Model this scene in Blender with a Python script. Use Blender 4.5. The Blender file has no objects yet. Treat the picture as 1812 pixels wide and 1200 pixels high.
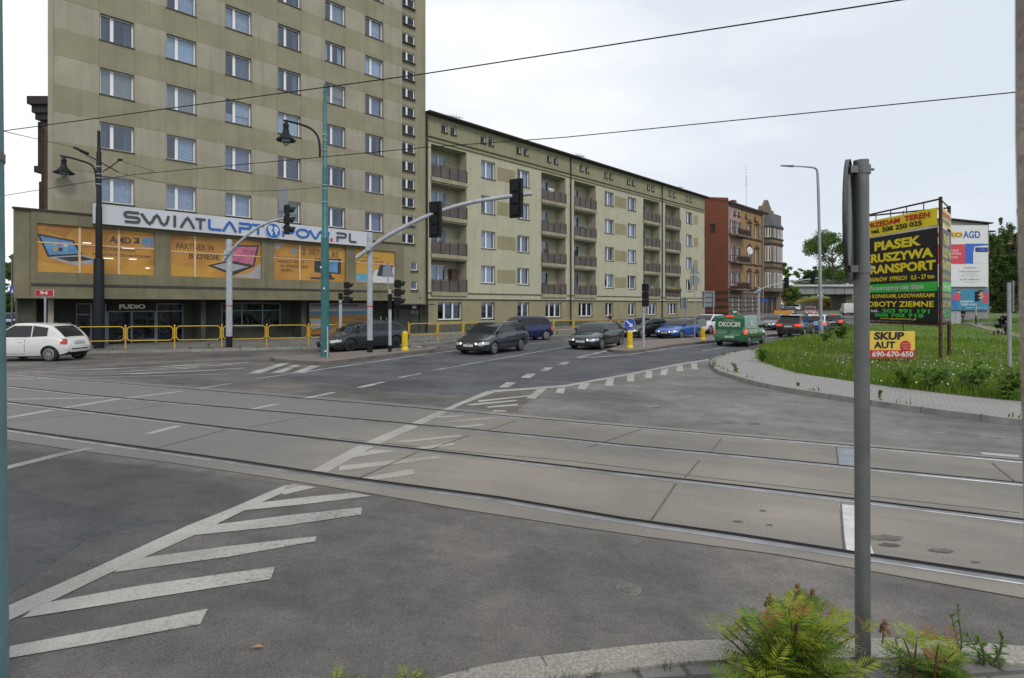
import bpy, bmesh, math, random
import numpy as np
from mathutils import Vector, Matrix
R = math.radians
C = bpy.context.scene.collection
SC = bpy.context.scene
random.seed(7); RNG = np.random.default_rng(7)
# ---------------------------------------------------------------- camera
F, CX, HY, CZ = 1007., 906., 540., 2.4
cam = bpy.data.cameras.new('camera'); camo = bpy.data.objects.new('camera', cam); C.objects.link(camo)
camo.location = (0, 0, CZ); camo.rotation_euler = (R(90), 0, 0)
cam.sensor_width = 36; cam.lens = F/1812*36; cam.shift_y = -60/1812
cam.clip_start = .05; cam.clip_end = 3000
cam.dof.use_dof = True; cam.dof.focus_distance = 24; cam.dof.aperture_fstop = 8
SC.camera = camo
# ---------------------------------------------------------------- sky and sun (overcast)
W = bpy.data.worlds.new("World"); SC.world = W; W.use_nodes = True
nt = W.node_tree; bg = nt.nodes['Background']
SUN_EL, SUN_ROT = R(46), R(150)
sk = nt.nodes.new('ShaderNodeTexSky'); sk.sky_type = 'NISHITA'; sk.sun_disc = False
sk.sun_elevation = SUN_EL; sk.sun_rotation = SUN_ROT
tc = nt.nodes.new('ShaderNodeTexCoord'); mp = nt.nodes.new('ShaderNodeMapping')
mp.inputs['Scale'].default_value = (1, 1, 2.6); mp.inputs['Location'].default_value = (.3, .1, .4)
nz = nt.nodes.new('ShaderNodeTexNoise'); nz.inputs['Scale'].default_value = 1.7; nz.inputs['Detail'].default_value = 6
nz.inputs['Roughness'].default_value = .5
cr = nt.nodes.new('ShaderNodeValToRGB')
cr.color_ramp.elements[0].position = .36; cr.color_ramp.elements[0].color = (8.4, 8.8, 9.3, 1)
cr.color_ramp.elements[1].position = .60; cr.color_ramp.elements[1].color = (11.0, 11.0, 11.0, 1)
# clouds thin out to a bluer grey towards the east (right of the picture)
sx = nt.nodes.new('ShaderNodeSeparateXYZ'); mr = nt.nodes.new('ShaderNodeMapRange')
mr.inputs['From Min'].default_value = -.45; mr.inputs['From Max'].default_value = .75
gx = nt.nodes.new('ShaderNodeMix'); gx.data_type = 'RGBA'; gx.blend_type = 'MULTIPLY'; gx.inputs['Factor'].default_value = 1
g2 = nt.nodes.new('ShaderNodeValToRGB')
g2.color_ramp.elements[0].color = (1.04, 1.04, 1.04, 1); g2.color_ramp.elements[1].color = (.87, .915, .965, 1)
mx = nt.nodes.new('ShaderNodeMix'); mx.data_type = 'RGBA'; mx.inputs['Factor'].default_value = .96
L = nt.links.new
L(tc.outputs['Generated'], mp.inputs['Vector']); L(mp.outputs['Vector'], nz.inputs['Vector']); L(nz.outputs['Fac'], cr.inputs['Fac'])
L(tc.outputs['Generated'], sx.inputs['Vector']); L(sx.outputs['X'], mr.inputs['Value']); L(mr.outputs['Result'], g2.inputs['Fac'])
L(cr.outputs['Color'], gx.inputs['A']); L(g2.outputs['Color'], gx.inputs['B'])
L(sk.outputs['Color'], mx.inputs['A']); L(gx.outputs['Result'], mx.inputs['B']); L(mx.outputs['Result'], bg.inputs['Color'])
bg.inputs['Strength'].default_value = .1
sun = bpy.data.lights.new('sun', 'SUN'); suno = bpy.data.objects.new('sun', sun); C.objects.link(suno)
sun.energy = 1.5; sun.angle = R(16); sun.color = (1, .96, .9)
suno.rotation_euler = (R(90)-SUN_EL, 0, math.pi-SUN_ROT)
SC.view_settings.view_transform = 'Standard'; SC.view_settings.look = 'None'
SC.view_settings.exposure = 0; SC.view_settings.gamma = 1
# ---------------------------------------------------------------- terrain height and pixel -> place
def ss(a, b, x):
    t = min(1, max(0, (x-a)/(b-a))); return t*t*(3-2*t)
def H(X, Y):
    near = .0397*(Y-3*math.log(1+math.exp(min(50, (Y-21)/3))))
    kx = .0257+(.006-.0257)*ss(10, 22, Y)
    z = -1.5-near-kx*min(14, max(-14, X))
    if Y > 52: z += .022*(min(Y, 84)-52)
    if Y > 84: z += .012*(min(Y, 150)-84)
    return CZ+z
def ray(px, py): return ((px-CX)/F, 1., -(py-HY)/F)
def G(px, py, dz=0.):
    r = ray(px, py); g = lambda t: CZ+r[2]*t-H(r[0]*t, t)-dz
    t = .5
    while t < 320 and g(t) > 0: t *= 1.02
    lo, hi = t/1.02, t
    for _ in range(30):
        m = (lo+hi)/2
        if g(m) > 0: lo = m
        else: hi = m
    return Vector((r[0]*hi, hi, CZ+r[2]*hi))
def V(px, py, Y):
    r = ray(px, py); return Vector((r[0]*Y, Y, CZ+r[2]*Y))
TH = math.atan(964/1007); DX = Vector((math.sin(TH), math.cos(TH), 0)); NH = Vector((-math.cos(TH), math.sin(TH), 0))
FROT = math.pi/2-TH; D0 = 35.7; D1 = 36.2
def FW(s, n, z=0): v = DX*s+NH*n; v.z = z; return v
def FP(px, py, n):
    r = ray(px, py); t = n/(r[0]*NH.x+NH.y*r[1])
    return (t*(r[0]*DX.x+r[1]*DX.y), CZ+r[2]*t)
# ---------------------------------------------------------------- materials
def N(nt, t, **k):
    n = nt.nodes.new('ShaderNode'+t)
    for a, b in k.items():
        if a in n.inputs: n.inputs[a].default_value = b
        else: setattr(n, a, b)
    return n
def mixc(nt, fac, a, b, blend='MIX'):
    n = nt.nodes.new('ShaderNodeMix'); n.data_type = 'RGBA'; n.blend_type = blend
    for k, v in (('Factor', fac), ('A', a), ('B', b)):
        if isinstance(v, (int, float)): n.inputs[k].default_value = v
        elif isinstance(v, tuple): n.inputs[k].default_value = (*v[:3], 1)
        else: nt.links.new(v, n.inputs[k])
    return n.outputs['Result']
def rampf(nt, src, p0, p1, v0=0., v1=1.):
    n = nt.nodes.new('ShaderNodeMapRange'); n.clamp = True
    n.inputs['From Min'].default_value = p0; n.inputs['From Max'].default_value = p1
    n.inputs['To Min'].default_value = v0; n.inputs['To Max'].default_value = v1
    nt.links.new(src, n.inputs['Value']); return n.outputs['Result']
def noise(nt, scale, detail=4, vec=None, rough=.55, sc3=None, loc=None, rot=0.):
    tc = nt.nodes.new('ShaderNodeTexCoord'); src = tc.outputs['Object'] if vec is None else vec
    if rot:
        m = nt.nodes.new('ShaderNodeMapping'); nt.links.new(src, m.inputs['Vector']); m.inputs['Rotation'].default_value = (0, 0, R(rot)); src = m.outputs['Vector']
    if sc3 or loc:
        m = nt.nodes.new('ShaderNodeMapping'); nt.links.new(src, m.inputs['Vector'])
        if sc3: m.inputs['Scale'].default_value = sc3
        if loc: m.inputs['Location'].default_value = loc
        src = m.outputs['Vector']
    n = nt.nodes.new('ShaderNodeTexNoise'); n.inputs['Scale'].default_value = scale; n.inputs['Detail'].default_value = detail
    n.inputs['Roughness'].default_value = rough
    nt.links.new(src, n.inputs['Vector']); return n.outputs['Fac']
def scl(c, k): return tuple(min(1, x*k) for x in c)
MATS = {}
def newmat(name):
    m = bpy.data.materials.new(name); m.use_nodes = True; MATS[name] = m
    return m, m.node_tree, m.node_tree.nodes['Principled BSDF']
def mat(name, col, rough=.7, metal=0., var=.15, scale=3., streak=0., bump=0., bscale=80., coat=0., spec=.5, emit=0., dirt=0.):
    if name in MATS: return MATS[name]
    m, nt, b = newmat(name)
    b.inputs['Roughness'].default_value = rough; b.inputs['Metallic'].default_value = metal
    b.inputs['Specular IOR Level'].default_value = spec; b.inputs['Coat Weight'].default_value = coat; b.inputs['Coat Roughness'].default_value = .04
    if var > 0:
        c = mixc(nt, rampf(nt, noise(nt, scale, 5), .3, .7), scl(col, 1-var), scl(col, 1+var))
        if streak > 0:
            f = rampf(nt, noise(nt, 1.0, 6, sc3=(2.6, 2.6, .14), rough=.62), .5, .76, 0, streak)
            c = mixc(nt, f, c, scl(col, .45))
        if dirt > 0:
            f = rampf(nt, noise(nt, .35, 6, rough=.65), .5, .75, 0, dirt)
            c = mixc(nt, f, c, scl(col, .6))
        nt.links.new(c, b.inputs['Base Color'])
    else: b.inputs['Base Color'].default_value = (*col, 1)
    if bump > 0:
        bn = N(nt, 'Bump', Strength=bump, Distance=.01); nt.links.new(noise(nt, bscale, 3), bn.inputs['Height']); nt.links.new(bn.outputs['Normal'], b.inputs['Normal'])
    if emit > 0:
        b.inputs['Emission Color'].default_value = (*col, 1); b.inputs['Emission Strength'].default_value = emit
    return m
def asphalt_mat(name, col, crack=.5, patch=.25):
    m, nt, b = newmat(name); b.inputs['Roughness'].default_value = .82; b.inputs['Specular IOR Level'].default_value = .35
    c = mixc(nt, rampf(nt, noise(nt, .3, 7, rough=.66), .38, .64), scl(col, 1-patch*1.3), scl(col, 1+patch*1.3))
    c = mixc(nt, rampf(nt, noise(nt, 1.0, 6, sc3=(.16, 1.5, 1), rot=20, rough=.62), .46, .66, 0, .62), c, scl(col, 1.42))
    c = mixc(nt, rampf(nt, noise(nt, 1.0, 5, sc3=(.22, 1.9, 1), rot=16, loc=(7, 3, 0)), .5, .68, 0, .5), c, scl(col, .70))
    c = mixc(nt, rampf(nt, noise(nt, 2.7, 7, rough=.68), .5, .7, 0, .6), c, scl(col, .62))
    c = mixc(nt, rampf(nt, noise(nt, 24, 4, rough=.7), .46, .66, 0, .42), c, scl(col, .62))
    c = mixc(nt, rampf(nt, noise(nt, .7, 5, loc=(4, 7, 0), sc3=(.5, 1, 1)), .5, .72, 0, .5), c, scl(col, 1.35))
    c = mixc(nt, rampf(nt, noise(nt, 115, 3, rough=.7), .5, .68, 0, .7), c, scl(col, 1.85))
    c = mixc(nt, rampf(nt, noise(nt, 95, 3, rough=.7, loc=(5, 3, 1)), .5, .66, 0, .7), c, scl(col, .45))
    if crack > 0:
        tc = N(nt, 'TexCoord'); ad = nt.nodes.new('ShaderNodeMix'); ad.data_type = 'RGBA'; ad.inputs['Factor'].default_value = .08
        nn = nt.nodes.new('ShaderNodeTexNoise'); nn.inputs['Scale'].default_value = 2.2; nn.inputs['Detail'].default_value = 5
        nt.links.new(tc.outputs['Object'], ad.inputs['A']); nt.links.new(tc.outputs['Object'], nn.inputs['Vector']); nt.links.new(nn.outputs['Color'], ad.inputs['B'])
        vo = nt.nodes.new('ShaderNodeTexVoronoi'); vo.feature = 'DISTANCE_TO_EDGE'; vo.inputs['Scale'].default_value = .28
        nt.links.new(ad.outputs['Result'], vo.inputs['Vector'])
        line = rampf(nt, vo.outputs['Distance'], .0015, .0045, 1, 0)
        msk = rampf(nt, noise(nt, .4, 3, loc=(9, 2, 0)), .5, .58)
        mu = N(nt, 'Math', operation='MULTIPLY'); nt.links.new(line, mu.inputs[0]); nt.links.new(msk, mu.inputs[1])
        m2 = N(nt, 'Math', operation='MULTIPLY'); nt.links.new(mu.outputs[0], m2.inputs[0]); m2.inputs[1].default_value = crack
        c = mixc(nt, m2.outputs[0], c, scl(col, .3))
    c = mixc(nt, 1., c, mixc(nt, rampf(nt, noise(nt, .42, 7, rough=.64, loc=(2, 6, 0)), .36, .64), (.70, .70, .715), (1.30, 1.27, 1.23)), 'MULTIPLY')
    c = mixc(nt, 1., c, mixc(nt, rampf(nt, noise(nt, 3.1, 6, rough=.7, loc=(8, 1, 0)), .38, .62), (.86, .86, .86), (1.13, 1.12, 1.11)), 'MULTIPLY')
    nt.links.new(c, b.inputs['Base Color'])
    bn = N(nt, 'Bump', Strength=.5, Distance=.006); nt.links.new(noise(nt, 120, 3), bn.inputs['Height']); nt.links.new(bn.outputs['Normal'], b.inputs['Normal'])
    return m
def paint_mat(name, col, under, wear=.5):
    """road paint worn through to the surface below"""
    m, nt, b = newmat(name); b.inputs['Roughness'].default_value = .75; b.inputs['Specular IOR Level'].default_value = .3
    c = mixc(nt, rampf(nt, noise(nt, 1.3, 5), .35, .7), col, scl(col, .72))
    f = rampf(nt, noise(nt, 26, 6, rough=.72), wear-.06, wear+.06, 1, 0)
    f2 = rampf(nt, noise(nt, .9, 4, loc=(3, 8, 0)), .42, .72)
    mu = N(nt, 'Math', operation='MULTIPLY'); nt.links.new(f, mu.inputs[0]); nt.links.new(f2, mu.inputs[1])
    ad = N(nt, 'Math', operation='MULTIPLY'); ad.inputs[1].default_value = .95; nt.links.new(mu.outputs[0], ad.inputs[0])
    c = mixc(nt, ad.outputs[0], c, under)
    c = mixc(nt, rampf(nt, noise(nt, 70, 3, rough=.7), .52, .66, 0, .55), c, scl(under, 1.25))
    nt.links.new(c, b.inputs['Base Color']); return m
def brick_mat(name, col, mortar, w, h, ms=.02, var=.2, off=.5, axis='XY', bump=.3, rot=0., rough=.8):
    m, nt, b = newmat(name); b.inputs['Roughness'].default_value = rough
    tc = N(nt, 'TexCoord'); src = tc.outputs['Object']
    mpn = N(nt, 'Mapping'); nt.links.new(src, mpn.inputs['Vector'])
    if axis == 'XZ': mpn.inputs['Rotation'].default_value = (R(90), 0, 0)
    else: mpn.inputs['Rotation'].default_value = (0, 0, rot)
    br = N(nt, 'TexBrick'); nt.links.new(mpn.outputs['Vector'], br.inputs['Vector']); br.offset = off
    br.inputs['Scale'].default_value = 1; br.inputs['Brick Width'].default_value = w; br.inputs['Row Height'].default_value = h
    br.inputs['Mortar Size'].default_value = ms; br.inputs['Color1'].default_value = (*scl(col, 1-var), 1); br.inputs['Color2'].default_value = (*scl(col, 1+var), 1)
    br.inputs['Mortar'].default_value = (*mortar, 1)
    c = mixc(nt, rampf(nt, noise(nt, 1.1, 5), .4, .75, 0, .5), br.outputs['Color'], scl(col, .62))
    c = mixc(nt, rampf(nt, noise(nt, 90, 2), .5, .75, 0, .35), c, scl(col, 1.4))
    nt.links.new(c, b.inputs['Base Color'])
    bn = N(nt, 'Bump', Strength=bump, Distance=.01); iv = N(nt, 'Math', operation='SUBTRACT'); iv.inputs[0].default_value = 1
    nt.links.new(br.outputs['Fac'], iv.inputs[1]); nt.links.new(iv.outputs[0], bn.inputs['Height']); nt.links.new(bn.outputs['Normal'], b.inputs['Normal'])
    return m
def glass_mat(name, tint=(.8, .85, .9), refl=.35, rough=.02):
    m = bpy.data.materials.new(name); m.use_nodes = True; MATS[name] = m; nt = m.node_tree
    nt.nodes.remove(nt.nodes['Principled BSDF']); o = nt.nodes['Material Output']
    t = N(nt, 'BsdfTransparent', Color=(*tint, 1)); g = N(nt, 'BsdfGlossy', Color=(.74, .84, 1, 1), Roughness=rough)
    lw = N(nt, 'LayerWeight', Blend=.25); ad = N(nt, 'Math', operation='MULTIPLY_ADD'); ad.inputs[1].default_value = .5; ad.inputs[2].default_value = refl*.4
    nt.links.new(lw.outputs['Fresnel'], ad.inputs[0])
    x = N(nt, 'MixShader'); nt.links.new(ad.outputs[0], x.inputs['Fac']); nt.links.new(t.outputs[0], x.inputs[1]); nt.links.new(g.outputs[0], x.inputs[2])
    nt.links.new(x.outputs[0], o.inputs['Surface']); return m
def leaf_mat(name, col, var=.35, trans=.35, rough=.55):
    m = bpy.data.materials.new(name); m.use_nodes = True; MATS[name] = m; nt = m.node_tree
    b = nt.nodes['Principled BSDF']; o = nt.nodes['Material Output']; b.inputs['Roughness'].default_value = rough; b.inputs['Specular IOR Level'].default_value = .3
    at = N(nt, 'Attribute', attribute_name='tint'); 
    c = mixc(nt, at.outputs['Fac'], scl(col, 1-var), (min(1, col[0]*(1+var*1.5)), min(1, col[1]*(1+var)), col[2]))
    nt.links.new(c, b.inputs['Base Color']); tr = N(nt, 'BsdfTranslucent'); nt.links.new(c, tr.inputs['Color'])
    x = N(nt, 'MixShader', Fac=trans); nt.links.new(b.outputs[0], x.inputs[1]); nt.links.new(tr.outputs[0], x.inputs[2]); nt.links.new(x.outputs[0], o.inputs['Surface'])
    return m
# ---------------------------------------------------------------- mesh builder
class MB:
    def __init__(s): s.v = []; s.f = []; s.m = []
    def add(s, vs, fs, mi=0):
        o = len(s.v); s.v += [tuple(p) for p in vs]; s.f += [tuple(i+o for i in f) for f in fs]; s.m += [mi]*len(fs); return s
    def box(s, x0, x1, y0, y1, z0, z1, mi=0):
        return s.add([(x0, y0, z0), (x1, y0, z0), (x1, y1, z0), (x0, y1, z0), (x0, y0, z1), (x1, y0, z1), (x1, y1, z1), (x0, y1, z1)],
                     [(0, 3, 2, 1), (4, 5, 6, 7), (0, 1, 5, 4), (1, 2, 6, 5), (2, 3, 7, 6), (3, 0, 4, 7)], mi)
    def quad(s, a, b, c, d, mi=0): return s.add([a, b, c, d], [(0, 1, 2, 3)], mi)
    def prism(s, poly, z0, z1, mi=0, axis='z'):
        n = len(poly)
        if axis == 'z': P = lambda p, q: (p[0], p[1], q)
        elif axis == 'y': P = lambda p, q: (p[0], q, p[1])
        else: P = lambda p, q: (q, p[0], p[1])
        vs = [P(p, z0) for p in poly]+[P(p, z1) for p in poly]
        return s.add(vs, [tuple(range(n))[::-1], tuple(range(n, 2*n))]+[(i, (i+1) % n, n+(i+1) % n, n+i) for i in range(n)], mi)
    def tube(s, pts, r, n=10, mi=0, cap=True):
        pts = [Vector(p) for p in pts]; rr = r if isinstance(r, (list, tuple)) else [r]*len(pts)
        vs = []; up = None
        for i, p in enumerate(pts):
            t = (pts[min(i+1, len(pts)-1)]-pts[max(i-1, 0)]).normalized()
            if up is None: up = Vector((0, 0, 1)) if abs(t.z) < .9 else Vector((1, 0, 0))
            a = t.cross(up).normalized(); b = a.cross(t).normalized(); up = b
            for k in range(n):
                w = 2*math.pi*k/n; vs.append(p+a*(rr[i]*math.cos(w))+b*(rr[i]*math.sin(w)))
        fs = []
        for i in range(len(pts)-1):
            for k in range(n):
                fs.append((i*n+k, i*n+(k+1) % n, (i+1)*n+(k+1) % n, (i+1)*n+k))
        if cap: fs += [tuple(range(n))[::-1], tuple((len(pts)-1)*n+k for k in range(n))]
        return s.add(vs, fs, mi)
    def lathe(s, prof, n=16, c=(0, 0, 0), mi=0):
        vs = [(c[0]+r*math.cos(2*math.pi*k/n), c[1]+r*math.sin(2*math.pi*k/n), c[2]+z) for r, z in prof for k in range(n)]
        fs = [(i*n+k, i*n+(k+1) % n, (i+1)*n+(k+1) % n, (i+1)*n+k) for i in range(len(prof)-1) for k in range(n)]
        fs += [tuple(range(n))[::-1], tuple((len(prof)-1)*n+k for k in range(n))]
        return s.add(vs, fs, mi)
    def disc(s, c, r, nrm, th, n=24, mi=0):
        c = Vector(c); nrm = Vector(nrm).normalized(); return s.tube([c-nrm*th/2, c+nrm*th/2], r, n, mi)
    def xf(s, M, i0=0):
        s.v = s.v[:i0]+[tuple(M @ Vector(p)) for p in s.v[i0:]]; return s
    def build(s, name, mats, parent=None, loc=None, smooth=None, tint=None):
        me = bpy.data.meshes.new(name); me.from_pydata(s.v, [], s.f)
        mats = mats if isinstance(mats, (list, tuple)) else [mats]
        for m in mats: me.materials.append(m)
        if len(mats) > 1: me.polygons.foreach_set('material_index', s.m)
        if smooth is not None:
            me.polygons.foreach_set('use_smooth', [True]*len(me.polygons)); me.set_sharp_from_angle(angle=R(smooth))
        me.validate(); me.update()
        o = bpy.data.objects.new(name, me); C.objects.link(o)
        if parent: o.parent = parent
        if loc is not None: o.location = loc
        return o
def npmesh(name, verts, faces, m, parent=None, tint=None, loc=None):
    """verts (n,3), faces (k,3|4) numpy -> object; tint = one value per face"""
    me = bpy.data.meshes.new(name); k = faces.shape[1]
    me.vertices.add(len(verts)); me.vertices.foreach_set('co', verts.astype(np.float32).ravel())
    me.loops.add(faces.size); me.loops.foreach_set('vertex_index', faces.astype(np.int32).ravel())
    me.polygons.add(len(faces)); me.polygons.foreach_set('loop_start', np.arange(0, faces.size, k, dtype=np.int32))
    me.update(calc_edges=True)
    if tint is not None:
        a = me.attributes.new('tint', 'FLOAT', 'FACE'); a.data.foreach_set('value', tint.astype(np.float32))
    me.materials.append(m); o = bpy.data.objects.new(name, me); C.objects.link(o)
    if parent: o.parent = parent
    if loc is not None: o.location = loc
    return o
def tag(o, label=None, cat=None, group=None, kind=None):
    if label: o['label'] = label
    if cat: o['category'] = cat
    if group: o['group'] = group
    if kind: o['kind'] = kind
    return o
def thing(name, label, cat, loc=(0, 0, 0), rz=0., group=None):
    o = bpy.data.objects.new(name, None); C.objects.link(o); o.location = loc; o.rotation_euler = (0, 0, rz); o.empty_display_size = .2
    return tag(o, label, cat, group)
def dup(root, loc, rz, label):
    r = root.copy(); C.objects.link(r); r.location = loc; r.rotation_euler = (0, 0, rz); r['label'] = label
    for ch in list(root.children):
        c = ch.copy(); C.objects.link(c); c.parent = r
        for g in ch.children:
            d = g.copy(); C.objects.link(d); d.parent = c
    return r
# lettering: mesh from a text curve, placed in a local frame facing -y
_TX = {}
def text_data(s, bold):
    k = (s, bold)
    if k in _TX: return _TX[k]
    cu = bpy.data.curves.new('t', 'FONT'); cu.body = s; cu.offset = bold; cu.resolution_u = 3
    o = bpy.data.objects.new('t', cu); C.objects.link(o)
    dg = bpy.context.evaluated_depsgraph_get(); me = bpy.data.meshes.new_from_object(o.evaluated_get(dg))
    v = np.array([p.co[:] for p in me.vertices]) if len(me.vertices) else np.zeros((0, 3)); f = [tuple(p.vertices) for p in me.polygons]
    bpy.data.objects.remove(o); bpy.data.curves.remove(cu); bpy.data.meshes.remove(me)
    _TX[k] = (v, f); return v, f
def text(mb, s, x, z, w, h, y=0., mi=0, bold=.02, slant=0., th=.004):
    """fit the string into the box x..x+w, z..z+h on the plane y (facing -y)"""
    v, f = text_data(s, bold)
    if len(v) == 0: return mb
    lo = v.min(0); hi = v.max(0); sx = w/max(1e-6, hi[0]-lo[0]); sz = h/max(1e-6, hi[1]-lo[1])
    q = [((p[0]-lo[0])*sx+x+slant*(p[1]-lo[1])*sz, y-th, (p[1]-lo[1])*sz+z) for p in v]
    return mb.add(q, f, mi)
# drape a polygon (list of XY) on the terrain: cut on the terrain grid
def drape(name, poly, dz, m, step=.5, parent=None):
    bm = bmesh.new(); bm.faces.new([bm.verts.new((p[0], p[1], 0)) for p in poly])
    xs = [p[0] for p in poly]; ys = [p[1] for p in poly]
    for ax, lo, hi in ((0, min(xs), max(xs)), (1, min(ys), max(ys))):
        k = math.ceil(lo/step)*step
        while k < hi:
            co = [0, 0, 0]; co[ax] = k; no = [0, 0, 0]; no[ax] = 1
            bmesh.ops.bisect_plane(bm, geom=bm.verts[:]+bm.edges[:]+bm.faces[:], plane_co=co, plane_no=no, dist=1e-5)
            k += step
    for v in bm.verts: v.co.z = H(v.co.x, v.co.y)+dz
    bm.normal_update()
    for f in bm.faces:
        if f.normal.z < 0: f.normal_flip()
    me = bpy.data.meshes.new(name); bm.to_mesh(me); bm.free(); me.materials.append(m)
    o = bpy.data.objects.new(name, me); C.objects.link(o)
    if parent: o.parent = parent
    return o
def resample(path, st):
    out = [Vector(path[0])]
    for a, b in zip(path[:-1], path[1:]):
        a = Vector(a); b = Vector(b); n = max(1, math.ceil((b-a).length/st))
        out += [a+(b-a)*(i/n) for i in range(1, n+1)]
    return out
def even(path, st):
    """points every st metres along a path, with their tangents"""
    out = []; acc = 0
    for a, b in zip(path[:-1], path[1:]):
        l = (b-a).length; w = st-acc
        while w <= l: out.append((a.lerp(b, w/l), (b-a).normalized())); w += st
        acc = (acc+l) % st
    return out
def smooth_path(path, it=2):
    p = [Vector(q) for q in path]
    for _ in range(it):
        q = [p[0]]
        for a, b in zip(p[:-1], p[1:]): q += [a*.75+b*.25, a*.25+b*.75]
        p = q+[p[-1]]
    return p
def ribbon_mb(mb, path, prof, st=.5, mi=0):
    """sweep profile [(side offset, height)] along a ground path"""
    p = resample([Vector((q[0], q[1])) for q in path], st); n = len(prof); vs = []
    for i, q in enumerate(p):
        t = (p[min(i+1, len(p)-1)]-p[max(i-1, 0)]).normalized(); sd = Vector((-t.y, t.x))
        for o, h in prof:
            w = q+sd*o; vs.append((w.x, w.y, H(w.x, w.y)+h))
    fs = [(i*n+k, (i+1)*n+k, (i+1)*n+k+1, i*n+k+1) for i in range(len(p)-1) for k in range(n-1)]
    return mb.add(vs, fs, mi)
def gxy(pts, dz=0.):
    return [G(x, y, dz).to_2d() for x, y in pts]
# ================================================================ ground, road, rails, pavements
ASPH = (.106, .1, .095)
M_asph = asphalt_mat('old asphalt', ASPH, .6, .25)
M_asph_n = asphalt_mat('dark asphalt', (.074, .079, .090), .0, .14)
M_asph_b = asphalt_mat('bluish patched asphalt', (.068, .073, .084), .3, .2)
M_asph_m = asphalt_mat('mid asphalt', (.086, .084, .084), .5, .18)
M_earth = mat('earth', (.09, .10, .045), .95, var=.4, scale=.6)
M_conc = None
def conc_mat():
    m, nt, b = newmat('tram slab concrete'); b.inputs['Roughness'].default_value = .85
    col = (.205, .19, .165)
    c = mixc(nt, rampf(nt, noise(nt, .25, 6, rough=.6), .35, .68), (.178, .167, .15), (.248, .224, .192))
    c = mixc(nt, rampf(nt, noise(nt, 1.0, 6, sc3=(.18, 1.4, 1), rot=20, rough=.62), .44, .68, 0, .75), c, (.155, .147, .137))
    c = mixc(nt, rampf(nt, noise(nt, .5, 6, rough=.65, loc=(3, 1, 0)), .52, .7, 0, .5), c, (.232, .20, .163))
    c = mixc(nt, rampf(nt, noise(nt, 1.0, 5, sc3=(.3, 5, 1), rot=20, loc=(1, 5, 0)), .55, .75, 0, .45), c, (.12, .115, .11))
    c = mixc(nt, 1., c, mixc(nt, rampf(nt, noise(nt, .45, 7, rough=.64, loc=(2, 6, 0)), .36, .64), (.80, .79, .78), (1.14, 1.12, 1.08)), 'MULTIPLY')
    # traffic lane crossing the tracks has darkened the slabs on the left
    tc = N(nt, 'TexCoord'); sp = N(nt, 'SeparateXYZ'); nt.links.new(tc.outputs['Object'], sp.inputs[0])
    ad = N(nt, 'Math', operation='MULTIPLY_ADD'); ad.inputs[1].default_value = -.35; nt.links.new(sp.outputs['Y'], ad.inputs[0]); nt.links.new(sp.outputs['X'], ad.inputs[2])
    nn = noise(nt, .8, 4); n2 = N(nt, 'Math', operation='MULTIPLY_ADD'); n2.inputs[1].default_value = 2.2; nt.links.new(nn, n2.inputs[0]); nt.links.new(ad.outputs[0], n2.inputs[2])
    c = mixc(nt, rampf(nt, n2.outputs[0], -4.6, -2.6, .8, 0), c, (.13, .128, .129))
    # studded surface: rows of small pyramids
    mp = N(nt, 'Mapping'); mp.inputs['Rotation'].default_value = (0, 0, R(20)); nt.links.new(tc.outputs['Object'], mp.inputs['Vector'])
    wv = N(nt, 'TexWave', wave_type='BANDS', bands_direction='X'); wv.inputs['Scale'].default_value = 7.5; nt.links.new(mp.outputs['Vector'], wv.inputs['Vector'])
    w2 = N(nt, 'TexWave', wave_type='BANDS', bands_direction='Y'); w2.inputs['Scale'].default_value = 7.5; nt.links.new(mp.outputs['Vector'], w2.inputs['Vector'])
    mu = N(nt, 'Math', operation='MULTIPLY'); nt.links.new(wv.outputs['Fac'], mu.inputs[0]); nt.links.new(w2.outputs['Fac'], mu.inputs[1])
    c = mixc(nt, rampf(nt, mu.outputs[0], .0, .6, .10, 0), c, (.12, .112, .10))
    c = mixc(nt, rampf(nt, noise(nt, 120, 2), .5, .75, 0, .3), c, (.30, .28, .25))
    nt.links.new(c, b.inputs['Base Color'])
    bn = N(nt, 'Bump', Strength=.22, Distance=.01); nt.links.new(mu.outputs[0], bn.inputs['Height']); nt.links.new(bn.outputs['Normal'], b.inputs['Normal'])
    return m
M_conc = conc_mat()
M_joint = mat('slab joint', (.092, .086, .078), .9, var=.3)
M_pave = brick_mat('concrete paving', (.265, .26, .245), (.15, .148, .138), .2, .1, .010, .04, .5, rot=R(35), bump=.1)
M_pavedark = brick_mat('dark paving', (.16, .155, .145), (.08, .08, .07), .4, .4, .015, .14, 0., rot=R(46))
M_paveold = brick_mat('old block paving', (.165, .158, .15), (.045, .05, .03), .21, .105, .014, .16, .5, rot=R(-8))
M_redpave = brick_mat('reddish island paving', (.20, .165, .145), (.10, .09, .08), .2, .1, .012, .16, .5, rot=R(46))
M_kerb = mat('concrete kerb', (.24, .235, .22), .85, var=.25, scale=2.5, dirt=.5, bump=.3, bscale=50)
M_kerbdark = mat('grimy kerb', (.12, .115, .105), .85, var=.3, scale=2, dirt=.6)
M_granite = mat('granite kerb', (.285, .266, .235), .85, var=.5, scale=75, dirt=.7, bump=.5, bscale=60)
PAINT = (.42, .415, .40)
M_paint = paint_mat('road paint', PAINT, (.09, .09, .092), .57)
M_paintw = paint_mat('worn road paint', (.385, .375, .35), (.10, .096, .092), .44)
M_paintc = paint_mat('faded paint on slabs', (.36, .345, .31), (.19, .18, .165), .42)
M_steel = mat('polished rail steel', (.30, .30, .31), .38, 1., var=.25, scale=4)
M_rust = mat('rail groove', (.007, .006, .006), .9, var=.4, scale=10)  # near-black colour paints the shade of a groove modelled almost flat
M_grass = mat('grass ground', (.085, .13, .03), .95, var=.4, scale=1.2)

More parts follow.
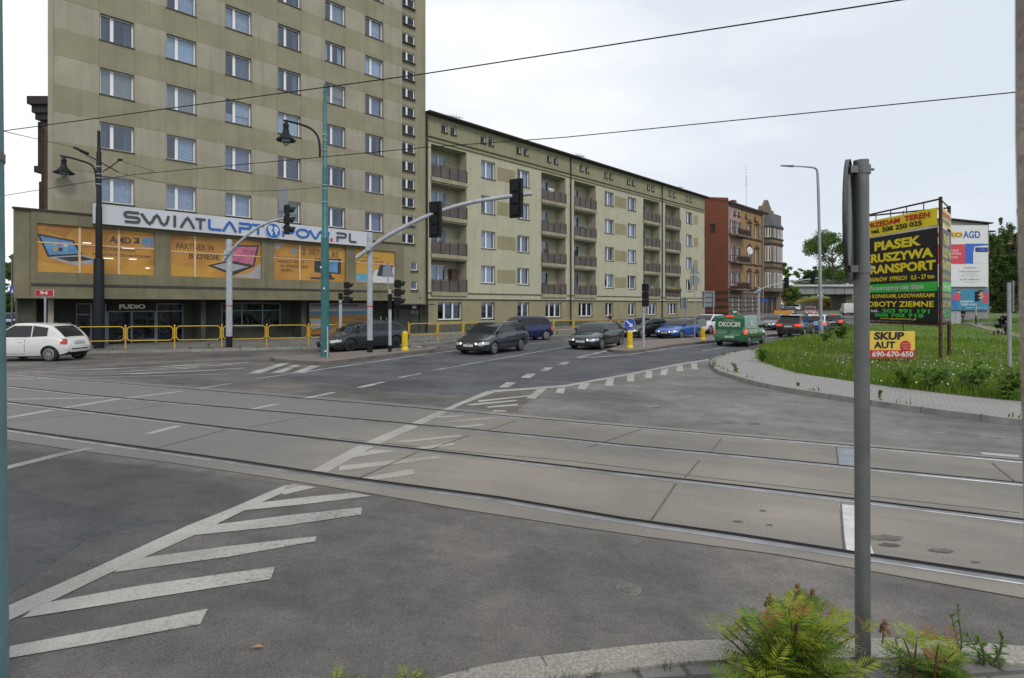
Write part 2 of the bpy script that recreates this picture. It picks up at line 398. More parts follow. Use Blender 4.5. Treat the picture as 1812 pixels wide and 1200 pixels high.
def gridmesh(name, xs, ys, zf, m):
    nx, ny = len(xs), len(ys); v = np.array([(x, y, zf(x, y)) for y in ys for x in xs])
    i = np.arange(nx-1)[None, :]+np.arange(ny-1)[:, None]*nx
    f = np.stack([i, i+1, i+1+nx, i+nx], -1).reshape(-1, 4); return npmesh(name, v, f, m)
far = [160, 220, 300, 450, 700, 1100, 1500]
xs = [-x for x in far[::-1]]+list(range(-120, 121, 4))+far
ys = [-200, -60, -20]+list(range(-8, 161, 4))+[200, 260, 330, 450, 700, 1100, 1800]
tag(gridmesh('ground', xs, ys, lambda x, y: H(x, y)-.12, M_earth), 'grass and bare earth around the streets', kind='structure')
r = np.arange(-40, 40.01, .5); y1 = np.arange(-4, 40.01, .5)
rx = np.concatenate([np.arange(-110, -40, 5), r, np.arange(42, 62, 2)]); ry = np.concatenate([y1, np.arange(42, 90, 2), np.arange(90, 260, 10)])
tag(gridmesh('road', rx, ry, H, M_asph), 'grey asphalt junction with tram tracks', kind='structure')

# asphalt patches (dz .004), slabs (.005), paint (.010)
new_as = [(470, 664), (500, 668), (708, 693), (831, 701), (862, 692), (945, 686), (1000, 682.5), (1110, 662.5), (1194, 646), (1254, 636), (1262, 630), (1300, 622), (1350, 613), (1440, 598), (1500, 588), (1500, 578), (1400, 583), (1264, 598), (1122, 606), (1075, 618), (985, 597), (912, 596), (767, 622.5), (607, 645), (572, 650), (530, 661)]
tag(drape('newer_asphalt', gxy(new_as), .002, M_asph_n), kind='structure')
M_asph_w = asphalt_mat('worn pale asphalt', (.142, .139, .135), .4, .16)
tag(drape('worn_asphalt', gxy([(905, 733), (1000, 742), (1100, 750.5), (1375, 773.5), (1516, 785), (1803, 811), (1990, 828), (1990, 768), (1803, 745), (1636, 724), (1446, 697), (1322, 674), (1275, 660), (1256, 642), (1254, 637), (1194, 647), (1110, 664), (1000, 684.5), (945, 691), (935, 712)]), .0012, M_asph_w), kind='structure')
tag(drape('asphalt_patch', gxy([(-30, 852), (17, 857), (90, 884), (180, 903), (270, 919), (300, 921), (160, 950), (17, 1052), (-60, 1110)]), .0025, M_asph_b), kind='structure')
tag(drape('asphalt_lane', gxy([(-10, 790), (130, 812), (298, 829), (498, 856), (430, 890), (332, 928), (193, 992), (17, 1068), (-80, 1130)]), .0013, M_asph_m), kind='structure')
RAIL = [
 [(-120, 742), (13, 763), (232, 794), (415, 820), (600, 848.4), (876, 886), (1100, 924.5), (1304, 954), (1516, 987.4), (1803, 1031), (1990, 1062)],
 [(-120, 698), (13, 714), (199, 736), (397, 760), (600, 783.5), (800, 805.5), (1000, 829), (1100, 841), (1304, 864), (1516, 889), (1803, 924.5), (1990, 948)],
 [(-120, 673), (13, 685.4), (132, 699), (298, 714), (600, 741), (800, 759.5), (1000, 779), (1100, 790), (1304, 809), (1516, 830), (1803, 858), (1990, 876)],
 [(-120, 652), (13, 663), (126, 673.5), (265, 685), (600, 711.9), (800, 729.5), (1000, 748), (1100, 756.5), (1375, 780), (1516, 792), (1803, 818), (1990, 835)]]
near_e = [(-120, 757), (13, 779), (132, 797), (298, 818.5), (497, 848), (657, 874), (800, 899), (1000, 930), (1139, 950), (1375, 982), (1516, 1007), (1803, 1058), (1990, 1090)]
far_e = [(-120, 648), (13, 657.5), (126, 667.5), (265, 679), (600, 705), (800, 722.5), (1000, 741), (1100, 749.5), (1375, 772.5), (1516, 784), (1803, 810), (1990, 827)]
tag(drape('tram_track_slabs', gxy(near_e+far_e[::-1]), .002, M_conc), 'grey brown concrete slabs of the tram track bed', kind='structure')
# slab joints
jm = MB()
def gline(mb, a, b, w, dz, mi=0, n=None):
    ribbon_mb(mb, gxy([a, b]), [(-w/2, dz), (w/2, dz)], .5, mi)
def gpath(mb, pts, w, dz, mi=0):
    dz = min(dz, .0043); ribbon_mb(mb, gxy(pts), [(-w/2, dz), (w/2, dz)], .5, mi)
for a, b in (((1146, 756), (1042, 792)), ((1276, 777), (1256, 803)), ((1238, 815), (1212, 846)), ((1196, 857), (1151, 924)), ((860, 763), (915, 744)), ((765, 795), (830, 771)), ((632, 848), (738, 801)), ((275, 794), (397, 762)), ((440, 757), (545, 737)), ((180, 733), (300, 715)), ((1488, 892), (1494, 975)), ((13, 745), (160, 733)), ((1480, 790), (1484, 824)), ((1755, 820), (1800, 856))):
    gline(jm, a, b, .013, .008)
gpath(jm, [(600, 776), (800, 798), (1000, 815), (1230, 843), (1516, 876), (1803, 908)], .02, .008)
for w in (near_e, far_e): gpath(jm, w, .009, .009)
tag(jm.build('slab_joints', M_joint), kind='structure')
# plates lying in the track bed
pm = MB()
def gpoly(mb, pts, dz, mi=0):
    dz = min(dz, .0046)
    q = gxy(pts); mb.add([(p.x, p.y, H(p.x, p.y)+dz) for p in q], [tuple(range(len(q)))], mi)
M_plate = mat('white painted plate', (.5, .5, .48), .6, var=.15, scale=9, dirt=.3); M_plateb = mat('blue grey steel plate', (.235, .25, .28), .5, .4, var=.2, scale=4)
gpoly(pm, [(1485, 892.5), (1515, 896), (1547, 982), (1498, 976)], .012)
tag(pm.build('track_plate', M_plate), 'white steel cover plate between the two near rails', 'cover plate')
pm = MB(); gpoly(pm, [(1479, 793), (1513, 796), (1520, 829), (1485, 826)], .012)
tag(pm.build('track_plate', M_plateb), 'blue grey steel cover plate between the two far rails', 'cover plate')
# rails
for i, rp in enumerate(RAIL):
    mb = MB(); g = gxy(rp)
    ribbon_mb(mb, g, [(-.034, .004), (-.030, .010), (-.016, .016), (.018, .016), (.024, .004)], .5, 0)
    ribbon_mb(mb, g, [(.022, .007), (.088, .007)], .5, 1)
    ribbon_mb(mb, g, [(.086, .004), (.088, .012), (.104, .012), (.108, .004)], .5, 1)
    o = mb.build('tram_rail', [M_steel, M_rust])
    tag(o, ['grooved tram rail nearest the green bush, first of four', 'grooved tram rail second of four counted from the bush', 'grooved tram rail third of four counted from the bush', 'grooved tram rail farthest from the bush, nearest the median island'][i], 'rail', 'tram rails')
# ---- road markings
mk = MB(); mw = MB(); mc = MB()
gp = lambda mb, pts, dz=.011: gpoly(mb, pts, dz)
def strips(mb, up, lo, dz=.011):
    """area between two pixel polylines of equal count"""
    for k in range(len(up)-1): gp(mb, [up[k], up[k+1], lo[k+1], lo[k]], dz)
strips(mw, [(-60, 1106), (17, 1072), (102, 1036), (193, 994.5), (270, 959), (332, 931), (400, 904), (463.5, 876.7), (506, 859)], [(-60, 1138), (17, 1099), (102, 1060), (193, 1016), (270, 981), (344, 948), (429, 905.7), (478, 883), (532, 860)])
for q in ([(-60, 1161), (17, 1145), (200, 1111), (368, 1078.5), (354, 1106), (180, 1138), (17, 1166), (-60, 1184)], [(70, 1070), (250, 1037), (487, 1004), (479, 1026), (260, 1060), (39, 1095)],
          [(240, 990), (400, 968), (560, 950), (558, 959), (400, 987), (201, 1014)], [(375, 930), (500, 914), (641, 898.7), (639, 911.5), (500, 932), (344, 948)], [(462, 890), (545, 880), (626, 872.8), (657, 878.6), (540, 893), (432, 904)], [(505, 860), (520, 858), (560, 863), (500, 877)]):
    n = len(q)//2; strips(mw, q[:n], q[n:][::-1])
strips(mc, [(550, 834), (632, 790), (655, 780), (712, 755.6), (728, 749), (778, 727.5), (798, 719), (862, 692)], [(579, 836), (650, 797), (685, 780), (732, 759), (742, 754), (782, 734), (818, 716), (877, 694)], .009)
for q in ([(633, 848), (731, 830), (735, 840), (660, 851)], [(600, 825), (776, 807), (779, 812), (700, 822), (600, 834)], [(613, 810), (660, 796), (705, 798), (622, 811)], [(732, 793), (803, 784), (804, 788), (741, 797)], [(695, 782), (812, 770), (818, 773), (715, 784)], [(790, 757), (854, 750), (858, 754), (803, 758)], [(761, 750), (863, 739), (885, 740), (777, 749)], [(765, 737), (818, 735), (821, 737), (776, 740)]):
    gp(mc, q, .009)
for q in ([(860, 720), (916, 715), (917, 718), (865, 722)], [(825, 716), (911, 708), (917, 710), (834, 718)], [(845, 709), (940, 699), (942, 701), (848, 712)], [(875, 726), (895, 727), (896, 729), (870, 729)]): gp(mw, q)
strips(mw, [(867, 691), (930, 687), (1000, 681.5), (1110, 661.5), (1194, 645), (1254, 635.5)], [(877, 694.5), (935, 690), (1000, 685), (1110, 664.5), (1194, 647.5), (1254, 637.5)])
for q in ([(1028, 677), (1045, 678), (1036, 689.5), (1022, 688.5)], [(1074, 670), (1087, 670), (1084, 683.5), (1070.5, 683)], [(1110, 663), (1122.5, 663), (1122, 675.5), (1109.7, 675)], [(1143.5, 657.5), (1154.5, 657), (1153.5, 669.7), (1140.6, 669)], [(1171, 653.5), (1183, 652), (1179, 664.5), (1168, 663.5)], [(1197.5, 647.5), (1208, 646.5), (1209, 657), (1197, 657)], [(1223, 643), (1233, 642), (1235, 654), (1224, 653.5)], [(951, 689.5), (967.5, 687.5), (946.5, 706), (931, 705)], [(987, 687.5), (1000, 686.5), (997.5, 697), (983, 695.5)]): gp(mw, q)
for q in ([(895.8, 677), (913.5, 677), (900, 685.7), (882.5, 685.7)], [(931, 662), (948.7, 661.6), (937.7, 669.3), (921, 668.7)], [(965, 650.6), (979, 650.6), (968.6, 656.3), (955.4, 656.3)], [(995, 641), (1008.5, 641), (1000, 645.7), (985, 645.7)]): gp(mk, q)
def lane(mb, pts, w=.12): gpath(mb, pts, w, .011)
lane(mk, [(765, 655.6), (850, 640.5), (930, 626.5), (1006, 613.2), (1060, 603)], .13)
for a, b in (((638, 685.7), (664, 680.8)), ((706, 668.6), (745, 661)), ((633, 686), (679, 676)), ((542, 705), (592, 694.5)), ((446, 724.5), (490, 715)), ((262, 768), (316, 754)), ((352, 688), (410, 678.6)), ((454, 670), (507, 663)), ((1243, 621.3), (1286, 613.8)), ((936, 609), (1008, 602.5))): lane(mk, [a, b], .12)
lane(mk, [(-60, 849), (13, 828), (110, 804), (162, 793.5)], .13)
lane(mw, [(-40, 749), (13, 740), (92, 726)], .13); lane(mw, [(106, 723.5), (200, 708), (321, 693)], .13); lane(mw, [(-20, 708.5), (13, 707), (185, 704.5)], .12)
lane(mk, [(13, 670), (60, 670.5)], .12)
# hatched nose before the median island
lane(mk, [(66, 670.5), (200, 667), (320, 664), (440, 661.5), (530, 660.5)], .13)
lane(mw, [(-20, 658), (13, 656), (150, 649), (300, 640), (477, 634)], .12)
for a, b in (((150, 664), (384, 655)), ((100, 662), (350, 651)), ((60, 660.5), (410, 645)), ((100, 655), (440, 641.5)), ((230, 662), (430, 651.5)), ((30, 659), (380, 642.5))): lane(mk, [a, b], .24)
for q in ([(437, 661), (460, 661), (515, 642.5), (497, 643)], [(480, 660), (500, 659.5), (533, 646.5), (520, 646)], [(517, 660), (537, 659), (568, 647.3), (550, 647.3)]): gp(mk, q)
lane(mk, [(530, 660.3), (572, 653), (620, 646.5), (690, 636), (760, 626), (800, 621.3), (900, 609)], .17)
# lines round the second island
lane(mk, [(1020, 633.6), (1050, 626.5), (1075, 620.5)], .16)
lane(mk, [(1020, 634), (1070, 631), (1112, 627.3), (1150, 622), (1191, 616), (1266, 607.5), (1356, 598.5), (1400, 593)], .17)
lane(mk, [(1121, 607.3), (1178, 601)], .16)
for q in ([(727, 612.8), (746, 612.8), (746, 614.5), (727, 614.5)], [(757, 613.8), (772, 613.8), (773, 615.2), (757, 615.2)], [(1733, 800.5), (1803, 806), (1803, 810), (1740, 805)]): gp(mk, q)
tag(mk.build('road_marking_paint', M_paint), kind='structure'); tag(mw.build('worn_road_marking', M_paintw), kind='structure'); tag(mc.build('faded_road_marking', M_paintc), kind='structure')
# manhole covers
M_iron = mat('cast iron', (.115, .107, .098), .75, .1, var=.35, scale=30, bump=.6, bscale=40)
M_ring = mat('dusty ring', (.15, .14, .128), .9, var=.3, scale=6)
for (px, py), rr, lb in (((1113, 1044), .062, 'small round valve cover in the near asphalt by the bush'), ((1335, 698.5), .32, 'round manhole cover near the curved kerb'), ((1067, 739.5), .36, 'pale round manhole cover just beyond the farthest rail'), ((1702, 770), .22, 'small dusty valve cover beyond the tracks near the kerb'), ((1127, 696.5), .2, 'small valve cover at the end of the yield line'), ((1290, 748), .14, 'tiny valve cover beyond the far rail, left of the sign post'), ((1128, 720), .18, 'worn valve cover between yield line and far rail')):
    p = G(px, py); t = thing('manhole_cover', lb, 'manhole cover', p)
    mb = MB(); mb.lathe([(rr*1.18, .0), (rr*1.18, .006), (rr, .006)], 28); mb.build('frame', M_ring, t)
    mb = MB(); mb.lathe([(rr*.97, .002), (rr*.97, .009), (rr*.3, .009), (rr*.28, .012), (rr*.05, .012)], 28); mb.build('lid', M_iron, t)
# stains: dusty patches on asphalt
st = MB(); M_dust = mat('dust', (.165, .155, .14), .95, var=.25, scale=5)
for px, py, a, b_ in ((1700, 771, .5, .3), (1290, 748.5, .4, .2), (1128, 719, .5, .22)):
    p = G(px, py); n = 22; st.add([(p.x+a*(1+.3*math.sin(3*k+px))*math.cos(2*math.pi*k/n), p.y+b_*(1+.3*math.cos(2*k+px))*math.sin(2*math.pi*k/n), H(p.x, p.y)+.004) for k in range(n)], [tuple(range(n))])
tag(st.build('dust_patches', M_dust), kind='structure')
st = MB(); M_oil = mat('oil stain', (.10, .092, .082), .8, var=.4, scale=6)
for px, py, a, b_ in ((1563, 953, .14, .05), (1573, 966, .07, .03), (1665, 976, .08, .035), (1306, 924, .04, .015), (1362, 930, .03, .012), (1726, 996, .03, .015), (1350, 905, .03, .015)):
    p = G(px, py); n = 20; st.add([(p.x+a*(1+.3*math.sin(3*k+px))*math.cos(2*math.pi*k/n), p.y+b_*(1+.3*math.cos(2*k+px))*math.sin(2*math.pi*k/n), H(p.x, p.y)+.008) for k in range(n)], [tuple(range(n))])
tag(st.build('oil_stains', M_oil), kind='structure')
# ---- pavements and kerbs
def kerb(name, pts, dz, m, w=.15, h=.12, smooth=1, gap=True, flip=1):
    p = smooth_path(gxy(pts, dz), smooth); mb = MB()
    ribbon_mb(mb, p, [(0, -.02), (0, h-.015), (.015*flip, h), (w*flip, h), (w*flip, h-.08)], .5)
    if gap:
        for a, t in even(p, 1.0):
            sd = Vector((-t.y, t.x))*flip
            for e in (0,):
                c = [a+sd*(-.004)-t*.006, a+sd*(-.004)+t*.006, a+sd*w+t*.006, a+sd*w-t*.006]
                z = H(a.x, a.y)
                mb.add([(c[0].x, c[0].y, z-.01), (c[1].x, c[1].y, z-.01), (c[1].x, c[1].y, z+h+.003), (c[0].x, c[0].y, z+h+.003), (c[2].x, c[2].y, z+h+.003), (c[3].x, c[3].y, z+h+.003)], [(0, 1, 2, 3), (3, 2, 4, 5)], 1)
    return tag(mb.build(name, [m, M_joint]), kind='structure')
# corner pavement on the right
KR = [(1500, 586), (1442, 596.5), (1348, 616), (1301, 622), (1278, 627.6), (1262, 633.5), (1256, 640), (1262, 650.5), (1275, 657), (1298, 664), (1322, 671), (1359, 679.5), (1400, 687), (1446, 694), (1548, 709), (1636, 721), (1750, 735.5), (1803, 741.5), (1990, 764)]
kerb('kerb_stones', KR, .12, M_kerb, .15, .12, 2, True, 1)
GR = [(1990, 727), (1803, 709), (1689, 698), (1540, 679), (1414, 660), (1400, 656), (1362, 644), (1343, 635), (1348, 613), (1380, 606), (1500, 583)]
kr = [p for p in smooth_path(gxy(KR, .12), 1)]; gr = gxy(GR, .12)
tag(drape('pavement', kr+gr[::-1][0:0]+[Vector(p) for p in gr], .115, M_pave), 'curved pavement of small grey concrete blocks', kind='structure')
# grass plot
fieldp = gxy(GR, .12)[::-1]
grass_poly = [Vector(p) for p in fieldp]+[Vector((60, 10)), Vector((64, 60)), Vector((52, 64)), Vector((40, 62))]
tag(drape('grass_plot', grass_poly, .13, M_grass, 1.), kind='structure')
# facade pavement
KF = [(-160, 631), (15, 626.5), (162, 621.5), (300, 619), (430, 616.5), (553, 613), (620, 611), (700, 609), (740, 607), (790, 602.5), (850, 597), (912, 594), (980, 592.3), (1100, 590.5), (1255, 588), (1330, 578)]
kf = gxy(KF, .12)
kerb('kerb_stones', KF, .12, M_kerb, .14, .12, 0, True, 1)
e = FW(112, D1+1); s_ = FW(-12, D0+3)
tag(drape('pavement', kf+[e.to_2d(), s_.to_2d()], .115, M_pavedark, 1.), 'grimy slab pavement along the apartment blocks', kind='structure')
# islands
I1 = [(477, 632), (486, 635), (513, 637.3), (572, 640.5), (607, 637), (673, 628.5), (767, 618), (766, 614.5), (700, 616.2), (620, 622), (540, 627.5), (490, 629.5)]
I2 = [(1075, 617.5), (1085, 619.5), (1112, 621), (1139.5, 618.5), (1191, 609.5), (1266, 602.3), (1380, 591), (1430, 586), (1432, 583.5), (1354, 588), (1264, 595.5), (1218, 597.7), (1172.6, 600), (1123, 603.5)]
for P_, lb in ((I1, 'long median island with grey paving beside the hatched nose'), (I2, 'median island with reddish paving carrying yellow bollards')):
    q = gxy(P_, .13); q2 = q+[q[0]]; mb = MB()
    ribbon_mb(mb, q2, [(0, -.02), (0, .12), (.02, .135)], .5)
    tag(mb.build('island_kerb', M_kerbdark), kind='structure')
    tag(drape('traffic_island', q, .132, M_redpave), lb, kind='structure')
# near kerb and pavement under the bush
NK = [(560, 1290), (700, 1222), (757, 1198), (890, 1165), (1060, 1145), (1180, 1132), (1260, 1128.5), (1400, 1125.5), (1567, 1125.7), (1661, 1129), (1804, 1139.6), (1990, 1152)]
nk = smooth_path(gxy(NK, .10), 1)
mb = MB(); ribbon_mb(mb, nk, [(0, -.02), (0, .085), (-.015, .10), (-.17, .10), (-.17, .08)], .25)
for q, tt in even(nk, .95):
    sd = Vector((-tt.y, tt.x)); a, b = q+sd*.002, q-sd*.171; z = H(q.x, q.y)
    mb.add([(a.x-tt.x*.003, a.y-tt.y*.003, z+.103), (a.x+tt.x*.003, a.y+tt.y*.003, z+.103), (b.x+tt.x*.003, b.y+tt.y*.003, z+.103), (b.x-tt.x*.003, b.y-tt.y*.003, z+.103)], [(0, 1, 2, 3)], 1)
tag(mb.build('granite_kerb', [M_granite, M_joint]), kind='structure')
tag(drape('pavement', [Vector(p) for p in nk]+[Vector((6, -3)), Vector((-2.5, -3))], .088, M_paveold, .5), 'old grey block paving at the near corner under the bush', kind='structure')
# ================================================================ buildings
WL = (.30, .275, .205); WDK = (.205, .19, .115)
M_wall_l = mat('light grey beige render', (.315, .295, .232), .9, var=.12, scale=.6, streak=.4, bump=.25, bscale=40, dirt=.3)
M_wall_d = mat('olive render', (.258, .242, .164), .9, var=.13, scale=.6, streak=.4, bump=.25, bscale=40, dirt=.3)
M_wall2 = mat('pale beige render', (.40, .385, .285), .9, var=.10, scale=.7, streak=.3, bump=.2, bscale=40, dirt=.2)
M_wall2d = mat('olive beige render', (.26, .235, .14), .9, var=.12, scale=.7, streak=.3, bump=.2, bscale=40, dirt=.25)
M_atticw = mat('attic render', (.25, .24, .15), .9, var=.10, scale=.7, streak=.3, dirt=.3)
M_pod = mat('podium render', (.172, .156, .098), .9, var=.18, scale=.8, streak=.5, dirt=.5, bump=.2, bscale=30)
M_dark = mat('soot and dark openings', (.03, .027, .024), .9, var=.3)
M_roof = mat('roofing felt', (.045, .04, .038), .85, var=.3)
M_cop = mat('dark brown flashing and groove', (.045, .033, .03), .6, var=.3, scale=5)
M_white = mat('white window frame', (.74, .74, .75), .45, var=.06, scale=8)
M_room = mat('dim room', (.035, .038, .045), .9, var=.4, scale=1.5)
M_glass = glass_mat('window glass', (.66, .72, .80), .3)
M_glassd = glass_mat('shop glass', (.42, .46, .5), .1)
M_cur = [mat('white net curtain', (.62, .65, .72), .9, var=.18, scale=7), mat('grey curtain', (.22, .24, .29), .9, var=.2, scale=6), mat('lilac curtain', (.36, .35, .47), .9, var=.15, scale=6), mat('beige roller blind', (.40, .39, .31), .9, var=.06), mat('pale blue blind', (.62, .72, .78), .8, var=.06), mat('dark curtain', (.09, .10, .13), .9, var=.3, scale=4)]
M_sill = mat('sill sheet', (.10, .09, .08), .6, var=.2, scale=8)
M_pipe = mat('downpipe', (.03, .024, .022), .6, var=.2)
M_conc2 = mat('balcony concrete', (.29, .265, .18), .9, var=.2, scale=1.3, streak=.5, dirt=.4)
M_rail_b = mat('brown railing steel', (.075, .045, .036), .65, .3, var=.3, scale=6)
M_infill = mat('smoky brown balcony infill', (.085, .072, .066), .5, var=.35, scale=1.1, streak=.4)

def wall_holes(mb, x0, x1, z0, z1, holes, y=0., depth=.18, mi=0, cuts=(), mif=None, rev=0):
    """vertical wall facing -y with rectangular openings (x0,x1,z0,z1) and their reveals"""
    xs = sorted({x0, x1, *[h[0] for h in holes], *[h[1] for h in holes]}); zs = sorted({z0, z1, *cuts, *[h[2] for h in holes], *[h[3] for h in holes]})
    xs = [x for x in xs if x0 <= x <= x1]; zs = [z for z in zs if z0 <= z <= z1]
    for a, b in zip(xs[:-1], xs[1:]):
        for c, d in zip(zs[:-1], zs[1:]):
            mx, mz = (a+b)/2, (c+d)/2
            if any(h[0] < mx < h[1] and h[2] < mz < h[3] for h in holes): continue
            mb.quad((a, y, c), (b, y, c), (b, y, d), (a, y, d), mif(mx, mz) if mif else mi)
    for a, b, c, d in holes:
        e = y+depth
        mb.quad((a, y, c), (a, y, d), (a, e, d), (a, e, c), rev); mb.quad((b, y, d), (b, y, c), (b, e, c), (b, e, d), rev)
        mb.quad((a, y, d), (b, y, d), (b, e, d), (a, e, d), rev); mb.quad((a, y, c), (a, e, c), (b, e, c), (b, y, c), rev)
    return mb
def window_meshes(w, h, splits, fr=.07, kind=0):
    """frame with sashes split at fractions; returns MBs (frame, pane, curtain) with origin at lower left, facing -y"""
    f = MB(); p = MB(); c = MB()
    f.box(0, fr, 0, .07, 0, h); f.box(w-fr, w, 0, .07, 0, h); f.box(fr, w-fr, 0, .07, 0, fr); f.box(fr, w-fr, 0, .07, h-fr, h)
    xs = [fr]+[w*s for s in splits]+[w-fr]
    for s in splits: f.box(w*s-.075, w*s+.075, -.012, .072, fr, h-fr)
    p.quad((fr, .04, fr), (w-fr, .04, fr), (w-fr, .04, h-fr), (fr, .04, h-fr))
    # curtain folds
    def folds(x0, x1, z0, z1, amp=.025, y=.2):
        n = max(4, int((x1-x0)/.06)); v = []
        for i in range(n+1):
            x = x0+(x1-x0)*i/n; yy = y+amp*(1 if i % 2 else -1)
            v += [(x, yy, z0), (x, yy, z1)]
        c.add(v, [(2*i, 2*i+2, 2*i+3, 2*i+1) for i in range(n)])
    if kind == 0: folds(xs[0], xs[-1], .05, h-.05)
    elif kind == 1: folds(xs[1], xs[-1], .05, h-.05)
    elif kind == 2: folds(xs[0], xs[0]+w*.18, .05, h-.05); folds(xs[-1]-w*.22, xs[-1], .05, h-.05)
    elif kind == 3:
        z = h-.08
        while z > h*.12: c.quad((xs[1]-.02, .12, z-.075), (xs[-1], .12, z-.075), (xs[-1], .15, z), (xs[1]-.02, .15, z)); z -= .085
    elif kind == 4: c.quad((xs[0], .12, h*.06), (xs[-1], .12, h*.06), (xs[-1], .12, h), (xs[0], .12, h))
    elif kind == 5: c.quad((xs[1], .12, h*.42), (xs[-1], .12, h*.42), (xs[-1], .12, h), (xs[1], .12, h)); folds(xs[0], xs[-1], .05, h*.45)
    return f, p, c
_WM = {}
def add_window(root, x, y, z, w, h, splits, kind, cm, sill=True, glass=None):
    """a window as a part with pane, curtain and sill as sub-parts; copies share meshes"""
    k = (round(w, 2), round(h, 2), tuple(splits), kind, cm.name, sill, glass.name if glass else '')
    if k not in _WM:
        f, p, c = window_meshes(w, h, splits, kind=kind)
        o = f.build('window', M_white, root, (x, y, z)); p.build('pane', glass or M_glass, o); c.build('curtain', cm, o)
        if sill: MB().box(-.04, w+.04, -.27, -.001, -.045, -.002).build('sill', M_sill, o)
        _WM[k] = o; return o
    s = _WM[k]; o = s.copy(); C.objects.link(o); o.parent = root; o.location = (x, y, z)
    for ch in s.children:
        d = ch.copy(); C.objects.link(d); d.parent = o
    return o
# ---------------- the tower block
GZ = .05
t = thing('apartment_tower', 'tall olive and beige apartment tower above the laptop shop sign', 'apartment block', FW(4.42, D0, GZ), FROT)
S0 = 4.42; TX1 = 25.3-S0; TST = 27.89-S0; TH_ = 38.
tcol = [6.52-S0, 9.56-S0, 12.67-S0, 15.82-S0, 19.05-S0, 22.13-S0]; wz = [9.11-1.37+2.803*k-GZ for k in range(0, 8)]
holes = [(x, x+1.5, z, z+1.37) for x in tcol for z in wz]
cuts = [z for k in wz for z in (k-.02, k+1.43)]
mb = MB()
def band(x, z):
    for k in wz:
        if k-.02 < z < k+1.43: return 0
    return 1
wall_holes(mb, .22, TX1, 5.9, TH_, holes, 0, .28, cuts=cuts, mif=band, rev=0)
mb.quad((0, .06, 0), (.22, .06, 0), (.22, .06, TH_), (0, .06, TH_), 0); mb.quad((.22, .06, 0), (.22, 0, 0), (.22, 0, TH_), (.22, .06, TH_), 0)
mb.quad((1.35, 11, 0), (0, .06, 0), (0, .06, TH_), (1.35, 11, TH_), 1)
M_seam = mat('panel joint shade', (.15, .145, .10), .9, var=.3)  # slightly darker strips marking the joints between wall panels
for x in tcol: [mb.box(xx-.008, xx+.008, -.003, .001, 6.95, TH_, 2) for xx in (x-.03, x+1.53)]
for k in wz: mb.box(.22, TX1, -.004, .001, k+1.425, k+1.438, 2)
# stair strip set back .5
sth = [(25.42-S0, 26.82-S0, 25.34-GZ+.05-1.402*k, 26.12-GZ+.05-1.402*k) for k in range(-6, 15)]
sth = [h for h in sth if 6.6 < h[2] < TH_-1]
lows = [(26.45-S0, 27.1-S0, 5.05, 5.75), (26.45-S0, 27.1-S0, 3.55, 4.2)]
wall_holes(mb, TX1, TST, 2.45, TH_, sth+lows, .5, .16, mi=1, rev=1)
mb.quad((TX1, .5, 2.4), (TX1, 0, 2.4), (TX1, 0, TH_), (TX1, .5, TH_), 0)
mb.quad((TST, .5, 0), (TST, 11, 0), (TST, 11, TH_), (TST, .5, TH_), 1)
mb.quad((0, 0, TH_), (TST, 0, TH_), (TST, 11, TH_), (1.35, 11, TH_), 1); mb.quad((1.35, 11, 0), (1.35, 11, TH_), (TST, 11, TH_), (TST, 11, 0), 1)
mb.build('wall', [M_wall_l, M_wall_d, M_seam], t)
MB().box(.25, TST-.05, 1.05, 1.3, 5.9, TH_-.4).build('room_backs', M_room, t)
kinds = [(1, 0), (0, 1), (4, 3), (1, 4), (3, 4), (0, 2), (2, 0), (1, 1), (5, 3), (4, 4), (2, 1), (0, 0), (1, 2)]
rng = random.Random(3)
kinds = [(1, 0), (0, 1), (2, 5), (1, 1), (2, 1), (0, 2), (2, 0), (1, 5), (5, 3), (4, 4), (2, 1), (0, 0), (1, 2), (2, 5), (1, 1)]
rowk = {(0, 1): (2, 5), (0, 2): (4, 3), (1, 1): (3, 4), (1, 2): (4, 3), (0, 0): (0, 0), (1, 0): (0, 0), (2, 0): (0, 0), (4, 5): (3, 4), (2, 2): (5, 0), (2, 1): (0, 2), (3, 2): (4, 4)}
for i, x in enumerate(tcol):
    for j, z in enumerate(wz):
        k, c = rowk.get((i, j), rng.choice(kinds)); add_window(t, x, .21, z, 1.5, 1.37, (.36,), k, M_cur[c])
for h in sth: add_window(t, h[0], .58, h[2], 1.4, .78, (.5,), 2, M_cur[5], True, M_glassd)
for h in lows: add_window(t, h[0], .58, h[2], .65, .7, (), 2, M_cur[1])
# podium (first floor overhang)
PX0, PX1 = 3.09-S0, 25.05-S0; zt = 6.92-GZ; zb = 2.72-GZ
posters = [(3.93-S0, 8.84-S0), (9.6-S0, 14.54-S0), (15.31-S0, 20.24-S0), (21.03-S0, 24.29-S0)]
PZ0, PZ1 = 4.0-GZ, 6.32-GZ
mb = MB(); ph = [(a, b, PZ0, PZ1) for a, b in posters]
wall_holes(mb, PX0+.62, PX1, zb+.2, zt, ph, -.6, .22)
mb.prism([(PX0, -.53), (PX0+.62, -.53), (PX0+1.2, 3), (PX0+.33, 3)], zb, zt); mb.box(PX0+1.4, PX1-.06, -.4, 1.2, zt-.2, zt-.02)
mb.box(PX0+.62, PX1, -.66, -.3, zb, zb+.2); mb.box(PX0+1.0, PX1, -.3, 1.7, zb+.02, zb+.2); mb.box(PX0+.625, PX1-.02, -.64, -.601, 3.28, 3.40, 1)  # last box: raised dark strip stands in for the fascia groove's shade
mb.quad((PX1, -.6, zb), (PX1, .6, zb), (PX1, .6, zt), (PX1, -.6, zt))
mb.box(PX0-.04, PX1+.05, -.68, -.3, zt, zt+.07, 1)
mb.build('podium_wall', [M_pod, M_cop], t)
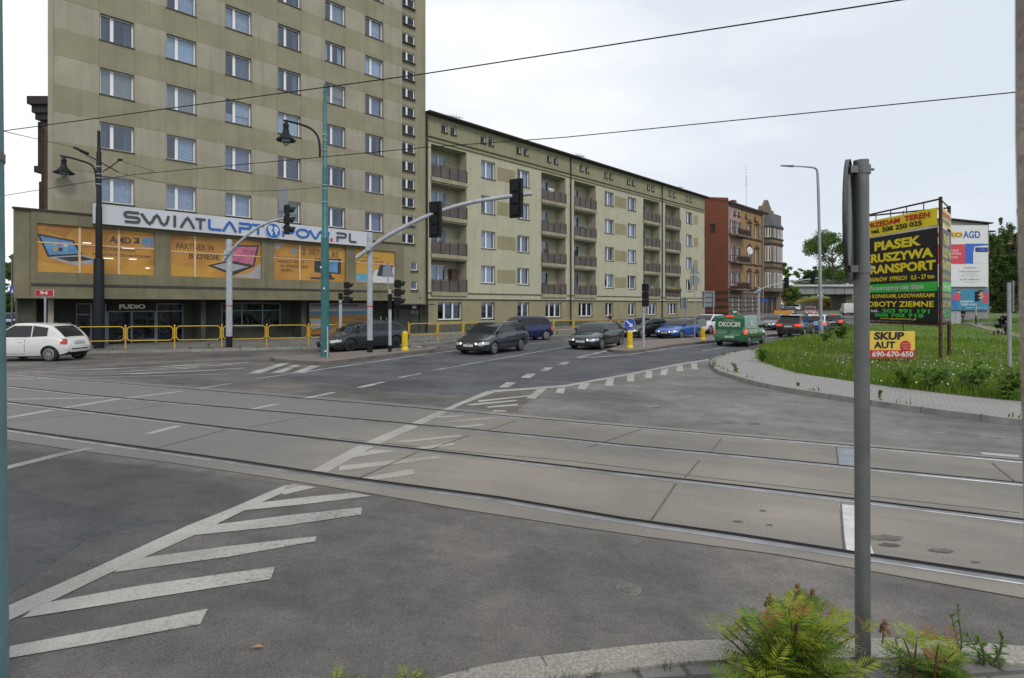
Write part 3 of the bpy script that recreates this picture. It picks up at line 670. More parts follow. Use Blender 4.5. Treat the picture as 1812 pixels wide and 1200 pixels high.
# ground floor shopfronts, set back under the overhang
GY = 1.6
M_gdark = mat('dark green rendered plinth', (.05, .055, .04), .9, var=.4, scale=1, dirt=.5)
M_ral = mat('grey aluminium frame', (.16, .19, .22), .5, .3, var=.1)
M_int = mat('dim shop interior', (.10, .095, .085), .9, var=.9, scale=2.6)
mb = MB(); dz0 = 0.
shop = [(1.35, 2.6), (2.75, 5.05), (5.05, 6.45), (8.55, 12.3)]
wall_holes(mb, PX0+.55, TX1, dz0, zb+.25, [(1.35, 6.45, .12, 2.45), (8.55, 12.3, .95, 2.5), (14.2, 19.0, .3, 2.5)], GY, .12)
mb.box(PX0+.2, PX0+.9, .1, 1.0, 0, zb)
mb.box(7.0, 7.25, .3, GY, 0, zb); mb.box(13.1, 13.4, .3, GY, 0, zb)
mb.build('ground_floor_wall', M_gdark, t)
MB().box(PX0+.4, TX1, GY+1.0, GY+1.1, 0, zb).build('shop_interior', M_int, t)
def shopfront(x0, x1, z0, z1, vs, hs, name='shop_window'):
    f = MB(); y = GY+.04
    for x in [x0]+vs+[x1]: f.box(x-.04, x+.04, y-.03, y+.04, z0, z1)
    for z in [z0, z1]+hs: f.box(x0+.04, x1-.04, y-.025, y+.035, z-.035, z+.035)
    o = f.build(name, M_ral, t)
    MB().quad((x0, y, z0), (x1, y, z0), (x1, y, z1), (x0, y, z1)).build('pane', M_glassd, o); return o
shopfront(1.35, 2.65, .14, 2.42, [2.0], [1.85]); shopfront(2.74, 5.0, .14, 2.0, [3.85], [.4], 'shop_door'); shopfront(5.08, 6.42, .14, 2.42, [], [2.0])
MB().box(2.74, 5.0, GY-.02, GY+.06, 2.04, 2.42).build('door_header', M_dark, t)
shopfront(8.6, 12.25, .97, 2.48, [9.8, 11.1], [2.0])
# swirl drawings on the shop glass
M_swirl = mat('pale window drawing', (.20, .21, .21), .8, var=.1)
rs = random.Random(5)
for x0, x1, z0, z1 in ((1.45, 2.6, .3, 1.8), (2.9, 3.75, .45, 1.9), (3.95, 4.9, .45, 1.9), (5.2, 6.3, .3, 1.9), (8.7, 9.7, 1.1, 1.9), (9.9, 11, 1.1, 1.9), (11.2, 12.1, 1.1, 1.9)):
    sw = MB()
    for k in range(5):
        cx, cz, r = rs.uniform(x0, x1), rs.uniform(z0, z1), rs.uniform(.15, .5); pts = []
        for i in range(14):
            a = i*.35+k; pts.append((min(x1, max(x0, cx+r*math.cos(a)*(1-i*.05))), GY+.025, min(z1, max(z0, cz+r*math.sin(a)*(1-i*.04)))))
        sw.tube(pts, .009, 4)
    sw.build('window_drawing', M_swirl, t)

# entrance at the stair strip: canopy, doors
M_door = mat('dark door', (.03, .028, .028), .5, var=.3)
MB().box(24.6-S0, TST+.15, -.45, .5, 2.36, 2.45).build('canopy', M_cop, t)
mb = MB(); mb.box(TX1-.3, TST, .62, .8, 0, 2.45); mb.box(TST-.55, TST, .5, .62, 0, 2.36); mb.build('entrance_wall', M_gdark, t)
mb = MB(); mb.box(25.4-S0, 26.4-S0, .55, .618, 0, 2.05); mb.box(26.45-S0, 27.2-S0, .55, .618, 0, 2.05, 1); mb.build('entrance_door', [M_door, M_gdark], t)
MB().box(26.6-S0, 27.0-S0, .53, .548, 2.1, 2.3).build('house_number_plate', M_white, t)
mb = MB(); [mb.box(26.5-S0+.16*k, 26.58-S0+.16*k, .535, .549, 1.65, 1.95) for k in range(5)]; mb.build('door_slats', M_cur[1], t)
mb = MB(); mb.box(.68, 1.14, GY-.02, GY-.003, 1.15, 1.42); mb.build('notice', M_white, t)
mb = MB(); mb.box(20.0, 20.1, GY-.02, GY-.003, 1.2, 1.45); mb.box(20.5, 20.6, GY-.02, GY-.003, 1.15, 1.4); mb.build('notice', M_white, t)
MB().box(26.95-S0+.35, 27.07-S0+.35, .485, .499, 2.85, 2.97).build('vent', M_dark, t)
MB().tube([(TST+.06, .36, 0), (TST+.06, .36, 17.7)], .075, 8).build('downpipe', M_pipe, t)
# faint old lettering on the fascia
mb = MB(); text(mb, 'CHORZOWSKA', 17.2, 3.46, 3.0, .30, -.602, 0, .02); mb.build('faded_lettering', mat('faded lettering', (.21, .195, .125), .9, var=.2), t)
# shutters / poster over the laptop shop ground floor
M_or = mat('orange poster', (.40, .195, .035), .45, var=.28, scale=.8); M_pw = mat('poster white', (.52, .53, .55), .6, var=.05); M_pk = mat('poster black', (.03, .03, .035), .5, var=.1); M_pb = mat('poster blue', (.09, .22, .40), .5, var=.3, scale=2)
M_pg = mat('poster grey', (.30, .30, .31), .5, var=.1); M_py = mat('poster yellow', (.45, .25, .04), .55, var=.06); M_por = mat('poster dark orange', (.30, .13, .03), .55, var=.1)
M_pt = mat('poster brown text', (.10, .055, .02), .6, var=.1); M_pteal = mat('poster teal', (.10, .30, .42), .5, var=.1); M_ppink = mat('poster pink', (.42, .12, .20), .5, var=.5, scale=2.2)
PM = [M_or, M_pw, M_pk, M_pb, M_pg, M_py, M_por, M_pt, M_pteal, M_ppink]
def poly2(mb, pts, y, mi): mb.add([(p[0], y, p[1]) for p in pts], [tuple(range(len(pts)))], mi)
def poster_thing(x, w, h, label, z=PZ0+GZ, n=D0-.6+.12, name='shop_poster'):
    return thing(name, label, 'poster', FW(S0+x, n, z), FROT, 'posters above the laptop shop')
PH = PZ1-PZ0
def frame_bars(root, w, h, vs, hz):
    f = MB()
    for x in vs: f.box(x-.05, x+.05, -.03, -.012, 0, h)
    for z in hz: f.box(.0, w, -.028, -.013, z-.03, z+.03)
    f.build('glazing_bar', mat('orange tinted frame', (.60, .42, .25), .5, var=.1), root)
# poster 1
a, b = posters[0]; w = b-a; r_ = poster_thing(a, w, PH, 'orange shop poster with open laptop at its left and processor lettering')
mb = MB(); mb.box(0, w, 0, .02, 0, PH, 0)
poly2(mb, [(.6, PH), (1.5, PH), (1.1, PH-.6), (.2, PH-.3)], -.003, 6); poly2(mb, [(0, 0), (1.7, 0), (1.2, .35), (0, .5)], -.003, 5); poly2(mb, [(3.2, 0), (w, 0), (w, .55), (3.6, .4)], -.003, 5)
poly2(mb, [(.02, 1.83), (1.42, 1.62), (1.80, .92), (.42, .72)], -.006, 2); poly2(mb, [(.14, 1.72), (1.36, 1.54), (1.66, .98), (.48, .82)], -.008, 3)
for i in range(3):
    for j in range(2): poly2(mb, [(.62+.2*i, 1.05+.24*j), (.77+.2*i, 1.03+.24*j), (.80+.2*i, 1.20+.24*j), (.65+.2*i, 1.22+.24*j)], -.010, (5, 4, 2, 9, 8, 1)[i*2+j])
poly2(mb, [(.40, .72), (1.80, .92), (2.75, .62), (1.5, .36)], -.006, 4); poly2(mb, [(.72, .71), (1.75, .85), (2.25, .70), (1.3, .55)], -.008, 2)
text(mb, 'AMD', 2.9, 1.62, .95, .34, -.004, 2, .03); poly2(mb, [(3.92, 1.66), (4.22, 1.96), (4.22, 1.66)], -.005, 2); poly2(mb, [(3.92, 1.96), (4.05, 1.88), (4.14, 1.88), (4.22, 1.96)], -.005, 2)
mb.box(4.35, 4.85, -.005, .0, 1.55, 2.0, 3); text(mb, 'RYZEN', 4.42, 1.65, .36, .1, -.006, 5, .0)
text(mb, 'PRZYCIĄGA WZROK', 2.3, 1.17, 1.75, .19, -.004, 7, .02); text(mb, 'PRACUJ NA WYŻSZYM POZIOMIE', 2.2, .90, 2.55, .19, -.004, 7, .02)
mb.build('sheet', PM, r_); frame_bars(r_, w, PH, [1.66, 3.3], [1.42])
M_tube = mat('lit tube lamp seen through the film', (1, .9, .75), .4, var=0, emit=.8)
for x, z, l in ((1.78, 1.50, .35), (3.45, 1.36, .55), (2.65, .78, .42), (3.75, .80, .34), (4.5, .36, .2)): MB().box(x, x+l, -.012, -.008, z, z+.045).build('lamp_tube', M_tube, r_)
# poster 2
a, b = posters[1]; w = b-a; r_ = poster_thing(a, w, PH, 'orange shop poster reading partner w biznesie with a tilted laptop')
mb = MB(); mb.box(0, w, 0, .02, 0, PH, 0); poly2(mb, [(0, PH), (1.0, PH), (.5, PH-.8), (0, PH-.5)], -.003, 6)
poly2(mb, [(0, 0), (2.5, 0), (1.2, .5), (0, .7)], -.003, 5); poly2(mb, [(3.1, .1), (w, 0), (w, 1.0), (4.2, .3)], -.004, 4)
text(mb, 'PARTNER W', .3, 1.52, 2.0, .34, -.004, 7, .025); text(mb, 'BIZNESIE', .95, 1.02, 1.6, .34, -.004, 7, .025)
poly2(mb, [(2.95, .98), (3.1, 1.95), (4.85, 2.05), (4.55, .75)], -.006, 2); poly2(mb, [(3.08, 1.05), (3.2, 1.85), (4.72, 1.95), (4.45, .83)], -.008, 9); poly2(mb, [(1.9, .68), (2.95, .98), (4.55, .75), (3.3, .16)], -.006, 2); poly2(mb, [(2.2, .68), (2.98, .9), (4.2, .72), (3.2, .36)], -.008, 4)
mb.build('sheet', PM, r_); frame_bars(r_, w, PH, [1.25, 3.05], [1.36])
# poster 3
a, b = posters[2]; w = b-a; r_ = poster_thing(a, w, PH, 'orange shop poster with phone number and desktop computer behind the teal pole')
mb = MB(); mb.box(0, w, 0, .02, 0, PH, 0); poly2(mb, [(2.6, PH), (w, PH), (w, PH-.9), (3.4, PH-.5)], -.003, 5); poly2(mb, [(0, PH), (.7, PH), (.3, PH-.4), (0, PH-.35)], -.003, 4)
mb.box(1.15, 1.45, -.005, 0, 1.73, 2.0, 3); text(mb, '32 307', 1.6, 1.68, 1.5, .38, -.004, 7, .01); text(mb, '06 85', 3.25, 1.62, 1.2, .38, -.004, 7, .01)
for i, (s_t, x_, w_) in enumerate((('ZAMIEŃ SWOJE', .2, 1.55), ('MIEJSCE PRACY', .3, 1.75), ('NA NOWOCZESNE', .4, 1.9), ('BIURO', .5, .75))): text(mb, s_t, x_, 1.30-.26*i, w_, .19, -.004, 7, .02)
poly2(mb, [(2.7, .55), (2.72, 1.45), (4.65, 1.55), (4.62, .5)], -.006, 2); poly2(mb, [(3.15, .62), (3.17, 1.38), (4.4, 1.45), (4.38, .6)], -.008, 3); poly2(mb, [(3.5, .25), (3.6, .5), (3.9, .5), (4.0, .25)], -.007, 2); poly2(mb, [(2.4, .12), (2.5, .22), (4.2, .25), (4.1, .12)], -.008, 2)
mb.build('sheet', PM, r_); frame_bars(r_, w, PH, [1.7, 3.3], [1.36])
# poster 4
a, b = posters[3]; w = b-a; r_ = poster_thing(a, w, PH, 'narrow orange shop poster at the right end, with a teal square and white device')
mb = MB(); mb.box(0, w, 0, .02, 0, PH, 5); poly2(mb, [(0, .1), (1.1, .1), (1.1, .62), (0, .62)], -.004, 8); poly2(mb, [(1.2, 0), (w, 0), (w, 1.2), (1.6, .9)], -.003, 1)
text(mb, 'hp', .1, .25, .2, .2, -.006, 1, .0); text(mb, 'WYSOKIEJ JAKOŚCI', .3, 1.68, 1.7, .16, -.004, 7, .01); text(mb, 'LAPTOPY I GLASS', .4, 1.42, 1.9, .16, -.004, 7, .01)
poly2(mb, [(1.75, .5), (2.0, 1.35), (3.1, 1.4), (3.0, .45)], -.006, 2); poly2(mb, [(2.2, .6), (2.3, 1.25), (3.0, 1.28), (2.95, .55)], -.008, 3)
mb.build('sheet', PM, r_); frame_bars(r_, w, PH, [1.3], [1.36])
# ground floor poster of the laptop shop
r_ = thing('shop_banner', 'orange ground floor banner of the laptop shop behind the dark wagon', 'banner', FW(S0+14.25, D0+GY-.05, .3+GZ), FROT)
mb = MB(); mb.box(0, 4.7, 0, .04, 0, 2.2, 0); mb.box(0, 4.7, -.004, 0, 1.75, 2.2, 4); mb.box(0, 4.7, -.005, 0, 1.35, 1.62, 8); mb.box(0, 4.7, -.005, 0, 1.62, 1.75, 1)
text(mb, 'SWIAT LAPTOPOW.PL', .25, 1.92, 3.6, .2, -.006, 2, .02); text(mb, 'LAPTOPY', .2, 1.42, .7, .12, -.008, 3, .02); text(mb, 'DELL  LENOVO', 1.3, 1.42, 2.6, .12, -.008, 3, .02)
text(mb, 'WEJŚCIE', 3.55, .95, .75, .14, -.006, 7, .02); text(mb, 'SPRZEDAŻ', 2.4, .75, 1.1, .12, -.006, 7, .01); text(mb, 'NAPRAWA', 2.4, .5, 1.3, .12, -.006, 7, .01)
poly2(mb, [(.2, .4), (.05, 1.1), (.85, 1.1), (1.15, .5)], -.006, 1); poly2(mb, [(1.3, .2), (1.25, .75), (1.45, .95), (1.65, .8), (1.7, .2)], -.006, 3); poly2(mb, [(1.35, .8), (1.5, 1.15), (1.62, .85)], -.008, 9)
mb.build('sheet', PM, r_)
# big shop sign
r_ = thing('shop_sign', 'long white shop sign with grey and blue letters and a globe', 'shop sign', FW(6.08, D0-.62, 6.5), FROT)
SW_ = 16.05; M_sw = mat('white sign box', (.50, .53, .57), .45, var=.05, scale=.5, dirt=.15); M_sg = mat('dark grey sign letters', (.055, .052, .062), .4, var=.05); M_sb = mat('blue sign letters', (.010, .105, .42), .35, var=.06); M_sr = mat('red sign dot', (.55, .03, .02), .4, var=.05)
mb = MB(); mb.box(0, SW_, -.28, 0, 0, 1.0); mb.build('sign_box', M_sw, r_)
def stroke(mb, pts, wd, mi, y=-.33, cyc=False):
    """flat thick letter stroke with round joints"""
    p = [Vector((x, 0, z)) for x, z in pts]
    L_, R_ = [], []
    for i, q in enumerate(p):
        t0 = (p[i]-p[max(i-1, 0)]); t1 = (p[min(i+1, len(p)-1)]-p[i]); tt = (t0.normalized() if t0.length else t1.normalized())+(t1.normalized() if t1.length else t0.normalized())
        tt.normalize(); nn = Vector((-tt.z, 0, tt.x)); k = 1/max(.6, nn.dot(Vector((-(t1 if t1.length else t0).normalized().z, 0, (t1 if t1.length else t0).normalized().x))))
        L_.append(q+nn*wd/2*k); R_.append(q-nn*wd/2*k)
    n = len(p); vs = [(v.x, y, v.z) for v in L_]+[(v.x, y, v.z) for v in R_]+[(v.x, y+.05, v.z) for v in L_]+[(v.x, y+.05, v.z) for v in R_]
    fs = [(i, i+1, n+i+1, n+i) for i in range(n-1)]+[(2*n+i, 2*n+i+1, i+1, i) for i in range(n-1)]+[(n+i, n+i+1, 3*n+i+1, 3*n+i) for i in range(n-1)]+[(0, n, 3*n, 2*n), (n-1, 2*n-1, 4*n-1, 3*n-1)]
    mb.add(vs, fs, mi)
def arc(cx, cz, r, a0, a1, n=7, sx=1.): return [(cx+sx*r*math.cos(R(a0+(a1-a0)*i/n)), cz+r*math.sin(R(a0+(a1-a0)*i/n))) for i in range(n+1)]
mb = MB(); k_ = .125; lh = .62; zb_ = .17
def glyph(ch, x, w, mi):
    z0, z1, zm = zb_+k_/2, zb_+lh-k_/2, zb_+lh/2; x0, x1 = x+k_/2, x+w-k_/2; r = (z1-zm)/2
    if ch == 'S': stroke(mb, [(x1, z1)]+[(x0+r, z1)]+arc(x0+r, (z1+zm)/2, r, 90, 270)+[(x1-r, zm)]+arc(x1-r, (z0+zm)/2, r, 90, -90)+[(x0, z0)], k_, mi)
    elif ch == 'W': stroke(mb, [(x-.02, z1), (x+w*.18, z0+.1), (x+w*.27, z0), (x+w*.36, z0+.1), (x+w*.45, z1-.12), (x+w*.53, z1-.02), (x+w*.60, z1-.12), (x+w*.68, z0+.1), (x+w*.78, z0), (x+w*.88, z0+.1), (x1, z1)], k_, mi)
    elif ch == 'I': stroke(mb, [(x+w/2, z0-k_/2), (x+w/2, z1+k_/2)], k_, mi)
    elif ch == 'A': stroke(mb, [(x0, z0-k_/2), (x+w*.38, z1-.1), (x+w*.5, z1), (x+w*.62, z1-.1), (x1, z0-k_/2)], k_, mi)
    elif ch == 'T': stroke(mb, [(x0-.06, z1), (x1+.06, z1)], k_, mi); stroke(mb, [(x+w/2, z0-k_/2), (x+w/2, z1-k_/2)], k_, mi, -.331)
    elif ch == 'L': stroke(mb, [(x0, z1+k_/2), (x0, z0+.1), (x0+.03, z0+.03), (x0+.1, z0), (x1+.06, z0)], k_, mi)
    elif ch == 'P': stroke(mb, [(x0, z0-k_/2), (x0, zm-.02), (x1-r, zm-.02)]+arc(x1-r, (z1+zm)/2, r, -90, 90)+[(x0-.06, z1)], k_, mi)
    elif ch == 'O':
        stroke(mb, arc(x+w/2, zm, (z1-z0)/2, 0, 360, 22, (x1-x0)/(z1-z0)), k_, mi)
LP = lambda px, py=400: FP(px, py, D0-.95)[0]-6.08
for ch, p0, p1, c in (('S', 218.5, 249, 0), ('W', 251, 301, 0), ('I', 303, 316, 0), ('A', 318, 346, 0), ('T', 346, 364, 0), ('L', 368.5, 392, 1), ('A', 393, 420, 1), ('P', 423, 446, 1), ('T', 446, 468, 1), ('P', 500, 522, 1), ('O', 524, 548, 1), ('W', 549, 584, 1), ('P', 596, 614, 0), ('L', 618, 631, 0)):
    mb = MB(); a = LP(p0); b = LP(p1); glyph(ch, a, b-a, c); mb.build('letter', [M_sg, M_sb], r_)
g0, g1 = LP(469), LP(497); gc = (g0+g1)/2; gr_ = (g1-g0)/2
mb = MB(); mb.disc((gc, -.31, zb_+lh/2-.02), gr_, (0, 1, 0), .06, 28, 0)
mb.disc((gc, -.335, zb_+lh/2-.02), gr_*.9, (0, 1, 0), .03, 28, 1)
for poly in ([(-.35, .28), (-.1, .36), (.0, .2), (-.12, .0), (-.02, -.1), (-.08, -.38), (-.2, -.2), (-.32, .0)], [(.08, .3), (.3, .26), (.4, .05), (.28, -.05), (.26, -.3), (.15, -.2), (.06, .05)]):
    poly2(mb, [(gc+p[0]*gr_*1.9, zb_+lh/2-.02+p[1]*gr_*1.9) for p in poly], -.353, 2)
mb.build('globe', [M_sw, M_sb, M_sw], r_)
d_ = LP(587); mb = MB(); mb.disc((d_+.0, -.31, zb_+.08), .10, (0, 1, 0), .06, 16); mb.build('red_dot', M_sr, r_)
# FUDIO sign over the door
r_ = thing('shop_sign', 'small dark sign with pale art deco letters FUDIO above shop door', 'shop sign', FW(S0+2.74, D0+GY-.05, 2.04+GZ), FROT)
mb = MB(); mb.box(0, 2.26, -.03, .02, .02, .40); mb.build('sign_board', M_dark, r_); mb = MB(); M_cream = mat('cream letters', (.72, .78, .66), .5, var=.05)
text(mb, 'FUDiO', .5, .10, 1.25, .26, -.032, 0, .05); mb.build('lettering', M_cream, r_)
# ---------------- the long apartment block
t = thing('apartment_block', 'long four storey beige apartment block with brown balconies and attic windows', 'apartment block', FW(27.95, D1, GZ), FROT)
S1 = 27.95; BL = 77.4-S1; zr = 17.72-GZ
wx = [(33.94, 35.66), (38.5, 40.2), (52.69, 54.45), (57.36, 59.2), (71.87, 73.62)]; lx = [(28.44, 32.24), (41.93, 45.74), (47.13, 51.0), (60.82, 64.78), (66.15, 70.15)]
wtop = [15.08, 12.0, 8.92, 5.88]; holes = []
for a, b in wx:
    for z in wtop: holes.append((a-S1, b-S1, z-1.54-GZ, z-GZ))
ltop = [15.34, 12.26, 9.18, 6.1]; lbot = [12.68, 9.6, 6.52, 3.46]
LG = []
for a, b in lx:
    for zt_, zb2 in zip(ltop, lbot): LG.append((a-S1, b-S1, zb2-GZ, zt_-GZ))
mb = MB()
wall_holes(mb, 0, BL, 3.42-GZ, 15.52, holes, 0, .2, mi=0, rev=0) if False else None
wall_holes(mb, 0, BL, 3.42-GZ, 15.52, holes+LG, 0, .26, mi=0, rev=0)
# ground floor and attic
gh = [(775.6, 820), (852.6, 878), (916.6, 938.6), (966, 996), (1024.6, 1050.6), (1072, 1087), (1112.5, 1126.5), (1144.7, 1163.4), (1183, 1200)]
gw = []
for p0, p1 in gh:
    a, b = FP(p0, 550, D1)[0]-S1, FP(p1, 550, D1)[0]-S1; gw.append((a, b-.12, 1.2-GZ, 2.66-GZ))
wall_holes(mb, 0, BL, 0, 2.92-GZ, gw, .06, .27, mi=1, rev=1)
mb.box(0, BL, -.02, .3, 2.92-GZ, 3.36-GZ, 0); mb.box(0, BL, -.10, .2, 3.36-GZ, 3.42-GZ, 3); mb.box(0, BL, -.05, .2, 2.86-GZ, 2.918-GZ, 3)
mb.box(0, BL, -.0, .05, 0, .75, 4)
att = []
for p in (29.47, 30.44, 33.83, 34.8, 38.37, 39.38, 42.75, 43.79, 48.05, 49.05, 52.56, 53.52, 57.18, 58.19, 61.66, 62.7, 67.04, 68.13, 71.72, 72.8): att.append((p-S1, p-S1+.64, 16.53-GZ, 17.24-GZ))
wall_holes(mb, 0, BL, 15.85, zr, att, -.02, .2, mi=2, rev=2)
mb.box(0, BL, -.12, .2, 15.50, 15.60, 2); mb.box(0, BL, -.06, .2, 15.60, 15.78, 2); mb.box(0, BL, -.14, .2, 15.78, 15.85, 3)
mb.quad((BL, 0, 0), (BL, 11, 0), (BL, 11, zr), (BL, 0, zr), 0); mb.quad((0, 11, 0), (0, 0.1, 0), (0, .1, zr), (0, 11, zr), 0)
# olive panels between the window pairs
for a, b in ((35.9, 38.3), (54.68, 57.11), (74.09, 75.26)):
    for z in wtop: mb.box(a-S1, b-S1, -.012, .05, z-1.5-GZ, z-.28-GZ, 5)
# loggia boxes: back wall with door and window, ceiling, floor, right side
for a, b, z0, z1 in LG:
    D_ = 1.25; ww = (b-a)*.66
    wall_holes(mb, a, b, z0, z1, [(a+.05, a+ww, z0+.12, z0+2.32)], D_, .15, 0)
    mb.quad((b, .2, z0), (b, .2, z1), (b, D_, z1), (b, D_, z0), 0); mb.quad((a, .2, z1), (a, .2, z0), (a, D_, z0), (a, D_, z1), 0)
    mb.quad((a, .2, z1), (b, .2, z1), (b, D_, z1), (a, D_, z1), 0); mb.quad((a, .2, z0), (a, D_, z0), (b, D_, z0), (b, .2, z0), 4)
M_plinth = mat('dark plinth', (.085, .09, .065), .9, var=.3, dirt=.5)
mb.build('wall', [M_wall2, M_wall2d, M_atticw, M_cop, M_plinth, M_wall2d], t)
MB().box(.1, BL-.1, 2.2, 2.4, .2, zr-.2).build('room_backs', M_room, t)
rng = random.Random(11)
for (a, b) in wx:
    for z in wtop: k, c = rng.choice([(1, 0), (1, 1), (2, 0), (0, 0), (3, 0), (2, 5)]); add_window(t, a-S1, .19, z-1.54-GZ, round(b-a, 1) if abs(b-a-1.75) < .1 else b-a, 1.54, (.42,), k, M_cur[c])
for a, b, z0, z1 in LG:
    k, c = rng.choice([(0, 0), (2, 0), (0, 0), (1, 0), (2, 5), (5, 3)]); add_window(t, a+.05, 1.3, z0+.12, round((b-a)*.66-.05, 1), 2.2, (.36, .68) if a < 5 else (.55,), k, M_cur[c], False)
for i, (a, b, z0, z1) in enumerate(gw):
    k, c = rng.choice([(0, 1), (2, 5), (0, 5), (1, 1)]); add_window(t, a, .24, z0, round(b-a, 1), z1-z0, (.5,) if b-a < 2 else (.3, .65), k, M_cur[c], True)
for a, b, z0, z1 in att: add_window(t, a, .12, z0, .64, .71, (), 2, M_cur[5], True, M_glassd)
# balcony slabs and railings
for a, b, z0, z1 in LG:
    MB().box(a-.05, b+.02, -.16, .2, z0-.30, z0+.02).build('balcony_slab', M_conc2, t)
    f = MB(); y = -.08; zt_ = z0+1.06
    f.box(a, b, y-.025, y+.025, zt_-.05, zt_); f.box(a, b, y-.02, y+.02, z0+.05, z0+.09)
    n = max(3, round((b-a)/.95))
    for i in range(n+1): x = a+.02+(b-a-.04)*i/n; f.box(x-.02, x+.02, y-.03, y+.02, z0+.02, zt_-.05)
    o = f.build('balcony_railing', M_rail_b, t); MB().box(a+.03, b-.03, y+.024, y+.034, z0+.09, zt_-.10).build('infill_panel', M_infill, o)
# roof, gutter, chimneys, downpipes
mb = MB(); mb.add([(-.1, -.45, zr+.02), (BL+.35, -.45, zr+.02), (BL+.35, 5.5, zr+.75), (-.1, 5.5, zr+.75), (BL+.35, 11.3, zr), (-.1, 11.3, zr), (-.1, -.45, zr-.1), (BL+.35, -.45, zr-.1), (BL+.35, 0, zr-.12), (-.1, 0, zr-.12)],
   [(0, 1, 2, 3), (3, 2, 4, 5), (6, 7, 1, 0), (9, 8, 7, 6), (7, 8, 1)])
mb.add([(BL+.2, 0, zr-.1), (BL+.2, 11, zr-.1), (BL+.2, 5.5, zr+.7)], [(0, 1, 2)])
rf = mb.build('roof', M_roof, t)
MB().tube([(-.1, -.5, zr+.0), (BL+.35, -.5, zr+.0)], .085, 8).build('gutter', M_cop, t)
for s, h in ((46.8, 1.1), (60.3, .8)): 
    mb = MB(); mb.box(s-S1-.5, s-S1+.5, 4.2, 5.0, zr+.3, zr+.8+h); mb.box(s-S1-.58, s-S1+.58, 4.1, 5.1, zr+.8+h, zr+.92+h); mb.build('chimney', M_wall2d, rf)
mb = MB()
for s, n_ in ((31.5, 5), (48.9, 8), (71.5, 3)):
    mb.tube([(s-S1, .6, zr+.05), (s-S1, .6, zr+.62)], .02, 6); mb.tube([(s-S1-.9, .6, zr+.52), (s-S1+.9, .6, zr+.72)], .018, 6)
    for k in range(n_): x = s-S1-.8+1.6*k/n_; mb.tube([(x, .25, zr+.53+.12*k/n_), (x, .95, zr+.53+.12*k/n_)], .012, 5); mb.tube([(x, .6, zr+.3+.12*k/n_), (x, .6, zr+.78+.12*k/n_)], .014, 5)
mb.build('aerial', mat('grey aerial', (.12, .16, .20), .5, .5), t)
for s in (46.46, 65.25): MB().tube([(s-S1, -.12, 0), (s-S1, -.12, zr)], .07, 8).build('downpipe', M_pipe, t)
# flower boxes on one balcony
a, b, z0, z1 = LG[19]; MB().box(a+.1, b-.1, -.30, -.12, z0+.75, z0+.98).build('flower_box', M_rail_b, t)
fl = MB()
for k in range(40): x = a+.2+(b-a-.4)*rng.random(); s = .09; fl.add([(x-s, -.2, z0+1+.2*rng.random()), (x+s, -.22, z0+1.05), (x, -.2, z0+1.3*.9+.1)], [(0, 1, 2)], k % 3 == 0)
fl.build('flowers', [mat('box plants', (.05, .10, .03), .8), mat('yellow flowers', (.6, .45, .05), .7)], t)
a, b, z0, z1 = LG[3]; MB().box(b-1.0, b-.35, .75, 1.2, z0, z0+2.0).build('cabinet', M_rail_b, t)
for i, dx in ((1, .6), (4, 1.6), (6, .8), (9, 2.2), (13, 1.1), (15, 2.4), (17, .7)):
    a, b, z0, z1 = LG[i]; c_ = MB(); c_.box(a+dx, a+dx+.5, .3, .7, z0, z0+1.25) if i % 2 else c_.tube([(a+dx, .5, z0+1.45), (a+dx+1.1, .5, z0+1.42)], .02, 5); c_.box(a+dx+.1, a+dx+.9, .49, .51, z0+1.0, z0+1.42) if i % 2 == 0 else None; c_.build('balcony_clutter', [M_cur[0], M_cur[1], M_rail_b, M_cur[2]][i % 4], t)
a, b, z0, z1 = LG[8]; MB().lathe([(.05, 0), (.13, .02), (.14, .2), (.05, .22)], 10, (b-.9, -.08, z0+1.06)).build('flower_pot', mat('terracotta', (.42, .10, .04), .7), t)
# ================================================================ tenement, old house, overpass, far buildings
M_gable = mat('orange brown gable render', (.20, .066, .036), .9, var=.10, scale=.5, dirt=.3)
M_gableb = brick_mat('brown brick base', (.17, .06, .032), (.05, .03, .02), 8, .55, .03, .1, .5, 'XZ')
M_tenb = brick_mat('yellow brick', (.30, .175, .07), (.16, .11, .06), .25, .075, .006, .2, .5, 'XZ', .1)
M_tens = mat('sooty beige stone', (.155, .12, .092), .9, var=.3, scale=.9, streak=.6, dirt=.5)
M_tenp = mat('pinkish render', (.33, .22, .20), .9, var=.2, scale=1, streak=.4)
M_tend = mat('dark sooty trim', (.055, .04, .035), .9, var=.4, scale=2)
M_slate = mat('dark slate roof', (.055, .06, .07), .7, var=.25, scale=3)
M_brownw = mat('dark red window frame', (.10, .025, .02), .6, var=.2)
t = thing('tenement_house', 'old ornate brick tenement with orange gable, balconies and corner turret', 'tenement', FW(85.6, D1, .7), FROT)
ST = 85.6; TL_ = 23.2; Z7 = .7; zc = 17.5
def TT(px, py): s, z = FP(px, py, D1); return s-ST, z-Z7
mb = MB(); wins = []
cols = [(1292.5, 1299), (1302.5, 1309), (1322.5, 1328.5), (1336, 1341.5)]
rows_ = [(391, 412), (436.5, 461.5), (481.5, 504)]
zr_ = [(TT(1295.5, a)[1], TT(1295.5, b)[1]) for a, b in rows_]
for p0, p1 in cols:
    a, b = TT(p0, 500)[0], TT(p1, 500)[0]
    for z1, z0 in zr_: wins.append((a, b, z0, z1))
bayx = TT(1349, 500)[0]
low = [(1.2, 2.3, .3, 3.2), (3.6, 4.6, .3, 3.2), (6.4, 7.6, .6, 3.2), (9.3, 10.4, .6, 3.2), (11.6, 12.6, 0, 3.1)]
wall_holes(mb, 0, bayx, 0, zc, wins+low, 0, .25, cuts=[4.1], mif=lambda x, z: 1 if z < 4.1 else (2 if x < 5.2 else 0), rev=3)
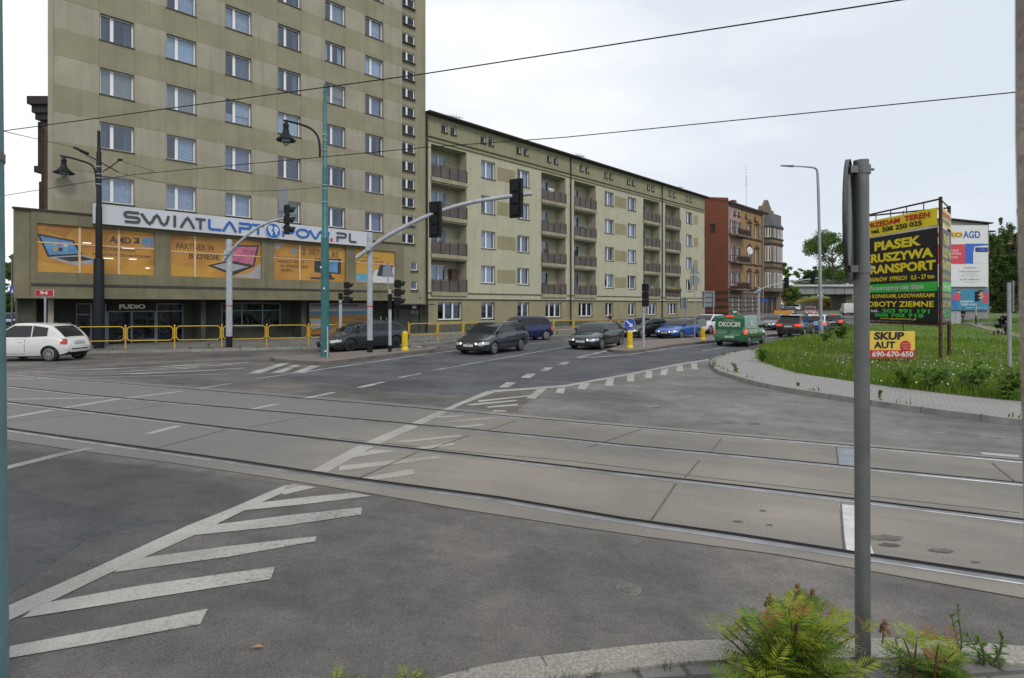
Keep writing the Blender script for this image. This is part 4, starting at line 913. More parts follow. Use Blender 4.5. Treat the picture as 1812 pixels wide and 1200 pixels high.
mb.add([(0, 0, 0), (0, 0, zc+.6), (0, 12, zc+2.6), (0, 12, 0)], [(0, 1, 2, 3)], 4); mb.add([(-.01, .05, 0), (-.01, .05, 4.2), (-.01, 12, 4.2), (-.01, 12, 0)], [(0, 1, 2, 3)], 5)
for z in (.7, 1.4, 2.1, 2.8, 3.5): mb.box(.05, bayx, -.06, 0, z, z+.12, 3)
for z, e in ((4.1, .14), (8.25, .10), (12.4, .12), (zc-.55, .25)): mb.box(.05, bayx, -e, .05, z, z+.22, 3)
mb.box(-.05, bayx, -.4, .05, zc-.25, zc, 3)
for a, b, z0, z1 in wins:
    mb.box(a-.22, a-.03, -.07, 0, z0-.2, z1+.2, 6); mb.box(b+.03, b+.22, -.07, 0, z0-.2, z1+.2, 6); mb.box(a-.3, b+.3, -.16, 0, z0-.35, z0-.2, 3)
    if a > 5.2: mb.add([(a-.4, -.18, z1+.35), (b+.4, -.18, z1+.35), ((a+b)/2, -.18, z1+.95), (a-.4, 0, z1+.35), (b+.4, 0, z1+.35), ((a+b)/2, 0, z1+.95)], [(0, 1, 2), (0, 2, 5, 3), (1, 4, 5, 2), (0, 3, 4, 1)], 3)
for x in (2.0, 3.6, 6.5, 10.3): mb.box(x, x+.55, -.02, .02, zc-1.7, zc-1.1, 7); mb.box(x-.2, x+.75, -.14, 0, zc-1.95, zc-1.75, 3)
mb.build('wall', [M_tenb, M_tens, M_tenp, M_tend, M_gable, M_gableb, M_tens, M_dark], t)
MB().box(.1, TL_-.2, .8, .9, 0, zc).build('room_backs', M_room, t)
for i, (a, b, z0, z1) in enumerate(wins): add_window(t, a, .12, z0, b-a, z1-z0, (.5,), (0, 1, 2)[i % 3], M_cur[0], False)
for a, b, z0, z1 in low: add_window(t, a, .12, z0, b-a, z1-z0, (.5,), 2, M_cur[5], False)
# gable windows
for n_, z0 in ((2.1, 13.0), (3.75, 12.6)):
    f, p, c = window_meshes(.75, 1.35, (), kind=2); o = f.build('window', M_brownw, t, (-.06, n_+.75, z0)); o.rotation_euler = (0, 0, R(-90)); p.build('pane', M_room, o); MB().box(-.1, .85, -.05, .02, 1.4, 1.55).build('lintel', M_tens, o)
# balconies
for zb2, dp in ((12.45, 1.3), (8.3, 1.2), (4.2, 1.2)):
    MB().box(.3, 5.3, -dp, 0, zb2-.2, zb2).build('balcony_slab', M_tens, t)
    f = MB(); f.box(.3, 5.3, -dp, -dp+.05, zb2+.95, zb2+1.02)
    for k in range(26): x = .32+4.95*k/25; f.box(x, x+.04, -dp+.01, -dp+.04, zb2, zb2+.95)
    f.box(.3, .35, -dp, 0, zb2+.95, zb2+1.02); f.box(5.25, 5.3, -dp, 0, zb2+.95, zb2+1.02)
    for k in range(6): y = -dp+dp*k/6; f.box(5.26, 5.29, y, y+.04, zb2, zb2+.95)
    f.box(.35, 5.25, -dp+.05, -dp+.06, zb2+.15, zb2+.8, 0); f.build('balcony_railing', M_rail_b, t)
mb = MB(); mb.lathe([(.05, 0), (.5, .1), (.62, .18)], 16); o = mb.build('satellite_dish', mat('dish white', (.55, .55, .55), .5), t, (4.4, -1.4, 10.2)); o.rotation_euler = (R(80), 0, R(-20))
# turret with bay
bx0 = bayx; bx1 = TL_
mb = MB(); w2 = []
M1 = [(bx0+.6, bx0+1.75)]
plan = [(bx0, 0), (bx0+1.0, -1.3), (bx0+6.0, -1.3), (bx1-.6, 0)]
ztur = TT(1356, 399)[1]*.985
mb.prism([(bx0, .3)]+plan+[(bx1-.6, .3)], 3.9, ztur, 0); mb.box(bx0, bx1-.2, 0, 8, 0, zc+.4, 0)
for z in (3.9, 8.0, 8.9, 12.1, 13.0, ztur-.25): mb.prism([(bx0-.1, .3), (bx0-.1, -.08), (bx0+.95, -1.46), (bx0+6.05, -1.46), (bx1-.5, -.1), (bx1-.5, .3)], z, z+.25, 1)
for z in (8.3, 12.4): [mb.box(bx0+1.3+k*.9, bx0+1.85+k*.9, -1.36, -1.25, z+.05, z+.5, 2) for k in range(5)]
[mb.box(bx0+x0, bx0+x1, -.03, .02, 0, 3.1, 3) for x0, x1 in ((.5, 1.6), (2.3, 4.2), (5.0, 6.6))]; [mb.box(bx0, bx1-.2, -.05, .02, z, z+.1, 1) for z in (.6, 3.3)]  # dark boxes on the wall stand in for shaded door and shop openings
mb.build('bay_turret', [M_tens, M_tend, M_tenb, M_dark], t)
for z0 in (4.7, 9.2, 13.3):
    for x in (bx0+1.6, bx0+3.4, bx0+4.8): 
        o = add_window(t, x, -1.34, z0, .95, 2.5 if z0 < 13 else 1.75, (.5,), 1, M_cur[0], False)
    f, p, c = window_meshes(.9, 2.5 if z0 < 13 else 1.75, (.5,), kind=1); o = f.build('window', M_white, t, (bx0+.28, -.40, z0)); o.rotation_euler = (0, 0, R(-52)); p.build('pane', M_glass, o); c.build('curtain', M_cur[1], o)
mb = MB(); q = [(bx0-.1, .3), (bx0-.1, -.1), (bx0+.95, -1.5), (bx0+6.05, -1.5), (bx1-.5, -.1), (bx1-.5, .3)]
cx_ = bx0+3.4; q2 = [(cx_-1.2, .3), (cx_-1.2, .2), (cx_-.9, -.3), (cx_+.9, -.3), (cx_+1.2, .2), (cx_+1.2, .3)]
mb.add([(x, y, ztur) for x, y in q]+[(x, y, ztur+2.3) for x, y in q2], [(i, (i+1) % 6, 6+(i+1) % 6, 6+i) for i in range(6)]+[(6, 7, 8, 9, 10, 11)]); mb.build('turret_roof', M_slate, t)
mb = MB(); mb.prism([(bx0-.3, zc+.2), (bx0+.2, zc+1.2), (bx0+1.4, zc+1.1), (bx0+2.6, zc+2.5), (bx0+3.2, zc+2.5), (bx0+5.0, zc+.9), (bx0+6.0, zc+.9), (bx0+6.0, zc+.2)], .2, .7, 0, 'y'); mb.build('gable_front', M_tens, t)
mb = MB(); mb.add([(-.1, -.45, zc), (bayx, -.45, zc), (bayx, 6, zc+1.6), (-.1, 6, zc+1.6), (bx1, .6, zc+.3), (bx1, 6, zc+1.6)], [(0, 1, 2, 3), (1, 4, 5, 2)])
rf = mb.build('roof', M_slate, t); MB().box(6, 7, 1.6, 2.3, zc+.3, zc+1.3).build('chimney', M_gable, rf)
mb = MB(); mb.tube([(bx0-.6, 2.5, zc+1), (bx0-.6, 2.5, zc+6.5)], .03, 6); [mb.tube([(bx0-.9, 2.5, zc+5+.5*k), (bx0-.3, 2.5, zc+5+.5*k)], .03, 5) for k in range(7)]; mb.build('aerial', mat('grey aerial', (.2, .2, .2), .5), t)
MB().tube([(bx0-.15, -.15, 0), (bx0-.15, -.15, zc)], .12, 8).build('downpipe', mat('pale downpipe', (.25, .24, .22), .6), t)
# old dark house left of the tower
M_old = mat('sooty old brick', (.030, .024, .022), .95, var=.5, scale=1.5); M_oldr = mat('dull red brick', (.085, .04, .035), .95, var=.4, scale=3)
t = thing('old_house', 'black sooted old house with deep cornice behind the tower', 'house', (-37.0, 44, .2))
mb = MB(); mb.box(.6, 9, 0, 16, 0, 16.5); mb.box(0, .6, .4, 9, 13.0, 16.5); mb.box(.25, .6, .2, 9, 3, 11.8); mb.build('wall', M_old, t)
mb = MB(); mb.box(-.1, 9, -.5, 16, 17.6, 18.2); mb.box(.1, 9, -.3, 16, 17.0, 17.6); mb.box(.25, 9, -.15, 16, 16.5, 17.0); mb.box(-.05, 1.0, .1, 9, 12.5, 13.0); mb.build('cornice', M_dark, t)
mb = MB(); mb.box(.9, 1.15, -.06, 0, 3, 16); mb.build('brick_edge', M_oldr, t)
mb = MB(); mb.add([(-.1, -.5, 18.2), (9, -.5, 18.2), (9, 5, 20), (-.1, 16, 18.2)], [(0, 1, 2), (0, 2, 3)]); mb.build('roof', M_dark, t)
mb = MB(); [mb.box(1.6+k*1.5, 2.5+k*1.5, -.02, .1, z, z+1.8) for k in range(4) for z in (4.5, 8.5, 12.5)]; mb.build('window', M_room, t)
# overpass
M_ledge = mat('pale concrete ledge', (.46, .47, .48), .85, var=.15, scale=.5, dirt=.3); M_gird = mat('grey girder', (.25, .255, .265), .8, var=.15, scale=.3, streak=.4); M_net = mat('green grey railing mesh', (.14, .17, .15), .7, var=.2)
YB = 130.; BX0, BX1 = 52., 100.; t = thing('overpass', 'grey concrete road overpass spanning the street far beyond the cars', 'overpass', (BX0, YB, 0)); 
bz0 = CZ+19.5*YB/1007; bz1 = CZ+33*YB/1007; bz2 = CZ+36.5*YB/1007; bz3 = CZ+44*YB/1007; bl = BX1-BX0
mb = MB(); mb.box(0, bl, .5, 9, bz0, bz1); [mb.box(2.2*k, 2.2*k+.06, .46, .5, bz0, bz1, 1) for k in range(1, 22)]; mb.build('girder', [M_gird, M_dark], t)
MB().box(0, bl, 0, 9.5, bz1, bz2).build('deck_edge', M_ledge, t)
f = MB(); [f.box(1.8*k, 1.8*k+.06, .2, .26, bz2, bz3) for k in range(27)]; [f.box(0, bl, .2, .25, bz2+.25*k, bz2+.25*k+.05) for k in range(1, 5)]; f.build('railing', M_net, t)
hz = H(78, YB); 
for q in ((77.2-BX0, 78.6-BX0, 1.5, 8), (bl-6, bl, 1, 9), (-2, 6.5, 2.5, 9)): MB().box(*q, hz-1, bz0).build('pier', M_kerbdark, t)
# yellow ramp wall
M_yel = mat('yellow wall paint', (.52, .34, .04), .8, var=.12, scale=.4, dirt=.3); M_wc = mat('grey ramp wall', (.21, .20, .185), .9, var=.2, scale=.4, dirt=.5)
YW = 146.; t = thing('ramp_wall', 'grey ramp wall with a yellow band, beyond the overpass', 'wall', (0, YW, 0))
pz = lambda py: CZ+(540-py)*YW/1007; pxx = lambda px: (px-906)/1007*YW
mb = MB(); mb.prism([(pxx(1388), pz(537.6)), (pxx(1428), pz(533.5)), (pxx(1452), pz(531.7)), (pxx(1452), pz(550)), (pxx(1388), pz(550))], 0, .6, 0, 'y'); mb.build('wall', M_wc, t)
mb = MB(); mb.prism([(pxx(1386), pz(535)), (pxx(1428), pz(529.6)), (pxx(1452), pz(527.6)), (pxx(1452), pz(531.8)), (pxx(1428), pz(533.6)), (pxx(1386), pz(538.4))], -.05, .65, 0, 'y'); mb.build('yellow_band', M_yel, t)
t = thing('mural_wall', 'stepped yellow wall with a dark horse painted on it, beyond the overpass', 'wall', (0, YW-4, 0)); YW = 142.
mb = MB(); mb.prism([(pxx(1454), pz(528)), (pxx(1470), pz(528)), (pxx(1472), pz(531)), (pxx(1477), pz(532)), (pxx(1479), pz(535)), (pxx(1482), pz(535.5)), (pxx(1482), pz(543)), (pxx(1466), pz(543)), (pxx(1456), pz(541))], 0, .5, 0, 'y'); mb.build('wall', M_yel, t)
mb = MB(); mb.prism([(pxx(1450), pz(541)), (pxx(1466), pz(543)), (pxx(1490), pz(544)), (pxx(1500), pz(541)), (pxx(1500), pz(551)), (pxx(1450), pz(551))], -.1, .6, 0, 'y'); mb.build('wall_base', M_wc, t)
mb = MB(); mb.prism([(pxx(a), pz(b)) for a, b in ((1459.5, 534), (1463, 533), (1465, 536.5), (1470, 537.5), (1472.5, 539), (1472, 543), (1470.5, 543), (1470, 540), (1466, 540), (1465.5, 543), (1464, 543), (1463.5, 538), (1462, 535.5), (1460, 536))], -.06, 0, 0, 'y'); mb.build('horse_painting', M_dark, t)
t = thing('pale_house', 'pale house front seen under the overpass behind yellow ramp wall', 'house', (pxx(1438), 190, 0)); YW = 190.
mb = MB(); mb.box(0, pxx(1500)-pxx(1438), 0, 8, 0, pz(521)+6); mb.build('wall', mat('pale plaster', (.45, .40, .35), .9, var=.2, scale=.3), t); [MB().box(3+4*k, 4.4+4*k, -.05, .02, pz(534), pz(526)).build('window', M_room, t) for k in range(3)]
# green slope beyond
def bank(name, pts, m, lab):
    mb = MB(); n = len(pts); vs = []
    for (px, y0, y1, Y) in pts: a = V(px, y0, Y); b = V(px, y1, Y+12); vs += [(a.x, a.y, a.z-1.5), tuple(a), tuple(b), (b.x, b.y+30, b.z)]
    mb.add(vs, [(4*i+k, 4*i+4+k, 4*i+5+k, 4*i+1+k) for i in range(n-1) for k in range(3)]); return tag(mb.build(name, m, smooth=60), lab, kind='structure')
bank('grass_bank', [(1455, 541, 534, 150), (1470, 538, 531, 150), (1500, 541, 525, 148), (1520, 546, 522, 146), (1560, 546, 520, 146)], M_grass, 'green slope behind the mural wall')
bank('grass_bank', [(1660, 567, 560, 64), (1705, 566, 558, 64), (1740, 564, 553, 64), (1812, 562, 551, 64), (1900, 562, 551, 64)], M_grass, 'green bank under the billboards')
# building with two billboards
YA = 64.; ax = lambda px: (px-906)/1007*YA; az = lambda py: CZ+(540-py)*YA/1007
M_agd = mat('grey side wall', (.25, .25, .245), .9, var=.15, scale=.4, streak=.4)
t = thing('grey_building', 'grey blank gable carrying two stacked billboards', 'building', (0, YA, 0))
mb = MB(); mb.prism([(ax(1668), az(576)), (ax(1751), az(576)), (ax(1751), az(397)), (ax(1668), az(388))], .1, 6, 0, 'y'); mb.build('wall', M_agd, t)
mb = MB(); mb.prism([(ax(1666), az(387)), (ax(1755), az(396.2)), (ax(1755), az(394.2)), (ax(1666), az(385))], -.25, 6.2, 0, 'y'); mb.box(ax(1749), ax(1758), -.3, .2, az(411), az(408.5)); mb.build('roof', M_roof, t)
t = thing('billboard', 'white wall billboard with blue AGD letters, upper of the two', 'billboard', (0, YA, 0))
wB = ax(1747); M_bw = mat('billboard white', (.64, .65, .67), .6, var=.04, scale=.3); M_bred = mat('billboard red', (.55, .055, .085), .6, var=.04); M_bblue = mat('billboard blue', (.035, .12, .48), .6, var=.04); M_byel = mat('billboard yellow', (.66, .50, .12), .6, var=.04); M_bnav = mat('navy', (.03, .05, .2), .6, var=.1); M_bbr = mat('brown lettering', (.20, .06, .035), .6, var=.1); M_bgr = mat('grey lettering', (.13, .13, .15), .6, var=.1)
mb = MB(); mb.box(ax(1655), wB, -.12, 0.05, az(507.5), az(399)); Q = lambda x0, x1, y0, y1, m_, e=.123: mb.box(ax(x0), ax(x1), -e, -.11, az(y1), az(y0), m_)
Q(1655.2, 1706, 432.5, 467.5, 1); Q(1706, 1747, 431.5, 467, 2); Q(1655, 1702, 410.5, 421.5, 3)
tx = lambda s, x0, x1, y0, y1, m_, b=.02, e=-.125: text(mb, s, ax(x0), az(y1), ax(x1)-ax(x0), az(y0)-az(y1), e, m_, b)
tx('EURO', 1657, 1701, 412.5, 419.5, 5); tx('AGD', 1702.5, 1733, 409, 422, 2, .035)
tx('OKAZJE', 1668, 1695, 442, 446, 0, .01); tx('NAJLEPSZE', 1668, 1699, 447.5, 451.5, 0, .01); tx('ŻYCIE', 1679, 1693, 453, 457, 0, .01)
mb.add([(ax(1723), -.126, az(436.5)), (ax(1746.8), -.126, az(434.5)), (ax(1746.8), -.126, az(466.8)), (ax(1720.5), -.126, az(466.8)), (ax(1720.5), -.126, az(448))], [(0, 1, 2, 3, 4)], 0)
Q(1724, 1746.5, 438, 446.5, 4, .128); Q(1733, 1741, 440, 444, 2, .129)
tx('CHORZÓW', 1703, 1726, 472.5, 475.5, 6, .01); tx('PARK HANDLOWY', 1696.5, 1733, 479.5, 482, 6, .01); tx('ul. Sikorskiego', 1703, 1726, 484, 486, 6, 0); tx('Batorego 10', 1700, 1730, 487.5, 489.5, 6, 0); tx('SKLEP FIRMOWY', 1697, 1732, 493.5, 496, 6, .01); tx('ul. Wolności 11', 1701, 1728, 498, 500, 6, 0)
mb.build('sheet', [M_bw, M_bred, M_bblue, M_byel, M_bnav, M_bbr, M_bgr], t)
t = thing('billboard', 'blue wall billboard showing two people in red, lower of the two', 'billboard', (0, YA, 0))
M_bcy = mat('billboard cyan blue', (.035, .21, .34), .6, var=.10, scale=.5); M_skin = mat('printed skin', (.50, .27, .18), .6, var=.1); M_bhair = mat('printed dark hair', (.03, .022, .02), .6)
mb = MB(); mb.box(ax(1660), wB+.1, -.12, .05, az(549), az(512.5))
pp = lambda pts, m_, e=.126: mb.add([(ax(a), -e, az(b)) for a, b in pts], [tuple(range(len(pts)))], m_)
pp([(1683, 530), (1686, 521), (1692, 518), (1696, 522), (1697, 526), (1703, 525), (1703, 527), (1694, 530), (1690, 532)], 1); pp([(1683, 530), (1690, 532), (1691, 540), (1692, 547), (1689, 547), (1687, 538), (1683, 540)], 2)
pp([(1692, 518), (1691, 515), (1695, 513.5), (1698, 515), (1698, 518.5), (1695, 520)], 3, .128); pp([(1691, 516), (1692, 513), (1697, 512.8), (1698.5, 514.5), (1694, 515)], 4, .13)
pp([(1737, 535), (1738, 524), (1742, 517), (1747, 514), (1747, 536), (1741, 538)], 1); pp([(1727, 520), (1730, 515), (1736, 515), (1738, 520), (1735, 525), (1730, 525)], 3, .128); pp([(1726, 519), (1729, 513.5), (1737, 513), (1739, 517), (1734, 516.5), (1729, 518)], 4, .13); pp([(1727, 524), (1736, 521), (1739, 526), (1733, 530)], 3, .127)
tx('NAJLEPSZY', 1698, 1722, 532, 536, 5, .03); tx('TYLKO U NAS', 1698, 1726, 537, 541, 5, .03); tx('polska-telefonia.pl', 1709, 1744, 543.5, 546, 5, .0)
mb.build('sheet', [M_bcy, M_bred, M_bblue, M_skin, M_bhair, M_bw], t)
# far street strip and footpath on the plot
M_asf = mat('far asphalt', (.15, .148, .145), .9, var=.1)
tag(drape('far_street', gxy([(1690, 576), (1730, 577.5), (1830, 571.5), (1830, 566.5), (1690, 569)], .0), .20, M_asf, 1.), 'narrow asphalt street behind the grass plot', kind='structure')
tag(drape('footpath', gxy([(1716, 577), (1735, 577), (1780, 588), (1830, 604), (1830, 610), (1770, 592)], .0), .18, mat('trodden path', (.20, .17, .13), .95, var=.2), 1.), 'trodden path across the grass', kind='structure')
# ================================================================ big billboard on the grass
M_rustp = mat('rusty steel', (.075, .032, .022), .85, .2, var=.5, scale=6, bump=.3, bscale=30)
M_bk = mat('banner black', (.012, .012, .017), .4, var=.2, scale=.7); M_ylw = mat('banner yellow', (.78, .62, .02), .5, var=.05, scale=1.2); M_brd = mat('banner red', (.46, .02, .02), .5, var=.05); M_bgn = mat('banner green', (.04, .44, .06), .5, var=.05); M_bwh = mat('banner white', (.58, .58, .58), .5, var=.05)
P0 = G(1661.5, 640, .13); Yl = P0.y*1.2; PL = Vector(((1521-906)/1007*Yl, Yl, 0)); PR = Vector(((1679.5-906)/1007*(P0.y+2.05), P0.y+2.05, 0))
d_ = (P0-PL).to_2d(); wP = d_.length; rzP = math.atan2(d_.y, d_.x); zP = lambda py: CZ+(540-py)*P0.y/1007
gz = P0.z; t = thing('billboard', 'black and yellow billboard on rusty posts advertising sand and gravel transport', 'billboard', (PL.x, PL.y, gz), rzP)
def loc_(p): v = Vector((p.x-PL.x, p.y-PL.y)); c, s = math.cos(-rzP), math.sin(-rzP); return (v.x*c-v.y*s, v.x*s+v.y*c)
prx, pry = loc_(PR); ztop = zP(348.5)-gz
for x, y in ((0, .07), (wP+.02, .05), (prx, pry)): MB().box(x-.045, x+.045, y-.045, y+.045, -.3, ztop).build('post', M_rustp, t)
for z in (ztop-.08, zP(570)-gz-.12): 
    mb = MB(); mb.tube([(0, .07, z), (wP, .05, z), (prx, pry, z), (0, .07, z)], .04, 6); mb.build('beam', M_rustp, t)
mb = MB(); [mb.tube([(x, .12, zP(570)-gz-.1), (x+.02, .12, ztop-.1)], .022, 5) for x in (wP*.2, wP*.4, wP*.6, wP*.8)]; mb.tube([(prx*.5, pry*.5+.05, .1), (prx*.5, pry*.5+.05, ztop)], .02, 5); mb.build('brace', M_rustp, t)
bt, bb = zP(402)-gz, zP(571.5)-gz; yt, yb = zP(366)-gz, zP(397)-gz; hB = bt-bb
bz = lambda f_: bt-hB*f_
def board(mb, x0, w, y):
    mb.box(x0, x0+w, y, y+.03, bb, bt, 0); tt = lambda s, a, b_, f0, f1, m_, bo=.03: text(mb, s, x0+w*a, bz(f1), w*(b_-a), bz(f0)-bz(f1), y-.003, m_, bo)
    tt('PIASEK', .22, .82, .055, .165, 1, .045); tt('KRUSZYWA', .06, .96, .20, .305, 1, .045); tt('TRANSPORT', .05, .985, .335, .44, 1, .045); tt('MATERIAŁÓW  SYPKICH   0,5 - 27 ton', .03, .97, .47, .54, 1, .025)
    mb.box(x0, x0+w, y-.004, y, bz(.665), bz(.565), 2); text(mb, 'Zaopatrujemy cały śląsk', x0+w*.14, bz(.65), w*.72, hB*.07, y-.008, 3, .02)
    tt('usługi KOPARKAMI, ŁADOWARKAMI', .04, .97, .685, .745, 1, .02); tt('ROBOTY ZIEMNE', .05, .965, .77, .835, 1, .025); tt('tel.', .16, .28, .862, .90, 3, .03); tt('503 991 191', .33, .92, .857, .905, 2, .04); tt('508 703 718', .22, .85, .91, .952, 2, .04); tt('www.opaldominex.pl', .30, .76, .958, .985, 1, .01)
mb = MB(); board(mb, .02, wP-.1, 0.0); mb.build('board', [M_bk, M_ylw, M_bgn, M_bwh], t)
mb = MB(); n = 14; vs = []
for i in range(n+1): x = .02+(wP-.12)*i/n; w_ = .02*math.sin(i*1.7); vs += [(x, .03+w_, yb-.05*(1-i/n)), (x, .03-w_*.7, yt)]
mb.add(vs, [(2*i, 2*i+2, 2*i+3, 2*i+1) for i in range(n)], 0); text(mb, 'SPRZEDAM  TEREN', .30, yb+(yt-yb)*.52, wP-.75, (yt-yb)*.34, .0, 1, .035); text(mb, 'tel. 508 250 025', .75, yb+(yt-yb)*.12, wP-1.6, (yt-yb)*.31, .0, 2, .03)
mb.box(.02, wP-.1, .05, .06, bt, yb-.0, 3); mb.build('banner', [M_ylw, M_brd, M_bk, M_bwh], t)
d2 = (PR-P0).to_2d(); w2_ = d2.length; rz2 = math.atan2(d2.y, d2.x)
mb = MB(); board(mb, 0, w2_-.1, 0.0); o = mb.build('side_board', [mat('banner faded black', (.055, .06, .07), .5, var=.2), mat('faded yellow', (.48, .43, .10), .5), M_bgn, M_bwh], t); lx_, ly_ = loc_(P0); o.location = (lx_+.06, ly_+.05, 0); o.rotation_euler = (0, 0, rz2-rzP)
mb = MB(); mb.box(0, w2_-.1, 0, .01, yb, yt); text(mb, 'SPRZEDAM TEREN', .1, yb+(yt-yb)*.5, w2_-.4, (yt-yb)*.3, -.004, 1, .03); text(mb, 'tel. 508 250 025', .2, yb+(yt-yb)*.15, w2_-.7, (yt-yb)*.26, -.004, 2, .03)
o = mb.build('side_banner', [mat('faded banner yellow', (.56, .47, .12), .5), M_brd, M_bk], t); o.location = (lx_+.06, ly_+.05, 0); o.rotation_euler = (0, 0, rz2-rzP)
# small sign board in the grass
ys_ = 21.6; a = V(1519, 630, ys_); b = V(1619, 635, ys_); t = thing('sign_board', 'yellow and red SKUP AUT board low in the grass', 'sign', (a.x, ys_, H(a.x, ys_)+.13)); k_ = ys_/1007
ww = b.x-a.x; zb0 = CZ-(634-540)*k_-t.location.z; zb1 = CZ-(586-540)*k_-t.location.z; hh = zb1-zb0
mb = MB(); mb.box(0, ww, 0, .02, zb0, zb1, 1); mb.box(0, ww, -.003, 0, zb0, zb0+hh*.30, 3); mb.box(0, ww*.2, -.004, 0, zb0+hh*.3, zb1, 2)
text(mb, 'SKUP', ww*.27, zb0+hh*.68, ww*.53, hh*.29, -.006, 2, .045, .1); text(mb, 'AUT', ww*.27, zb0+hh*.36, ww*.38, hh*.26, -.006, 2, .035); text(mb, '690-670-650', ww*.24, zb0+hh*.05, ww*.73, hh*.21, -.006, 4, .03)
mb.disc((ww*.83, -.008, zb0+hh*.45), hh*.2, (0, 1, 0), .01, 24, 3); [text(mb, s, ww*.83-hh*.15*q, zb0+hh*(.51-.085*i), hh*.3*q, hh*.045, -.014, 4, .0) for i, (s, q) in enumerate((('płacimy', .8), ('najwięcej', 1), ('PLN', .5)))]
mb.build('panel', [M_bwh, mat('sign gold', (.68, .47, .07), .5, var=.08, scale=1.5), M_bk, M_brd, M_bwh], t); [MB().box(x-.025, x+.025, .03, .08, -.1, zb1-.05).build('stake', M_rustp, t) for x in (ww*.2, ww*.55, ww*.9)]
# ================================================================ street furniture
M_galv = mat('galvanised steel', (.33, .35, .37), .5, .45, var=.15, scale=5); M_galvd = mat('weathered grey pole', (.14, .147, .146), .5, .4, var=.2, scale=7, streak=.4)
M_gpaint = mat('light grey pole paint', (.36, .39, .43), .5, var=.15, scale=6, streak=.35, dirt=.3); M_teal = mat('teal pole paint', (.022, .125, .125), .42, var=.22, scale=4, streak=.35); M_tealn = mat('pale teal pole paint', (.09, .19, .205), .45, var=.15, scale=9, streak=.3)
M_blk = mat('black paint', (.009, .010, .014), .55, var=.2, spec=.25); M_blk2 = mat('signal housing black', (.008, .009, .011), .6, var=.2, spec=.25); M_lens = mat('unlit signal lens', (.03, .03, .03), .2)
M_signb = mat('grey back of sign', (.22, .235, .255), .6, .3, var=.1, scale=3); M_yp = mat('yellow paint', (.52, .33, .025), .5, var=.12, scale=4, dirt=.3); M_ybol = mat('yellow plastic', (.62, .45, .008), .45, var=.1, scale=4)
M_redb = mat('red band', (.45, .05, .02), .5); M_lampg = glass_mat('lamp glass', (.9, .9, .88), .3); M_sblue = mat('sign blue', (.012, .07, .42), .4, var=.04); M_swh = mat('sign white', (.6, .6, .6), .45, var=.04); M_sred = mat('sign red', (.36, .012, .022), .4, var=.04)
def pyz(Y, py): return CZ+(HY-py)*Y/F
def hv(px, py, Y, base): v = V(px, py, Y); return (v.x-base.x, v.y-base.y, v.z-base.z)
def signal(label, loc, face, h, n=3, bw=0., post=None, group='traffic lights'):
    """signal head: origin at its foot (or head centre bottom); face = heading the lenses look to, degrees"""
    t = thing('traffic_light', label, 'traffic light', loc, R(face+90), group); signal_parts(t, (0, 0, 0), h, n, bw); return t
def signal_parts(par, off, h, n=3, bw=0., rz=None):
    u = h/n; w = min(.42, u*.78); b = MB()
    if bw: b.box(-w/2-bw, w/2+bw, .07, .10, -.06, h+.06); b.box(-w/2-bw, w/2+bw, -.06, .07, -.06, -.02); b.box(-w/2-bw, w/2+bw, -.06, .07, h+.02, h+.06); b.box(-w/2-bw, -w/2-bw+.03, -.06, .07, -.02, h+.02); b.box(w/2+bw-.03, w/2+bw, -.06, .07, -.02, h+.02)
    for i in range(n): b.box(-w/2, w/2, -.12, .10, u*i+.015, u*(i+1)-.015); b.box(-w/2+.03, w/2-.03, .10, .15, u*i+.05, u*(i+1)-.05)
    r = w*.42
    for i in range(n):
        cz = u*(i+.5); m = 14; vs = []
        for k in range(m+1):
            a = R(-35+250*k/m); vs += [(r*math.cos(a), -.12, cz+r*math.sin(a)), (r*1.02*math.cos(a), -.12-r*(1.25+.55*math.sin(a)), cz+r*1.02*math.sin(a)-.02)]
        b.add(vs, [(2*k, 2*k+1, 2*k+3, 2*k+2) for k in range(m)])
    o = b.build('housing', M_blk2, par, off)
    if rz is not None: o.rotation_euler = (0, 0, rz)
    for i in range(n): MB().disc((0, -.125, u*(i+.5)), r*.94, (0, 1, 0), .03, 16).build('lens', M_lens, o)
    return o
# teal tram pole on the median
p = G(575, 632, .13); t = thing('tram_pole', 'tall teal stepped tram pole with lamp arm on the median island', 'tram pole', p); k_ = p.y/F
zt_ = lambda py: pyz(p.y, py)-p.z
mb = MB(); mb.lathe([(14*k_/2+.02, 0), (14.5*k_/2, .1), (13.5*k_/2, zt_(424)), (13.6*k_/2, zt_(420)), (10.6*k_/2, zt_(418)), (9.4*k_/2, zt_(300)), (9.4*k_/2, zt_(298)), (8*k_/2, zt_(297)), (7*k_/2, zt_(186)), (6*k_/2, zt_(184)), (5.2*k_/2, zt_(150)), (0, zt_(149))], 20); mb.build('pole', M_teal, t, smooth=40)
MB().box(.14, .19, -.2, -.16, .0, 1.25).build('cable_guard', M_gpaint, t)
mb = MB(); [mb.lathe([(r*k_/2, zt_(y)), (r*k_/2, zt_(y-1.6))], 14) for y, r in ((240, 9.4), (250, 9.6), (267, 9.8), (329, 12), (336, 12), (359, 12.4))]; mb.build('clamp', M_galv, t)
mb = MB(); [mb.box(x-.035, x+.035, -.20, -.165, z, z+.07) for x, z in ((.03, 2.75), (-.1, 3.6), (.08, .22))]; mb.build('sticker', M_swh, t)
